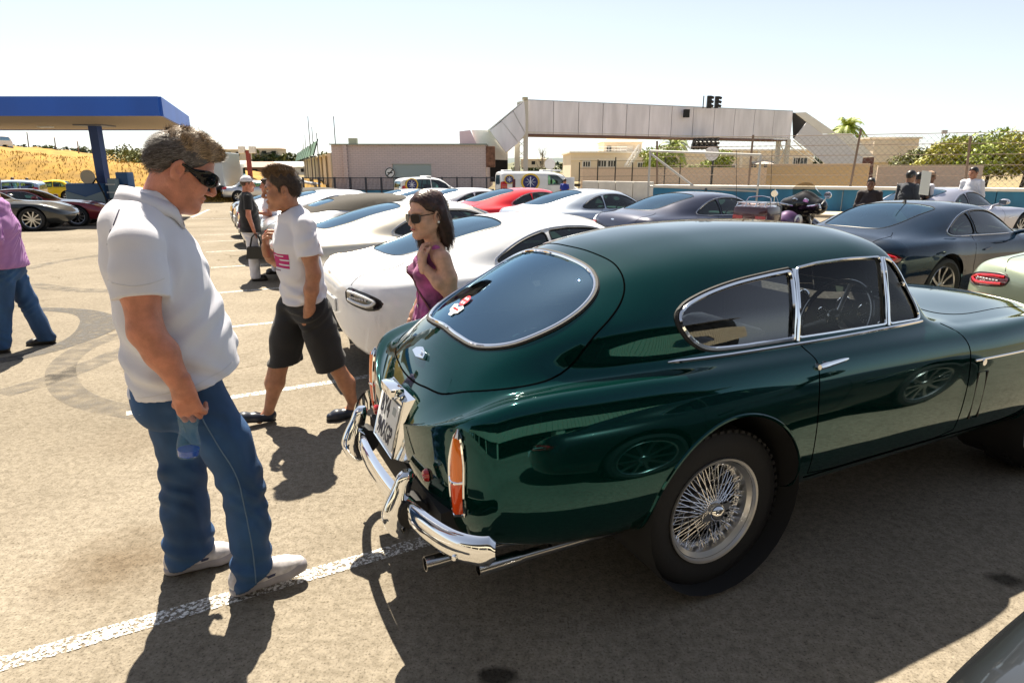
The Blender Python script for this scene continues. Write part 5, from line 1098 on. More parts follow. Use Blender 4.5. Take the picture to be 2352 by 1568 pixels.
# ---------------------------------------------------------------- fuel canopy
def canopy():
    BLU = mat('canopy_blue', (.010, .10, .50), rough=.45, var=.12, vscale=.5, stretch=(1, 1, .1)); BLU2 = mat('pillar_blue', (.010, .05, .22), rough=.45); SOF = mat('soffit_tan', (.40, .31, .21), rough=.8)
    Y0 = 23.; a = PY(370, 267, Y0); zb = a.z; zt = PY(362, 222, Y0).z; Y1 = 31.5; xr0 = a.x; xr1 = PY(433, 291, Y1).x; xl0 = xr0-13.; xl1 = xr1-12.2
    t = thing('fuel_canopy', 'flat blue fuel station canopy on a single leaning blue pillar', 'canopy')
    def wall(p, q, nm):
        d = (Vector(q)-Vector(p)); n = Vector((d.y, -d.x, 0)).normalized()*.08; V = [Vector((*p, zb)), Vector((*q, zb)), Vector((*q, zt)), Vector((*p, zt))]; V2 = V+[v+n for v in V]
        mesh_obj(nm, V2, [(0, 1, 2, 3), (7, 6, 5, 4), (0, 4, 5, 1), (1, 5, 6, 2), (2, 6, 7, 3), (3, 7, 4, 0)], BLU, t, smooth=False)
    wall((xl0, Y0), (xr0, Y0), 'fascia'); wall((xr0, Y0), (xr1, Y1), 'fascia'); wall((xr1, Y1), (xl1, Y1), 'fascia'); wall((xl1, Y1), (xl0, Y0), 'fascia')
    MB().quad((xl0, Y0, zt-.1), (xr0, Y0, zt-.1), (xr1, Y1, zt-.1), (xl1, Y1, zt-.1)).build('roof', mat('canopy_roof', (.4, .4, .4)), t)
    n = 26
    for k in range(n):
        u0, u1 = k/n, (k+1)/n-.004; V = []
        for u in (u0, u1):
            for w_ in (0, 1): x_ = (xl0*(1-u)+xl1*u) if w_ == 0 else (xr0*(1-u)+xr1*u); V.append(Vector((x_+(.02 if w_ == 0 else -.02), Y0+.05+(Y1-Y0-.1)*u, zb+.03)))
        V2 = V+[v+Vector((0, 0, .03)) for v in V]; mesh_obj('soffit_plank', V2, [(0, 2, 3, 1), (4, 5, 7, 6), (0, 1, 5, 4), (2, 6, 7, 3), (0, 4, 6, 2), (1, 3, 7, 5)], SOF, t, smooth=False)
    MB().quad((xl0, Y0, zb+.07), (xr0, Y0, zb+.07), (xr1, Y1, zb+.07), (xl1, Y1, zb+.07)).build('soffit_backing', BLACKP, t)
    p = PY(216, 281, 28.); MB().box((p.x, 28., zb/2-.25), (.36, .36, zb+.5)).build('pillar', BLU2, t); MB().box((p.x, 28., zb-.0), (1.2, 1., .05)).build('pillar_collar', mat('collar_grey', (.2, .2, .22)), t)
    for px, py in ((386, 306), (105, 293)):
        q = G(px, py, zb-.02); MB().box((q.x, q.y, zb), (.55, .3, .05), bev=.01).build('soffit_light', mat('light_panel', (.85, .85, .82)), t)
    t = thing('fuel_pump', 'blue and grey fuel pump unit beneath the canopy pillar', 'fuel pump', (p.x, 27.4, gz(p.x, 27.4)))
    PB = mat('pump_blue', (.015, .085, .24), rough=.4); PG = mat('pump_grey', (.22, .30, .34), rough=.5)
    MB().box((-.25, 0, .95), (1.6, .7, 1.1), bev=.06).build('cabinet', PB, t, True); MB().add([(-1.05, -.36, .45), (.55, -.36, .45), (.55, -.36, 1.2), (-.25, -.36, .95), (-1.05, -.36, 1.2), (-1.05, -.40, .45), (.55, -.40, .45), (.55, -.40, 1.2), (-.25, -.40, .95), (-1.05, -.40, 1.2)], [(5, 6, 7, 8, 9), (0, 1, 6, 5), (1, 2, 7, 6), (2, 3, 8, 7), (3, 4, 9, 8), (4, 0, 5, 9)]).build('front_panel', PG, t)
    MB().box((.0, 0, .35), (2.4, 1.0, .12)).box((.9, 0, .9), (.35, .7, 1.6), bev=.04).build('plinth', PG, t, True); MB().box((1.2, .15, 1.0), (.5, .5, 1.9), bev=.05).build('side_unit', PB, t, True)
    MB().lathe([(0, .03), (.30, .03), (.30, -.03), (0, -.03)], 20, Matrix.Translation((-.2, -.1, 1.75)) @ Matrix.Rotation(pi/2, 4, 'X')).build('dial', mat('dial_cream', (.55, .48, .36)), t, True)
    MB().tube([Vector((.1, -.3, 1.5)), Vector((.35, -.45, 1.7)), Vector((.6, -.5, 1.1)), Vector((.75, -.5, .5)), Vector((.85, -.45, .9))], .035, 6).build('hose', RUBBER, t, True)
    for k in range(4): MB().box((.86, -.37, .5+k*.32), (.36, .06, .05)).build('ladder_bar', mat('pale_grey', (.6, .62, .64)), t)
canopy()
# lamp post, light poles on the bank
p = PY(569, 346, 52); t = thing('floodlight_post', 'red steel post with two square floodlights by the white pickup', 'lamp post', (p.x, 52, 0)); RP = mat('red_post', (.22, .03, .02), rough=.6); MB().box((0, 0, p.z/2), (.28, .28, p.z)).build('post', RP, t); MB().box((0, 0, p.z-.1), (1.3, .2, .15)).build('crossbar', RP, t)
for sx in (-.42, .42): MB().box((sx, -.1, p.z+.05), (.5, .3, .55), bev=.04).build('floodlight', mat('lamp_white', (.7, .68, .62)), t)
for px, top, bot, Y, lb in ((62, 306, 342, 70, 'thin grey pole on the bank left of the canopy pillar'), (125, 318, 352, 64, 'thin pale pole on the bank close to the canopy pillar'), (178, 327, 362, 58, 'red brown pole leaning on the crest of the bank')):
    p = PY(px, top, Y); q = PY(px+3, bot, Y); o = MB().tube([(0, 0, 0), (p.x-q.x, 0, p.z-q.z+1)], [.07, .05], 6); o.lathe([(0, .12), (.09, .05), (0, 0)], 8, Matrix.Translation((p.x-q.x, 0, p.z-q.z+1))); g = o.build('bank_pole', mat('pole_brown', (.2, .13, .11))); g.location = (q.x, Y, q.z-1); tag(g, lb, 'pole')
# building behind the photographer (known from reflections; unseen dark upper floor added to block sky light)
def pits():
    t = thing('pit_building', 'long pit building with ribbed beige fascia, dark garage bays and added dark upper floor blocking the sky', 'building', (0, -9, 0)); BE = mat('beige_cladding', (.50, .46, .35), rough=.6); DG = mat('sky_block_dark', (.008, .009, .010), rough=.4, spec=.08)
    MB().box((0, -.3, 3.6), (70, .3, 2.2)).build('fascia', BE, t)
    for k in range(175): MB().box((-35+k*.4+.2, -.12, 3.6), (.22, .08, 2.1)).build('fascia_rib', BE, t)
    MB().box((0, -4, 2.6), (70, 7.6, .12)).build('bay_ceiling', DARKI, t); MB().box((0, -8, 3), (70, .3, 6)).build('back_wall', DARKI, t)
    for k in range(22): MB().box((-34+k*3.2, -1.2, 6.9), (3.1, .08, 4.3)).build('upper_sky_block', DG, t); MB().box((-35.6+k*3.2, -1.15, 6.9), (.1, .16, 4.4)).build('sky_block_bar', BLACKP, t)
    MB().box((0, -3.2, 9.4), (71, 6.5, .4)).build('roof', mat('roof_dark', (.10, .10, .10)), t)
    for k in range(11): MB().box((-35+k*7, -.6, 1.25), (.7, .6, 2.5)).build('pier', BE, t)
    for k in (1, 4, 7, 8): MB().box((-31.5+k*7, -2.5, 1.25), (6.2, .1, 2.5)).build('shutter', mat('shutter_grey', (.12, .12, .12), rough=.6), t)
pits()
# ================================================================ people: smooth volumes meshed as continuous surfaces
A3 = lambda *v: np.array(v, float)
def smin(a, b, k):
    if k <= 0: return np.minimum(a, b)
    h = np.clip(.5+.5*(b-a)/k, 0, 1); return b+(a-b)*h-k*h*(1-h)
def smax(a, b, k): return -smin(-a, -b, k)
class Vol:
    def __init__(s, lo, hi, h):
        s.lo = A3(*lo); s.h = h; s.n = np.ceil((A3(*hi)-s.lo)/h).astype(int)+1; s.f = np.full(s.n, .3)
    def win(s, lo, hi):
        i0 = np.clip(np.floor((lo-s.lo)/s.h).astype(int), 0, s.n); i1 = np.clip(np.ceil((hi-s.lo)/s.h).astype(int)+1, 0, s.n)
        sl = tuple(slice(a, b) for a, b in zip(i0, i1))
        ax = [s.lo[k]+s.h*np.arange(i0[k], i1[k]) for k in range(3)]
        return sl, ax[0][:, None, None], ax[1][None, :, None], ax[2][None, None, :]
    def put(s, sl, d, k, op): 
        if op == 'u': s.f[sl] = smin(s.f[sl], d, k)
        elif op == 's': s.f[sl] = smax(s.f[sl], -d, k)
    def cone(s, a, b, ra, rb, k=.02, flat=None, op='u'):
        a = A3(*a); b = A3(*b); m = max(ra, rb)*(max(1, flat[1]) if flat else 1)+k+2*s.h; lo = np.minimum(a, b)-m; hi = np.maximum(a, b)+m
        sl, X, Y, Z = s.win(lo, hi); ab = b-a; L2 = max(ab@ab, 1e-12)
        x, y, z = X-a[0], Y-a[1], Z-a[2]; t = np.clip((x*ab[0]+y*ab[1]+z*ab[2])/L2, 0, 1)
        x = x-t*ab[0]; y = y-t*ab[1]; z = z-t*ab[2]
        if flat:
            d = A3(*flat[0]); d /= np.linalg.norm(d); c = x*d[0]+y*d[1]+z*d[2]; q = c/flat[1]-c; x = x+d[0]*q; y = y+d[1]*q; z = z+d[2]*q
        s.put(sl, np.sqrt(x*x+y*y+z*z)-(ra+(rb-ra)*t), k, op); return s
    def chain(s, pts, rs, k=.02, flat=None):
        for i in range(len(pts)-1): s.cone(pts[i], pts[i+1], rs[i], rs[i+1], k, flat)
        return s
    def ell(s, c, r, Rm=None, k=.02, op='u'):
        c = A3(*c); r = A3(*r); m = r.max()+k+2*s.h; sl, X, Y, Z = s.win(c-m, c+m); x, y, z = X-c[0], Y-c[1], Z-c[2]
        if Rm is not None: x, y, z = (Rm[0, 0]*x+Rm[1, 0]*y+Rm[2, 0]*z, Rm[0, 1]*x+Rm[1, 1]*y+Rm[2, 1]*z, Rm[0, 2]*x+Rm[1, 2]*y+Rm[2, 2]*z)
        k0 = np.sqrt((x/r[0])**2+(y/r[1])**2+(z/r[2])**2); k1 = np.sqrt((x/r[0]**2)**2+(y/r[1]**2)**2+(z/r[2]**2)**2)
        s.put(sl, k0*(k0-1)/np.maximum(k1, 1e-6), k, op); return s
    def xyz(s): return s.win(s.lo-1, s.lo+s.n*s.h+1)[1:]
    def cut(s, p, n, k=.0):
        X, Y, Z = s.xyz(); n = A3(*n); n /= np.linalg.norm(n); s.f = smax(s.f, (X-p[0])*n[0]+(Y-p[1])*n[1]+(Z-p[2])*n[2], k); return s
    def folds(s, amp, fn): X, Y, Z = s.xyz(); s.f = s.f+amp*fn(X, Y, Z); return s
    def mesh(s):
        g = openvdb.FloatGrid(.3); g.copyFromArray(np.clip(s.f, -.3, .3).astype(np.float32)); P, Q = g.convertToQuads(0.)
        P = P*s.h+s.lo; a, b, c, d = (P[Q[:, i]] for i in range(4))
        if (np.cross(b-a, c-a)*a).sum()+(np.cross(c-a, d-a)*a).sum() < 0: Q = Q[:, ::-1]
        return P, Q
def vobj(name, parts, m, parent, mats=None, fm=None):
    V = []; Fc = []; k = 0; idx = []
    for i, (P, Q) in enumerate(parts): V.append(P); Fc.append(Q+k); k += len(P); idx += [i]*len(Q)
    V = np.concatenate(V); Fc = np.concatenate(Fc).tolist()
    return mesh_obj(name, V, Fc, m, parent, mats=mats, fm=fm)
def rotm(yaw=0, pitch=0, roll=0):   # pitch > 0 looks down
    return np.array((Matrix.Rotation(yaw, 3, 'Z') @ Matrix.Rotation(pitch, 3, 'Y') @ Matrix.Rotation(roll, 3, 'X')))
def pdist(poly, X, Z):
    P = np.asarray(poly, float); d = np.full(X.shape, 9.)
    for a, b in zip(P, np.roll(P, -1, 0)):
        ab = b-a; t = np.clip(((X-a[0])*ab[0]+(Z-a[1])*ab[1])/max(ab@ab, 1e-9), 0, 1); d = np.minimum(d, np.hypot(X-a[0]-t*ab[0], Z-a[1]-t*ab[1]))
    return np.where(inpoly(P, X, Z), -d, d)
def head_vol(o, Rm, s, h, fat=0., fem=False, neck=None, nr=.058):
    o = A3(*o); W = lambda x, y, z: o+Rm @ (A3(x, y, z)*s); v = Vol(o-.2*s-A3(0, 0, .05), o+.19*s, h); e = lambda c, r, k=.012, op='u': v.ell(W(*c), A3(*r)*s, Rm, k*s, op); c_ = lambda a, b, ra, rb, k=.012, op='u': v.cone(W(*a), W(*b), ra*s, rb*s, k*s, None, op)
    e((-.012, 0, .036), (.100, .077, .092)); e((.028, 0, -.03), (.066, .060+fat, .088), .03); e((.01, 0, -.055), (.06, .056+fat*1.3, .055), .03)
    for q in (-1, 1):
        c_((-.01, q*(.052+fat), -.045), (.066, q*.014, -.098), .022, .019, .03); e((.062, q*.040, -.024), (.026, .026, .026), .03)
        c_((.086, q*.010, .026), (.074, q*.050, .026), .010, .009, .015); e((.098, q*.031, .004), (.017, .017, .011), .012, 's')
        e((.102, q*.013, -.037), (.012, .008, .0075), .006)
        # ear: cupped shell
        e((-.012, q*(.080+fat*.5), -.004), (.021, .012, .034), .005); e((-.006, q*(.092+fat*.5), .0), (.011, .010, .019), .003, 's'); e((-.002, q*(.080+fat*.5), -.03), (.009, .008, .010), .004)
    e((.078, 0, -.100), (.019, .022, .017), .02); c_((.092, 0, .018), (.118 if not fem else .113, 0, -.026), .0085, .010, .012); e((.112, 0, -.034), (.012, .010, .008), .006)
    e((.094, 0, -.0585), (.010, .021, .0062), .006); e((.091, 0, -.071), (.011, .019, .0078), .006); v.cone(W(.106, -.02, -.0645), W(.106, .02, -.0645), .0028*s, .0028*s, .002, None, 's')
    if fat > .004: e((.045, 0, -.105), (.045, .045, .03), .03)
    if neck is not None: v.cone(W(-.025, 0, -.05), neck, nr*s, nr*1.1*s, .03)
    return v, W
HAIRLINE = [(.088, .082), (.066, .068), (.050, .040), (.030, .026), (.026, -.006), (.012, -.010), (.010, .022), (-.014, .034), (-.034, .014), (-.036, -.03), (-.055, -.068), (-.13, -.075), (-.15, .17), (.13, .17), (.115, .10)]
def hair_vol(o, Rm, s, h, line=HAIRLINE, thick=.010, rough=.004, top=.0):
    o = A3(*o); v = Vol(o-.2*s, o+.2*s, h); W = lambda x, y, z: o+Rm @ (A3(x, y, z)*s)
    v.ell(W(-.012, 0, .036), A3(.100+thick, .077+thick*.7, .092+thick)*s, Rm, .01)
    if top: v.ell(W(.02, 0, .085), A3(.075, .06, .035+top)*s, Rm, .02)
    X, Y, Z = v.xyz(); x, y, z = X-o[0], Y-o[1], Z-o[2]; lx = (Rm[0, 0]*x+Rm[1, 0]*y+Rm[2, 0]*z)/s; lz = (Rm[0, 2]*x+Rm[1, 2]*y+Rm[2, 2]*z)/s; ly = (Rm[0, 1]*x+Rm[1, 1]*y+Rm[2, 1]*z)/s
    v.f = smax(v.f, pdist(line, lx, lz)*s, .006); v.f = v.f+rough*np.sin(lx*260+6*np.sin(ly*90))*np.sin(ly*230+5*np.sin(lz*80))
    return v, W
def strands(name, V, Fc, n, ln, wd, fn, m, parent, jit=.5, seed=1):
    """short hair strands: thin tapered blades rooted on the hair surface, fn(normal,pos)->comb direction"""
    r = np.random.default_rng(seed); V = np.asarray(V); Fc = np.asarray(Fc); a, b, c = V[Fc[:, 0]], V[Fc[:, 1]], V[Fc[:, 2]]; ar = np.linalg.norm(np.cross(b-a, c-a), axis=1); k = r.choice(len(Fc), n, p=ar/ar.sum())
    u, w_ = r.random((2, n)); fl = u+w_ > 1; u[fl] = 1-u[fl]; w_[fl] = 1-w_[fl]; P = a[k]+(b[k]-a[k])*u[:, None]+(c[k]-a[k])*w_[:, None]; N = np.cross(b-a, V[Fc[:, 3]]-a)[k]; N /= np.linalg.norm(N, axis=1)[:, None]
    T = fn(N, P)+r.normal(size=(n, 3))*jit*.5; T /= np.linalg.norm(T, axis=1)[:, None]; S_ = np.cross(T, N); S_ /= np.maximum(np.linalg.norm(S_, axis=1), 1e-6)[:, None]; L_ = (ln*r.uniform(.6, 1.3, n))[:, None]
    p0 = P-N*.002; p1 = P+T*L_*.55+N*L_*.18; p2 = P+T*L_*1.0+N*L_*.12+r.normal(size=(n, 3))*L_*.12
    VV = np.stack([p0-S_*wd, p0+S_*wd, p1+S_*wd*.7, p1-S_*wd*.7, p2], 1).reshape(-1, 3); i = np.arange(n)*5
    F4 = np.stack([i, i+1, i+2, i+3], 1).tolist()+np.stack([i+3, i+2, i+4], 1).tolist()
    o = mesh_obj(name, VV, F4, m, parent); o['kind'] = 'stuff'; return o
def hand_vol(wr, d, nrm, s=1., h=.0028, curl=(.5, .6, .5), spread=.06, thumb=(.5, .4), side=1, cadd=(0, .05, .1, .15)):
    """wr wrist, d towards the knuckles, nrm out of the palm, side: thumb on +/- (d x nrm)"""
    wr = A3(*wr); d = A3(*d); d /= np.linalg.norm(d); nrm = A3(*nrm); nrm -= d*(nrm@d); nrm /= np.linalg.norm(nrm); t = np.cross(d, nrm)*side; v = Vol(wr-.16*s, wr+.16*s, h)
    for k, off in enumerate((.027, .009, -.009, -.026)): v.cone(wr+t*off*s*.55, wr+d*(.082-.004*abs(k-1.2))*s+t*off*s, .0165*s, .0125*s, .012, (nrm, .85))
    v.cone(wr-d*.03*s, wr+d*.02*s, .027*s, .026*s, .015, (t, 1.2))
    for k, (off, ln) in enumerate(((.029, (.042, .026, .022)), (.010, (.046, .030, .023)), (-.010, (.042, .028, .022)), (-.028, (.033, .021, .019)))):
        p = wr+d*(.086-.005*abs(k-1.2))*s+t*off*s; a = 0; dirb = d+t*(spread*(1.3-k)); dirb /= np.linalg.norm(dirb)
        for j in range(3):
            a += curl[j]+cadd[k]*(j < 2); dd = dirb*cos(a)+nrm*sin(a); q = p+dd*ln[j]*s; v.cone(p, q, (.0098-.0011*j)*s, (.0092-.0013*j)*s, .003); p = q
    p = wr+d*.022*s+t*.022*s+nrm*.004*s; dd = d*.9+t*.42+nrm*.3
    for j, ln in enumerate((.040, .032, .026)):
        dd = dd/np.linalg.norm(dd); q = p+dd*ln*s; v.cone(p, q, (.0145-.0022*j)*s, (.012-.002*j)*s, .008); p = q; dd = dd+nrm*thumb[0]-t*thumb[1]
    return v
def shoe(parent, name, heel, toe, s=1., tilt=0., kind='trainer', m=None, msole=None, w_=.048):
    """built along local x (heel 0 -> toe 1), then placed"""
    heel = A3(*heel); toe = A3(*toe); L_ = np.linalg.norm((toe-heel)[:2]); v = Vol((-.05, -.08, -.03), (L_+.05, .08, .16), .004)
    k = L_/.28
    if kind == 'trainer':
        v.chain([(.04, 0, .045), (.12*k, 0, .045), (.20*k, -.004, .038), (L_-.04, -.006, .032)], [.042, .042, .045, .036], .02); v.cone((.05, 0, .07), (.075, 0, .105), .042, .040, .02); v.cone((.075, 0, .10), (.17*k, 0, .058), .034, .034, .02)
    else: v.chain([(.035, 0, .030), (.13*k, 0, .026), (.20*k, 0, .026), (L_-.035, 0, .022)], [.034, .034, .038, .028], .02, ((0, 1, 0), 1.08)); v.cone((.03, 0, .045), (.05, 0, .055), .030, .026, .015)
    v.cut((0, 0, .016 if kind == 'trainer' else .006), (0, 0, -1), .004)
    if kind == 'slip': v.ell((.085, 0, .072), (.055, .026, .035), None, .006, 's')
    rot = Matrix.Rotation(math.atan2(*(toe-heel)[1::-1]), 4, 'Z') @ Matrix.Rotation(-tilt, 4, 'Y'); M = Matrix.Translation(heel) @ rot
    P, Q = v.mesh(); o = mesh_obj(name, P, Q.tolist(), m, parent); o.matrix_local = M
    if kind == 'trainer':
        v = Vol((-.05, -.08, -.03), (L_+.05, .08, .08), .004); v.chain([(.04, 0, .022), (.12*k, 0, .02), (.20*k, -.004, .02), (L_-.04, -.006, .024)], [.046, .043, .049, .040], .02); v.cut((0, 0, .034), (-.06, 0, 1), .004); v.cut((0, 0, .002), (0, 0, -1), .004)
        P, Q = v.mesh(); mesh_obj('sole', P, Q.tolist(), msole, o)
        for sd in (-1, 1):
            sw = [(.10, .046), (.14, .040), (.175, .044), (.215, .060), (.175, .053), (.14, .052), (.115, .060)]
            MB().prism([(x*k, z) for x, z in sw], .004, Matrix(((1, 0, 0, 0), (0, 0, sd*1., sd*.0425), (0, 1, 0, 0), (0, 0, 0, 1)))).build('side_mark', mat('shoe_navy', (.02, .03, .10)), o)
        lc = MB()
        for j in range(5): x = (.135+.020*j)*k; z = .100-.010*j; lc.tube([(x, -.026, z-.008), (x+.004, 0, z+.004), (x, .026, z-.008)], .0036, 5)
        lc.build('laces', mat('lace_lilac', (.55, .50, .62)), o, True)
    else: 
        v = Vol((-.05, -.08, -.03), (L_+.05, .08, .03), .004); v.chain([(.035, 0, .012), (.13*k, 0, .01), (.20*k, 0, .01), (L_-.035, 0, .012)], [.038, .035, .041, .031], .02); v.cut((0, 0, .010), (0, 0, 1), .002); v.cut((0, 0, .0), (0, 0, -1), .002); P, Q = v.mesh(); mesh_obj('sole', P, Q.tolist(), msole, o)
    return o
def skin(name, c): return mat(name, c, rough=.48, var=.2, vscale=26, bump=.25, bscale=190, sss=.12, detail=6)
def cloth(name, c, var=.06, bump=.25, bs=420, rough=.85, sheen=.15): return mat(name, c, rough=rough, var=var, vscale=9, bump=bump, bscale=bs, sheen=sheen)
def denim(name, c):
    m = mat(name, c, rough=.8, var=.42, vscale=6, detail=7, bump=.35, bscale=700, stretch=(1, 1, .5)); return m
def surf(o): return BVHTree.FromPolygons([v.co for v in o.data.vertices], [tuple(p.vertices) for p in o.data.polygons])
def seam(name, o, path, d, m, parent, r=.0022, off=.001):
    bv = surf(o); pts = []
    for p in path:
        q = Vector(p)-Vector(d)*.5; h, n, i, ds = bv.ray_cast(q, Vector(d))
        if h is not None: pts.append(h+n*off)
    if len(pts) > 2: return MB().tube(pts, r, 5).build(name, m, parent, True)
def wr_(X, Y, Z):
    m1 = .5+.5*np.sin(11*X+7*Z+3*np.sin(9*Y)); m2 = .5+.5*np.sin(8*Z-13*X+6*Y+1.3)
    a = np.sin(62*Z+34*X+5*np.sin(7*Y+9*X)+3*np.sin(17*Z)); b = np.sin(48*X-40*Z+25*Y+4*np.sin(11*Z+5*Y))
    return np.sign(a)*np.abs(a)**.8*m1**2+.8*b*m2**2+.5*np.sin(26*Z+9*X+3*np.sin(15*Y))*np.sin(17*X-11*Y)
# ---------------------------------------------------------------- older man in the white polo shirt
def older_man():
    t = thing('person', 'man in white polo shirt, blue jeans and black sunglasses holding a water bottle', 'person', (-1.198, 2.342, 0), R(26))
    SK = skin('ruddy_skin', (.47, .185, .115)); WH = cloth('white_pique', (.62, .625, .70), .03, .18, 500); JN = denim('blue_denim', (.016, .062, .165))
    ho = (.016, 0, 1.675); Rm = rotm(0, R(29)); S_ = 1.03
    hv, W = head_vol(ho, Rm, S_, .0032, fat=.008, neck=(-.125, 0, 1.45), nr=.06)
    body = Vol((-.42, -.45, -.02), (.35, .45, 1.56), .009)
    body.chain([(-.125, 0, 1.38), (-.11, 0, 1.28), (-.09, 0, 1.1), (-.08, 0, .95)], [.10, .12, .14, .14], .03, ((0, 1, 0), 1.3))
    arms = Vol((-.42, -.45, .80), (.30, .45, 1.55), .0055)
    for sd, el, wr in ((-1, (-.15, -.300, 1.165), (-.068, -.315, .965)), (1, (-.12, .300, 1.16), (-.02, .29, .96))):
        arms.chain([(-.14, sd*.20, 1.45), (-.150, sd*.275, 1.31), el], [.066, .060, .050], .03); el_, w__ = A3(*el), A3(*wr); arms.chain([el, el_*.62+w__*.38+A3(.004, 0, 0), wr], [.050, .050, .034], .03, ((0, 1, 0), .92))
    hR = hand_vol((-.068, -.315, .962), (.16, .03, -1), (.25, 1, .06), 1.12, .003, curl=(.62, .75, .55), thumb=(.42, .28), side=-1)
    hL = hand_vol((-.02, .29, .955), (.15, -.02, -1), (.2, -1, 0), 1.08, .004, curl=(.3, .4, .3), side=1)
    legs = Vol((-.4, -.3, -.02), (.3, .3, 1.0), .009); legs.chain([(-.06, -.09, .86), (.035, -.12, .68), (.08, -.135, .40)], [.07, .06, .05], .02); legs.chain([(-.10, .09, .86), (-.125, .12, .66), (-.14, .135, .40)], [.07, .06, .05], .02); legs.cone((-.085, 0, .95), (-.085, 0, .86), .1, .12, .02)
    for a, b in (((.08, -.135, .4), (.085, -.14, .06)), ((-.14, .135, .4), (-.15, .14, .06))): legs.cone(a, b, .055, .04, .02)
    vobj('body', [body.mesh(), arms.mesh(), hv.mesh(), hR.mesh(), hL.mesh(), legs.mesh()], SK, t)
    # polo shirt
    v = Vol((-.45, -.45, .80), (.35, .45, 1.66), .006); fl = ((0, 1, 0), 1.32)
    v.chain([(-.135, 0, 1.47), (-.108, 0, 1.32), (-.088, 0, 1.16), (-.070, 0, 1.03), (-.062, 0, .90), (-.062, 0, .8)], [.128, .155, .170, .182, .186, .186], .05, fl)
    v.cone((-.168, 0, 1.475), (-.16, 0, 1.38), .088, .112, .05, ((0, 1, 0), 1.6)); v.cone((-.115, 0, 1.485), (-.088, 0, 1.555), .096, .080, .03)
    for sd, el in ((-1, (-.15, -.300, 1.165)), (1, (-.12, .300, 1.16))):
        v.cone((-.135, sd*.08, 1.505), (-.142, sd*.205, 1.440), .052, .076, .04); e = A3(*el); s0 = A3(-.145, sd*.215, 1.435); u = (e-s0)/np.linalg.norm(e-s0)
        sl = Vol((-.45, -.45, .80), (.35, .45, 1.66), .006); sl.chain([s0, s0+u*.10, s0+u*.26], [.080, .083, .088], .03); sl.cut(s0+u*.175, u, .003); v.f = smin(v.f, sl.f, .02)
    v.folds(.0065, lambda X, Y, Z: wr_(X*.8, Y*.8, Z*.8)*np.clip((1.55-Z)*3, .2, 1)); v.folds(.0035, lambda X, Y, Z: np.sin(70*(Y-.6*Z)+20*X)*np.exp(-((Z-1.36)/.10)**2-((np.abs(Y)-.2)/.06)**2)); v.folds(.005, lambda X, Y, Z: np.sin(42*(Z+.55*X)+5*Y)*np.exp(-((Z-1.02)/.16)**2)*np.clip(-X*6, 0, 1))
    v.cut((-.24, 0, .872), (.22, 0, -1), .004); v.ell((-.075, 0, 1.625), (.06, .06, .05), None, .010, 's')
    sh = vobj('polo_shirt', [v.mesh()], WH, t)
    # collar flap round the neck
    V = []; Fc = []; n = 44; a0, a1 = R(30), R(330)
    for i in range(n+1):
        a = a0+(a1-a0)*i/n; fr = (cos(a)+1)/2; x = -.100+.080*cos(a); y = .086*sin(a); z = 1.618-.068*fr**1.3; d = A3(cos(a)*1.0, sin(a)*1.05, 0)
        pt = math.exp(-((min(a-a0, a1-a))/.25)**2)
        inn = A3(x, y, z); top = inn+d*.006+A3(0, 0, .006); mid = inn+d*.022+A3(0, 0, -.02); low = inn+d*(.036-.004*pt)+A3(.004*pt, 0, -.052-.035*pt)
        V += [inn+A3(0, 0, -.05), inn, top, mid, low, low-d*.005+A3(0, 0, .001), mid-d*.006]
    m_ = 7
    for i in range(n):
        for j in range(m_-1): Fc.append((i*m_+j, (i+1)*m_+j, (i+1)*m_+j+1, i*m_+j+1))
    mesh_obj('collar', V, Fc, WH, sh)
    seam('sleeve_seam', sh, [(-.235+.16*i/10, 0, 1.335-.012*sin(pi*i/10)) for i in range(11)], (0, 1, 0), cloth('stitch_white', (.58, .58, .62)), sh, .0016)
    seam('sleeve_print', sh, [(-.205+.02*i/4, 0, 1.50+.012*i) for i in range(5)], (0, 1, 0), mat('print_navy', (.03, .03, .08), rough=.8), sh, .0022); seam('sleeve_print', sh, [(-.235+.02*i/4, 0, 1.435+.013*i) for i in range(5)], (0, 1, 0), mat('print_navy', ()), sh, .0018)
    seam('hem_stitch', sh, [(-.22+.32*i/24, 0, .895+.257*(.32*i/24)+.005) for i in range(25)], (0, 1, 0), cloth('stitch_white', ()), sh, .0012)
    # jeans
    v = Vol((-.42, -.34, 0), (.32, .36, 1.05), .0065)
    v.chain([(-.085, 0, 1.0), (-.09, 0, .86)], [.145, .150], .04, ((0, 1, 0), 1.2)); v.cone((-.15, -.07, .84), (-.15, .07, .84), .105, .105, .05)
    lg = [[(-.055, -.095, .86), (.035, -.12, .68), (.080, -.135, .50), (.088, -.14, .30), (.082, -.142, .12), (.078, -.142, .01)], [(-.115, .095, .86), (-.125, .12, .66), (-.130, .135, .48), (-.145, .14, .30), (-.150, .142, .12), (-.152, .142, .0)]]
    rr = [[.118, .094, .082, .076, .076, .082], [.118, .100, .088, .090, .096, .098]]
    for L_, r_ in zip(lg, rr): v.chain(L_, r_, .025)
    v.folds(.0036, lambda X, Y, Z: wr_(X*1.2, Y, Z*.9)); v.folds(.006, lambda X, Y, Z: np.sin(60*Z+18*X*np.sign(Y)+8*np.sin(7*Y))*np.exp(-((Z-.48)/.11)**2)); v.folds(.007, lambda X, Y, Z: np.sin(75*Z+25*X)*np.exp(-((Z-.13)/.09)**2))
    v.cut((0, 0, .995), (0, 0, 1)); X, Y, Z = v.xyz(); v.f = np.maximum(v.f, np.where(Y < 0, .025+.60*np.clip(X-.01, 0, .2)-Z, .022+.42*np.clip(X+.24, 0, .2)-Z))
    je = vobj('jeans', [v.mesh()], JN, t); ST = mat('denim_stitch', (.10, .17, .27), rough=.8)
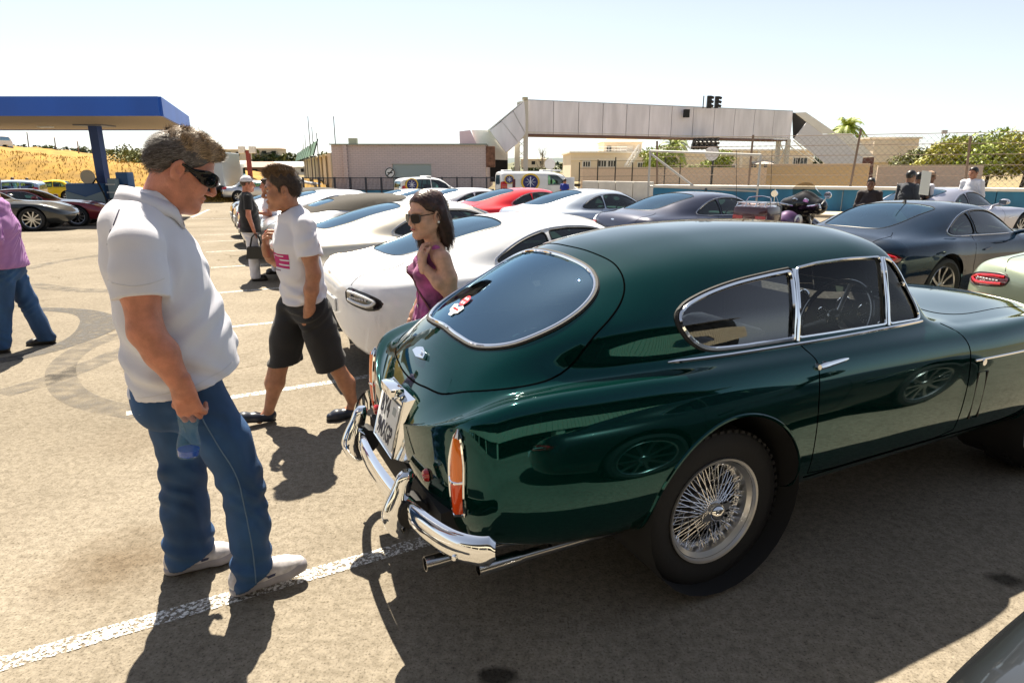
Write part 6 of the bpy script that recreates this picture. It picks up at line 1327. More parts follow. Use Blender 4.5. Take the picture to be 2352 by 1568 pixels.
    seam('side_seam', je, [tuple(p) for p in spl([(-.05, 0, .88), (.005, 0, .72), (.065, 0, .55), (.078, 0, .42), (.088, 0, .22), (.085, 0, .06)], 8)], (0, 1, 0), ST, je, .0026)
    bv = surf(je); pk = []
    for x, z in ((-.225, .83), (-.10, .86), (-.085, .75), (-.12, .715), (-.20, .735)):
        h, n, i, d = bv.ray_cast(Vector((x, -.6, z)), Vector((0, 1, 0)))
        if h is not None: pk.append(h+n*.001)
    if len(pk) > 3: MB().tube(pk, .002, 5, True).build('pocket_stitch', ST, je, True)
    TW = mat('trainer_white', (.52, .50, .52), rough=.55, var=.22, vscale=45); TS = mat('trainer_sole', (.30, .29, .33), rough=.7, var=.1, vscale=30)
    shoe(t, 'shoe', (-.005, -.142, .006), (.30, -.15, .0), 1, R(9), 'trainer', TW, TS); shoe(t, 'shoe', (-.255, .142, .0), (.045, .135, 0), 1, R(2), 'trainer', TW, TS)
    # hair
    hv, W = hair_vol(ho, Rm, S_, .0042, thick=.007, rough=.0008, top=.010); P, Q = hv.mesh(); HG = mat('hair_grey', (.075, .06, .052), rough=.55, var=.5, vscale=70); HB = mat('hair_brown', (.19, .135, .085), rough=.5, var=.5, vscale=60)
    lz = ((P-A3(*ho)) @ Rm)[:, 2]; lx = ((P-A3(*ho)) @ Rm)[:, 0]; topf = (lz[Q].mean(1)+rng.normal(size=len(Q))*.010 > .072*S_+.25*np.clip(-lx[Q].mean(1), 0, 1)); hr = mesh_obj('hair', P, Q.tolist(), HG, t, mats=[HG, HB], fm=topf.astype(int).tolist())
    up = Rm @ A3(.45, .15, .45); dn = Rm @ A3(-.75, 0, -.65)
    wave = lambda p: np.stack([np.sin(p[:, 1]*150+p[:, 0]*60), np.sin(p[:, 0]*120), 0*p[:, 0]], 1)*.35
    strands('top_strands', P, Q[topf], 6500, .019, .0009, lambda N, p: N*.05+up*.8+wave(p), HB, hr, .16, 1); strands('backlit_strands', P, Q[topf], 2500, .020, .0008, lambda N, p: N*.06+up*.8+wave(p), mat('hair_backlit', (.40, .29, .18), rough=.45), hr, .25, 8); strands('side_strands', P, Q[~topf], 7000, .022, .0008, lambda N, p: dn-N*.05, HG, hr, .10, 2); strands('grey_strands', P, Q[~topf], 2200, .022, .0007, lambda N, p: dn-N*.03, mat('hair_silver', (.24, .22, .21), rough=.5), hr, .14, 5)  # golden strands put the backlight on the crown into the hair colour
    eb = MB()
    # wrap-around sunglasses
    gl = mat('sunglass_black', (.004, .004, .005), rough=.06, spec=.3); V = []; Fc = []; n = 36
    for i in range(n+1):
        a = R(-88)+R(176)*i/n; x = .012+.108*cos(a)**.8 if cos(a) > 0 else .012; y = .088*sin(a); sidef = abs(sin(a)); hh = .0215*(.45+.75*math.sin(min(1, max(0, (abs(a)-.05)/.75))*pi/2))*(1-.75*max(0, (abs(a)-1.05)/.5)); zc = .008+.004*sidef
        for dz, o_ in ((hh, 0), (hh*.4, .004), (-hh*.4, .003), (-hh, -.006)): V.append(W(x+o_*cos(a), y+o_*sin(a), zc+dz))
    for i in range(n):
        for j in range(3): Fc.append((i*4+j, (i+1)*4+j, (i+1)*4+j+1, i*4+j+1))
    sg = thing('sunglasses', 'black wraparound sunglasses worn by the man in the white polo shirt', 'sunglasses', (-1.198, 2.342, 0), R(26)); lens = mesh_obj('lens', V, Fc, gl, sg)
    for q in (-1, 1):
        MB().tube([W(.035, q*.0895, .012), W(.0, q*.0905, .018), W(-.022, q*.0865, .022), W(-.036, q*.081, .008)], [.0075, .006, .0045, .003], 6, flat=.5, up=tuple(Rm @ A3(0, 1, 0))).build('temple_arm', gl, sg, True)
        MB().tube([W(.052, q*.0815, .022), W(.046, q*.0835, .0)], .0016, 5).build('gold_hinge', mat('gold', (.7, .4, .2), rough=.3, metal=1.), sg, True)
    # bottle held by its neck
    b = thing('water_bottle', 'clear plastic water bottle with blue base hanging from the man\'s hand', 'bottle', (0, 0, 0)); b.matrix_world = Matrix.Translation((-1.198, 2.342, 0)) @ Matrix.Rotation(R(26), 4, 'Z') @ Matrix.Translation((-.050, -.278, .95)) @ Matrix.Rotation(R(7), 4, 'Y') @ Matrix.Scale(1.14, 4)
    prof = [(.012, .0), (.013, -.02), (.018, -.035), (.030, -.055), (.032, -.075), (.030, -.085), (.032, -.095), (.029, -.115), (.0255, -.135), (.029, -.155), (.033, -.175), (.0335, -.20), (.031, -.222), (.022, -.228), (0, -.222)]
    MB().lathe([tuple(p) for p in spl(prof, 3)], 28).build('shell', mat('bottle_plastic', (.12, .30, .46), rough=.05, alpha=.24, spec=1.), b, True); MB().lathe([(0, .006), (.015, .005), (.0155, -.014)], 20).build('cap', mat('cap_blue', (.02, .08, .4)), b, True)
    MB().lathe([(0, -.1995), (.0315, -.200), (.0295, -.219), (.021, -.2255), (0, -.22)], 24).build('blue_base', mat('bottle_blue', (.01, .06, .55), rough=.1, coat=1.), b, True)
    MB().lathe([(.0335, -.062), (.0335, -.09)], 24, None, 0, 4.).build('label', mat('label_film', (.10, .26, .42), rough=.15, alpha=.4), b, True)
    return t
older_man()
# ---------------------------------------------------------------- young man walking in white T-shirt
def young_man():
    t = thing('person', 'young man walking in white T-shirt with pink print and black shorts', 'person', (-1.438, 4.06, 0), R(212))
    SK = skin('tan_skin', (.36, .165, .095)); WH = cloth('white_jersey', (.63, .635, .71), .02, .15, 500); BK = cloth('black_cotton', (.010, .010, .012), .1)
    ho = (.0, 0, 1.55); Rm = rotm(R(-12), R(4)); S_ = 1.01; hv, W = head_vol(ho, Rm, S_, .0036, neck=(-.06, 0, 1.36), nr=.052)
    b = Vol((-.45, -.42, 0), (.42, .42, 1.46), .0075)
    b.chain([(-.06, 0, 1.34), (-.06, 0, 1.1), (-.08, 0, .9)], [.10, .12, .11], .03, ((0, 1, 0), 1.35))
    b.chain([(-.075, .19, 1.33), (-.075, .235, 1.17), (-.085, .255, 1.05)], [.055, .050, .041], .025); b.chain([(-.085, .255, 1.05), (-.065, .245, .95), (-.058, .185, .82)], [.043, .043, .03], .025); b.cone((-.058, .185, .82), (-.05, .125, .72), .033, .035, .02)
    b.chain([(-.055, -.19, 1.33), (-.02, -.25, 1.19), (.02, -.25, 1.08)], [.053, .048, .041], .025); b.chain([(.02, -.25, 1.08), (.06, -.21, 1.11), (.105, -.14, 1.17)], [.042, .040, .028], .025)
    b.chain([(-.05, -.09, .82), (.08, -.09, .47), (.14, -.09, .28), (.205, -.09, .085)], [.085, .058, .055, .032], .03); b.chain([(.12, -.09, .40), (.165, -.09, .28)], [.05, .045], .03)
    b.chain([(-.10, .09, .82), (-.185, .09, .46), (-.29, .09, .25), (-.325, .09, .085)], [.085, .056, .054, .032], .03); b.cone((.205, -.09, .08), (.27, -.09, .035), .03, .026, .02); b.cone((-.325, .09, .075), (-.26, .09, .035), .03, .026, .02)
    hR = hand_vol((.105, -.14, 1.17), (.15, .30, 1), (-.95, .3, .1), 1.05, .0034, curl=(.75, .8, .5), thumb=(.3, .3), side=1)
    vobj('body', [b.mesh(), hv.mesh(), hR.mesh()], SK, t)
    v = Vol((-.42, -.42, .74), (.3, .42, 1.50), .006)
    v.chain([(-.06, 0, 1.35), (-.055, 0, 1.22), (-.065, 0, 1.05), (-.078, 0, .90), (-.08, 0, .74)], [.105, .132, .130, .132, .134], .04, ((0, 1, 0), 1.38)); v.cone((-.06, 0, 1.40), (-.06, 0, 1.32), .068, .10, .03)
    for sd, e in ((1, A3(-.085, .255, 1.05)), (-1, A3(.02, -.25, 1.08))):
        s0 = A3(-.07, sd*.185, 1.335); v.cone((-.06, sd*.06, 1.385), s0, .052, .064, .03); u = (e-s0)/np.linalg.norm(e-s0); sl = Vol((-.42, -.42, .74), (.3, .42, 1.50), .006); sl.chain([s0, s0+u*.1, s0+u*.25], [.066, .072, .078], .02); sl.cut(s0+u*.185, u, .002); v.f = smin(v.f, sl.f, .02)
    v.folds(.005, lambda X, Y, Z: wr_(X, Y, Z*.85)); v.folds(.006, lambda X, Y, Z: np.sin(55*Z+30*Y*np.sign(X+.08))*np.exp(-((Z-.90)/.07)**2)); v.cut((0, 0, .835), (-.1, 0, -1), .003); v.ell((-.035, 0, 1.43), (.07, .064, .062), None, .008, 's')
    sh = vobj('t_shirt', [v.mesh()], WH, t); bv = surf(sh)
    # pink printed block with pale bars and fine lettering on the chest
    PK = mat('print_pink', (.42, .015, .14), rough=.8)
    def patch(nm, y0, y1, z0, z1, m, off, n=10, k=6):
        V = []; Fc = []
        for i in range(n+1):
            for j in range(k+1):
                th = (y0+(y1-y0)*i/n)*7.5; dr = Vector((cos(th), sin(th), 0)); h, nn, ii, d = bv.ray_cast(Vector((-.06, 0, z0+(z1-z0)*j/k))+dr*.6, -dr)
                V.append(h+nn*off if h is not None else Vector((0, 0, 1)))
        for i in range(n):
            for j in range(k): Fc.append((i*(k+1)+j, (i+1)*(k+1)+j, (i+1)*(k+1)+j+1, i*(k+1)+j+1))
        return mesh_obj(nm, V, Fc, m, sh)
    patch('chest_print', -.13, .135, 1.075, 1.165, PK, .0015); 
    for z0, z1, y0, y1 in ((1.092, 1.100, .03, .135), (1.122, 1.130, .05, .135), (1.148, 1.154, -.02, .10)): patch('print_bar', y0, y1, z0, z1, WH, .0025, 6, 1)
    patch('print_lettering', -.02, .06, 1.055, 1.062, mat('print_grey', (.2, .1, .15)), .0015, 8, 1)
    nk = [(-.035+.072*cos(a), .066*sin(a), 1.395-.030*cos(a)) for a in np.linspace(0, 2*pi, 33)[:-1]]; MB().tube(nk, .0065, 6, True).build('neckband', WH, sh, True)
    v = Vol((-.45, -.3, .32), (.3, .32, .94), .0065); v.chain([(-.08, 0, .90), (-.085, 0, .80)], [.118, .124], .03, ((0, 1, 0), 1.3)); v.chain([(-.03, -.09, .78), (.035, -.095, .58), (.075, -.095, .34)], [.115, .106, .110], .03); v.chain([(-.11, .09, .78), (-.15, .095, .58), (-.205, .095, .34)], [.115, .108, .108], .03)
    v.folds(.006, lambda X, Y, Z: wr_(X, Y, Z)); v.folds(.005, lambda X, Y, Z: np.sin(50*Z+20*X)*np.exp(-((Z-.72)/.1)**2)); v.cut((0, 0, .915), (0, 0, 1)); X, Y, Z = v.xyz(); v.f = np.maximum(v.f, np.where(X > -.06, .415-.12*X-Z, .42+.30*(X+.20)*-1-.03-Z))
    so = vobj('shorts', [v.mesh()], BK, t); seam('pocket_stitch', so, [(-.02-.05*i/8, 0, .86-.10*i/8) for i in range(9)], (0, -1, 0), mat('stitch_dark', (.03, .03, .035)), so, .002)
    LE = mat('navy_leather', (.012, .018, .035), rough=.38); LS = mat('dark_sole', (.015, .013, .012), rough=.7)
    shoe(t, 'shoe', (.165, -.09, .012), (.455, -.095, 0), 1, R(9), 'slip', LE, LS); shoe(t, 'shoe', (-.40, .09, .006), (-.125, .095, 0), 1, 0, 'slip', LE, LS)
    hv, W = hair_vol(ho, Rm, S_, .005, thick=.008, rough=.001, top=.016); P, Q = hv.mesh(); HB = mat('hair_dark_brown', (.045, .026, .014), rough=.5, var=.5, vscale=70); HT = mat('hair_light_brown', (.115, .068, .030), rough=.5, var=.5, vscale=60); lz = ((P-A3(*ho)) @ Rm)[:, 2]; topf = lz[Q].mean(1) > (.088+.012*np.sin(P[Q].mean(1)[:, 0]*130))*S_
    hr = mesh_obj('hair', P, Q.tolist(), HB, t, mats=[HB, HT], fm=topf.astype(int).tolist()); up = Rm @ A3(.45, 0, .85); dn = Rm @ A3(-.4, 0, -.8)
    strands('top_strands', P, Q[topf], 4500, .022, .0010, lambda N, p: N*.35+up*.7, HT, hr, .4, 3); strands('side_strands', P, Q[~topf], 5500, .016, .0009, lambda N, p: N*.05+dn*.8, HB, hr, .25, 4)
    for q in (-1, 1):
        e = MB().lathe([(0, .0095), (.005, .008), (.0085, .004), (.0095, 0), (.0085, -.004), (0, -.0095)], 12, Matrix.Translation(W(.083, q*.032, .004)) @ Matrix(Rm).to_4x4() @ Matrix.Rotation(pi/2, 4, 'Y')).build('eye', mat('eye_white', (.6, .58, .55), rough=.15), t, True); MB().lathe([(0, .0105), (.0042, .0092)], 10, Matrix.Translation(W(.083, q*.032, .004)) @ Matrix(Rm).to_4x4() @ Matrix.Rotation(pi/2, 4, 'Y')).build('iris', mat('iris_dark', (.02, .015, .01), rough=.1), e)
        MB().tube([W(.096, q*.014, .022), W(.094, q*.032, .027), W(.082, q*.048, .022)], [.003, .0034, .002], 5).build('eyebrow', HB, t, True); MB().tube([W(.0935, q*.020, .0085), W(.0945, q*.032, .012), W(.086, q*.044, .007)], .0028, 5).build('eyelid', SK, t, True)
    MB().tube([W(.1045, -.016, -.0645), W(.108, 0, -.0645), W(.1045, .016, -.0645)], .002, 5).build('lips', mat('lip', (.26, .08, .06), rough=.5), t, True)
    MB().tube([W(-.02, .05, -.115), W(.03, .03, -.135), W(.03, -.03, -.135), W(-.02, -.05, -.115), W(-.05, 0, -.10)], .003, 5, True).build('cord', mat('cord_brown', (.05, .02, .015)), t, True)
    return t
young_man()
# ---------------------------------------------------------------- woman in the purple vest top
def woman():
    t = thing('person', 'woman in purple vest top and large dark sunglasses walking past the white coupe', 'person', (-.495, 3.66, 0), R(203))
    SK = skin('fair_skin', (.56, .31, .22)); PU = cloth('purple_heather', (.30, .06, .20), .7, .3, 120); BK = mat('black_leggings', (.010, .010, .011), rough=.45, bump=.2, bscale=60)
    ho = (-.005, 0, 1.425); Rm = rotm(R(24), R(5)); S_ = 1.04; hv, W = head_vol(ho, Rm, S_, .0036, fem=True, neck=(-.045, 0, 1.225), nr=.042)
    b = Vol((-.35, -.35, 0), (.3, .35, 1.30), .007)
    b.chain([(-.04, 0, 1.21), (-.045, 0, 1.08), (-.05, 0, .95), (-.04, 0, .82)], [.072, .098, .088, .11], .03, ((0, 1, 0), 1.4)); b.cone((-.045, 0, 1.235), (-.045, 0, 1.16), .04, .07, .03); b.cone((-.045, -.14, 1.195), (-.045, .14, 1.195), .042, .042, .03)
    b.chain([(-.05, .155, 1.19), (-.075, .185, 1.09), (-.085, .19, .985)], [.048, .044, .036], .02); b.chain([(-.085, .19, .985), (-.02, .17, 1.06), (.055, .11, 1.155)], [.037, .037, .025], .02); b.chain([(-.04, -.155, 1.19), (-.06, -.20, 1.05), (-.03, -.22, .92)], [.046, .042, .034], .02); b.chain([(-.03, -.22, .92), (.03, -.21, .80), (.06, -.20, .74)], [.034, .032, .024], .02)
    for sd, kx in ((-1, .10), (1, -.10)): b.chain([(-.04, sd*.085, .80), (-.04+kx*.7, sd*.08, .45), (-.04+kx*1.6, sd*.075, .08)], [.092, .058, .036], .03); b.cone((-.04+kx*1.6, sd*.075, .05), (.07+kx*1.6, sd*.075, .03), .033, .026, .02)
    hL = hand_vol((.055, .11, 1.155), (.1, -.28, 1), (-1, -.2, .1), .9, .0034, curl=(.5, .7, .5), thumb=(.3, .2), side=-1); hR = hand_vol((.06, -.20, .74), (.2, 0, -1), (0, 1, 0), .9, .0045, curl=(.4, .4, .3), side=-1)
    vobj('body', [b.mesh(), hv.mesh(), hL.mesh(), hR.mesh()], SK, t)
    v = Vol((-.35, -.32, .68), (.3, .32, 1.32), .0055); v.chain([(-.035, 0, 1.13), (-.045, 0, 1.05), (-.055, 0, .95), (-.045, 0, .82), (-.04, 0, .72)], [.098, .106, .104, .128, .150], .03, ((0, 1, 0), 1.32)); v.ell((.045, .065, 1.10), (.055, .055, .05), None, .04); v.ell((.045, -.065, 1.10), (.055, .055, .05), None, .04)
    for sd in (-1, 1): v.cone((.03, sd*.05, 1.15), (-.035, sd*.075, 1.235), .034, .024, .02); v.cone((-.035, sd*.075, 1.235), (-.10, sd*.05, 1.14), .024, .034, .02)
    v.folds(.005, lambda X, Y, Z: wr_(X*1.2, Y*1.2, Z)); v.folds(.006, lambda X, Y, Z: np.sin(30*np.arctan2(Y, X+.04)*.6+14*Z)*np.clip((.95-Z)*6, 0, 1)); v.cut((0, 0, .79), (-.10, 0, -1), .003)
    top = vobj('vest_top', [v.mesh()], PU, t)
    v = Vol((-.35, -.25, .02), (.32, .25, .92), .008); v.chain([(-.045, 0, .86), (-.045, 0, .80)], [.105, .115], .03, ((0, 1, 0), 1.3))
    for sd, kx in ((-1, .10), (1, -.10)): v.chain([(-.04, sd*.085, .80), (-.04+kx*.7, sd*.08, .45), (-.04+kx*1.6, sd*.075, .09)], [.102, .066, .044], .03)
    v.folds(.003, wr_); vobj('trousers', [v.mesh()], BK, t)
    for sd, kx in ((-1, .10), (1, -.10)): x0 = -.04+kx*1.6; shoe(t, 'shoe', (x0-.06, sd*.075, 0), (x0+.19, sd*.075, 0), 1, 0, 'slip', mat('navy_leather', ()), mat('dark_sole', ()))
    # long dark brown hair, parted and falling behind the shoulder
    HR = mat('hair_chestnut', (.040, .014, .009), rough=.38, var=.5, vscale=60); LN = [(.092, .090), (.070, .072), (.048, .035), (.012, .022), (-.01, -.01), (-.03, -.10), (-.14, -.13), (-.16, .17), (.12, .17)]
    hv, W = hair_vol(ho, Rm, S_, .0048, LN, .010, .002); o_ = A3(*ho); v = Vol(o_-A3(.22, .2, .34), o_+A3(.2, .2, .2), .005); 
    v.chain([W(-.06, 0, .06), W(-.085, 0, -.04), W(-.095, 0, -.11), W(-.10, .01, -.165)], [.072, .066, .054, .028], .03, ((0, 1, 0), 1.15)); v.chain([W(-.045, .05, .02), W(-.07, .062, -.06), W(-.085, .062, -.13), W(-.085, .06, -.175)], [.05, .04, .032, .012], .02); v.chain([W(-.03, -.06, .0), W(-.01, -.075, -.10), W(.0, -.07, -.19)], [.04, .032, .012], .02)
    v.folds(.0025, lambda X, Y, Z: np.sin(150*Y+60*X+4*np.sin(12*Z))); P1, Q1 = hv.mesh(); P2, Q2 = v.mesh(); hr = vobj('hair', [(P1, Q1), (P2, Q2)], HR, t); dn = A3(-.15, 0, -1)
    strands('loose_strands', P2, Q2, 5000, .05, .0010, lambda N, p: dn-N*.05, HR, hr, .12, 6); strands('crown_strands', P1, Q1, 3000, .035, .0010, lambda N, p: -N*.05+Rm @ A3(-.8, 0, -.3), HR, hr, .15, 7)
    sg = thing('sunglasses', 'large round dark sunglasses worn by the woman in purple', 'sunglasses', (-.495, 3.66, 0), R(203)); gl = mat('sunglass_brown', (.010, .005, .007), rough=.12, spec=.25)
    for q in (-1, 1):
        c = W(.101, q*.034, -.004); nrm = Rm @ A3(.93, q*.36, -.05); Ml = frame(Vector(c), Vector(np.cross(nrm, Rm @ A3(0, 0, 1))), Vector(Rm @ A3(0, 0, 1))); ln = [(-.027, .017), (0, .021), (.027, .018), (.030, .004), (.022, -.019), (0, -.026), (-.022, -.019), (-.030, .004)]; ln = [tuple(p) for p in spl(ln, 4, True)]
        l = MB().prism(ln, .003, Ml @ Matrix.Translation((0, 0, -.0015))).build('lens', gl, sg); MB().tube([Ml @ Vector((x, y, 0)) for x, y in ln], .003, 6, True).build('rim', mat('frame_black', (.01, .008, .008), rough=.2), l, True)
        MB().tube([W(.088, q*.062, .010), W(.04, q*.080, .012), W(-.012, q*.082, .014)], .0028, 6).build('temple_arm', mat('frame_black', ()), sg, True)
    MB().tube([W(.115, -.010, .004), W(.118, 0, .006), W(.115, .010, .004)], .0024, 6).build('bridge', mat('frame_black', ()), sg, True)
    MB().lathe([(0, .007), (.005, .005), (.007, 0), (.005, -.005), (0, -.007)], 12, Matrix.Translation(W(-.008, .092, -.034))).build('pearl_earring', mat('pearl', (.75, .73, .7), rough=.15), t, True)
    MB().tube([W(.1, -.016, -.0645), W(.105, 0, -.0635), W(.1, .016, -.0645)], .0045, 6).build('lips', mat('lip_rose', (.34, .07, .07), rough=.4), t, True)
    bv = surf(top); cord = []
    for y, z in ((.05, 1.22), (.035, 1.15), (.02, 1.05), (.012, .97), (.01, .91)):
        h, n, i, d = bv.ray_cast(Vector((.5, y, z)), Vector((-1, 0, 0))); cord.append((h+n*.005) if h is not None else Vector((.03, y, z)))
    neck = thing('necklace', 'long dark cord necklace with triangular pendant on the purple top', 'necklace', (-.495, 3.66, 0), R(203)); MB().tube([Vector((-.085, .05, 1.25)), Vector((-.03, .062, 1.25))]+cord, .0022, 5).build('cord', mat('cord_maroon', (.09, .015, .03)), neck, True); p = cord[-1]; MB().prism([(-.018, .0), (.018, .0), (0, -.04)], .004, frame(p, (0, 1, 0), (0, 0, 1))).build('pendant', STEEL, neck)
    st = []
    for i in range(15):
        u = i/14; y = .14-.20*u if False else -.13+.29*u; z = 1.16-.30*u; h, n, ii, d = bv.ray_cast(Vector((.5, y, z)), Vector((-1, 0, 0)))
        if h is not None: st.append(h+n*.006)
    bag = thing('shoulder_bag', 'maroon strapped shoulder bag worn across the purple top', 'bag', (-.495, 3.66, 0), R(203)); MB().tube(st+[Vector((-.03, .205, .83)), Vector((-.12, .19, .93))], .009, 6, flat=.3, up=(1, 0, 0)).build('strap', mat('maroon_leather', (.09, .012, .025), rough=.5), bag, True); MB().box((-.03, .215, .74), (.20, .07, .16), bev=.025).build('pouch', mat('maroon_leather', ()), bag, True)
woman()
# ================================================================ other vehicles
PP = paint('box_proto_paint', (.6, .6, .6))
def rows_box(roof, belt, boot=None, van=False):
    r = []
    def a(x, *p): r.append([x]+[c for q in p for c in q])
    H_ = roof; b = belt
    if van:
        for x, z in ((-1.0, H_-.05), (-.8, H_), (.5, H_), (1.9, H_-.02), (2.25, H_-.10)): a(x, (.6, .35), (.88, .38), (.95, .7), (.95, b), (.94, b+.1), (.90, (b+z)/2+.1), (.80, z-.10), (.4, z-.01), (0, z))
        a(2.6, (.6, .35), (.88, .38), (.95, .7), (.94, b), (.92, b+.06), (.84, b+.35), (.70, b+.55), (.36, b+.63), (0, b+.64)); a(2.95, (.6, .35), (.88, .38), (.94, .7), (.92, b-.06), (.88, b), (.74, b+.05), (.55, b+.12), (.28, b+.17), (0, b+.18)); a(3.3, (.6, .35), (.84, .38), (.90, .65), (.86, b-.25), (.80, b-.18), (.64, b-.12), (.46, b-.09), (.23, b-.07), (0, b-.06)); a(3.6, (.5, .35), (.74, .38), (.80, .55), (.76, .75), (.70, .8), (.55, .84), (.4, .86), (.2, .87), (0, .87)); return r
    rear = [(-.98, b+.02 if boot else H_-.20), (-.75, b+.04 if boot else H_-.06), (-.45, b+.05 if boot else H_-.02), (-.1, b+.16 if boot else H_), (.25, H_-.06 if boot else H_+.01)]
    for x, z in rear:
        w_ = .86+.06*min(1, (x+.98)/.5); k = (z-b)/.6
        a(x, (.6, .30), (.82*w_/.92, .34), (w_, .62), (w_-.02, b-.10), (w_-.06, b), (w_-.10-.06*k, b+(z-b)*.45), (w_-.22-.03*k, z-.07*min(1, max(.25, k))), (.35, z-.012), (0, z))
    for x, z in ((.8, H_), (1.25, H_-.05)): a(x, (.6, .28), (.82, .32), (.91, .62), (.90, b-.10), (.86, b), (.77, b+(z-b)*.5), (.64, z-.08), (.33, z-.015), (0, z))
    a(1.65, (.6, .28), (.82, .32), (.91, .62), (.90, b-.11), (.85, b-.01), (.76, b+.18), (.62, b+.34), (.32, b+.41), (0, b+.42)); a(2.05, (.6, .28), (.82, .32), (.91, .62), (.89, b-.13), (.83, b-.03), (.70, b+.02), (.54, b+.08), (.28, b+.13), (0, b+.14)); a(2.35, (.6, .28), (.82, .32), (.91, .60), (.88, b-.16), (.80, b-.06), (.64, b-.03), (.46, b-.01), (.24, b+.01), (0, b+.015)); a(2.9, (.55, .28), (.8, .32), (.89, .58), (.85, b-.22), (.76, b-.13), (.6, b-.09), (.43, b-.07), (.22, b-.05), (0, b-.05)); a(3.4, (.5, .28), (.7, .32), (.80, .52), (.76, b-.34), (.68, b-.27), (.53, b-.23), (.38, b-.20), (.2, b-.19), (0, b-.19)); a(3.66, (.4, .30), (.58, .34), (.66, .48), (.62, b-.46), (.56, b-.42), (.44, b-.39), (.3, b-.37), (.16, b-.36), (0, b-.36)); return r
def make_box_car(name, roof=1.62, belt=1.0, boot=False, van=False, r=.34, wing=False, pick=False):
    S = Shell(rows_box(roof, belt, boot, van), nu=90, kv=5, caps=((.10 if van or not boot else .2, .8, 3.2), (.25, .55, 2.4)), usm=2)
    for x in (0, 2.74): S.assign('hole', 'side', circ(x, r+.02, r+.055, 40), lambda c, n: (np.abs(c[:, 1]) > .5) & (c[:, 2] < belt))
    zt = roof-.10; b = belt+.03; wins = []
    if van:
        wins = [('door_window', [(1.62, b), (1.62, zt-.12), (2.15, zt-.15), (2.55, b+.22), (2.62, b)])]
    elif boot: wins = [('rear_door_window', [(.02, b+.01), (.25, zt-.13), (.45, zt-.06), (.72, zt-.02), (.72, b)]), ('door_window', [(.78, b), (.78, zt-.02), (1.2, zt-.07), (1.6, b+.24), (1.86, b-.01)])]
    else: wins = [('cargo_window', [(-.80, b+.06), (-.70, zt-.10), (-.15, zt-.04), (-.15, b)]), ('rear_door_window', [(-.08, b), (-.08, zt-.03), (.70, zt-.02), (.70, b)]), ('door_window', [(.77, b), (.77, zt-.02), (1.2, zt-.08), (1.62, b+.26), (1.88, b-.01)])]
    for nm, pl in wins: S.assign(nm, 'side', pl, side_c(.45))
    if van: ws = [(2.32, .70), (2.32, -.70), (2.72, -.76), (2.90, -.5), (2.94, 0), (2.90, .5), (2.72, .76)]
    else: ws = [(1.36, .52), (1.33, 0), (1.36, -.52), (1.72, -.62), (1.98, -.60), (2.14, -.3), (2.18, 0), (2.14, .3), (1.98, .60), (1.72, .62)]
    S.assign('windscreen', 'top', ws, up_c)
    if boot: S.assign('rear_window', 'top', [(-.36, 0), (-.34, .46), (.14, .52), (.19, 0), (.14, -.52), (-.34, -.46)], up_c)
    else: S.assign('rear_window', 'end', [(-.60, belt+.06), (.60, belt+.06), (.52, roof-.22), (-.52, roof-.22)], lambda c, n: (c[:, 0] < -.6) & (n[:, 0] < -.3))
    for q in (-1, 1):
        lp = [(q*.56, .80), (q*.95, .80), (q*.95, .98), (q*.56, .96)] if boot else [(q*.72, .78), (q*.97, .78), (q*.97, belt+.25), (q*.74, belt+.20)]
        S.assign('tail_lamp', 'end', lp, lambda c, n: c[:, 0] < -.66); S.assign('headlamp', 'end', [(q*.45, .58), (q*.85, .60), (q*.88, .74), (q*.45, .70)], lambda c, n: c[:, 0] > 3.0)
    t = thing(name, '-', 'car'); bv = S.bvh(); S.emit('body', PP, t)
    f = (S.part == 0) & (S.fc[:, 2] > belt-.05) & (S.fc[:, 0] < 2.2); Q = S.Q[f]; ids, inv = np.unique(Q, return_inverse=True); mesh_obj('lining', S.P[ids]-S.N[ids]*.03, inv.reshape(-1, 4)[:, ::-1], DARKI, t)
    for sd in (-1, 1):
        s_ = lambda c: c[:, 1]*sd > 0
        for nm, pl in wins:
            g = S.emit(nm, GGLASS, t, nm, off=-.005, sel=s_)
            for l in S.loops(nm, .001, s_): MB().tube(l, .008, 5, True).build('window_trim', BLACKP, g, True)
        S.emit('tail_lamp', mat('box_tail_lamp', (.40, .008, .012), rough=.12, coat=1.), t, 'tail_lamp', off=.004, sel=s_); S.emit('headlamp', mat('headlamp_glass', ()), t, 'headlamp', off=.003, sel=s_)
        for x0, x1 in (((1.55, 2.7),) if van else ((-.05, .74), (.76, 1.95))):
            pl = [(x0, .40), (x0, belt-.0), (x1, belt-.03), (x1, .40)]; MB().tube(project(bv, pl, 'side', sd, .001), .004, 5, True).build('door_gap', BLACKP, t, True); MB().tube(project(bv, [(x0+.06, belt-.10), (x0+.22, belt-.10)], 'side', sd, .012), .012, 6).build('door_handle', PP, t, True)
        c = Vector((1.75 if not van else 2.55, sd*1.02, belt+.08)); MB().box(c, (.09, .2, .14), bev=.03).tube([c, c-Vector((0, sd*.18, .04))], .03, 6).build('door_mirror', PP, t, True)
        for x in (0, 2.74): arch_liner(t, x, r+.02, r+.05, sd, .5, .88); alloy_wheel(t, x, sd*.78, sd, r, r*.68, .22, 7)
    for nm in ('rear_window', 'windscreen'): S.emit(nm, RGLASS if nm[0] == 'r' else GGLASS, t, off=-.003)
    MB().box((1.2, 0, .36), (3.4, 1.5, .1)).build('underbody', DARKI, t); MB().box((-.985 if not boot else -.99, 0, .70), (.02, .5, .11), bev=.004).build('number_plate', PLATEW, t); MB().box((-.96, 0, .42), (.14, 1.5, .16), bev=.04).build('rear_bumper', BLACKP, t, True)
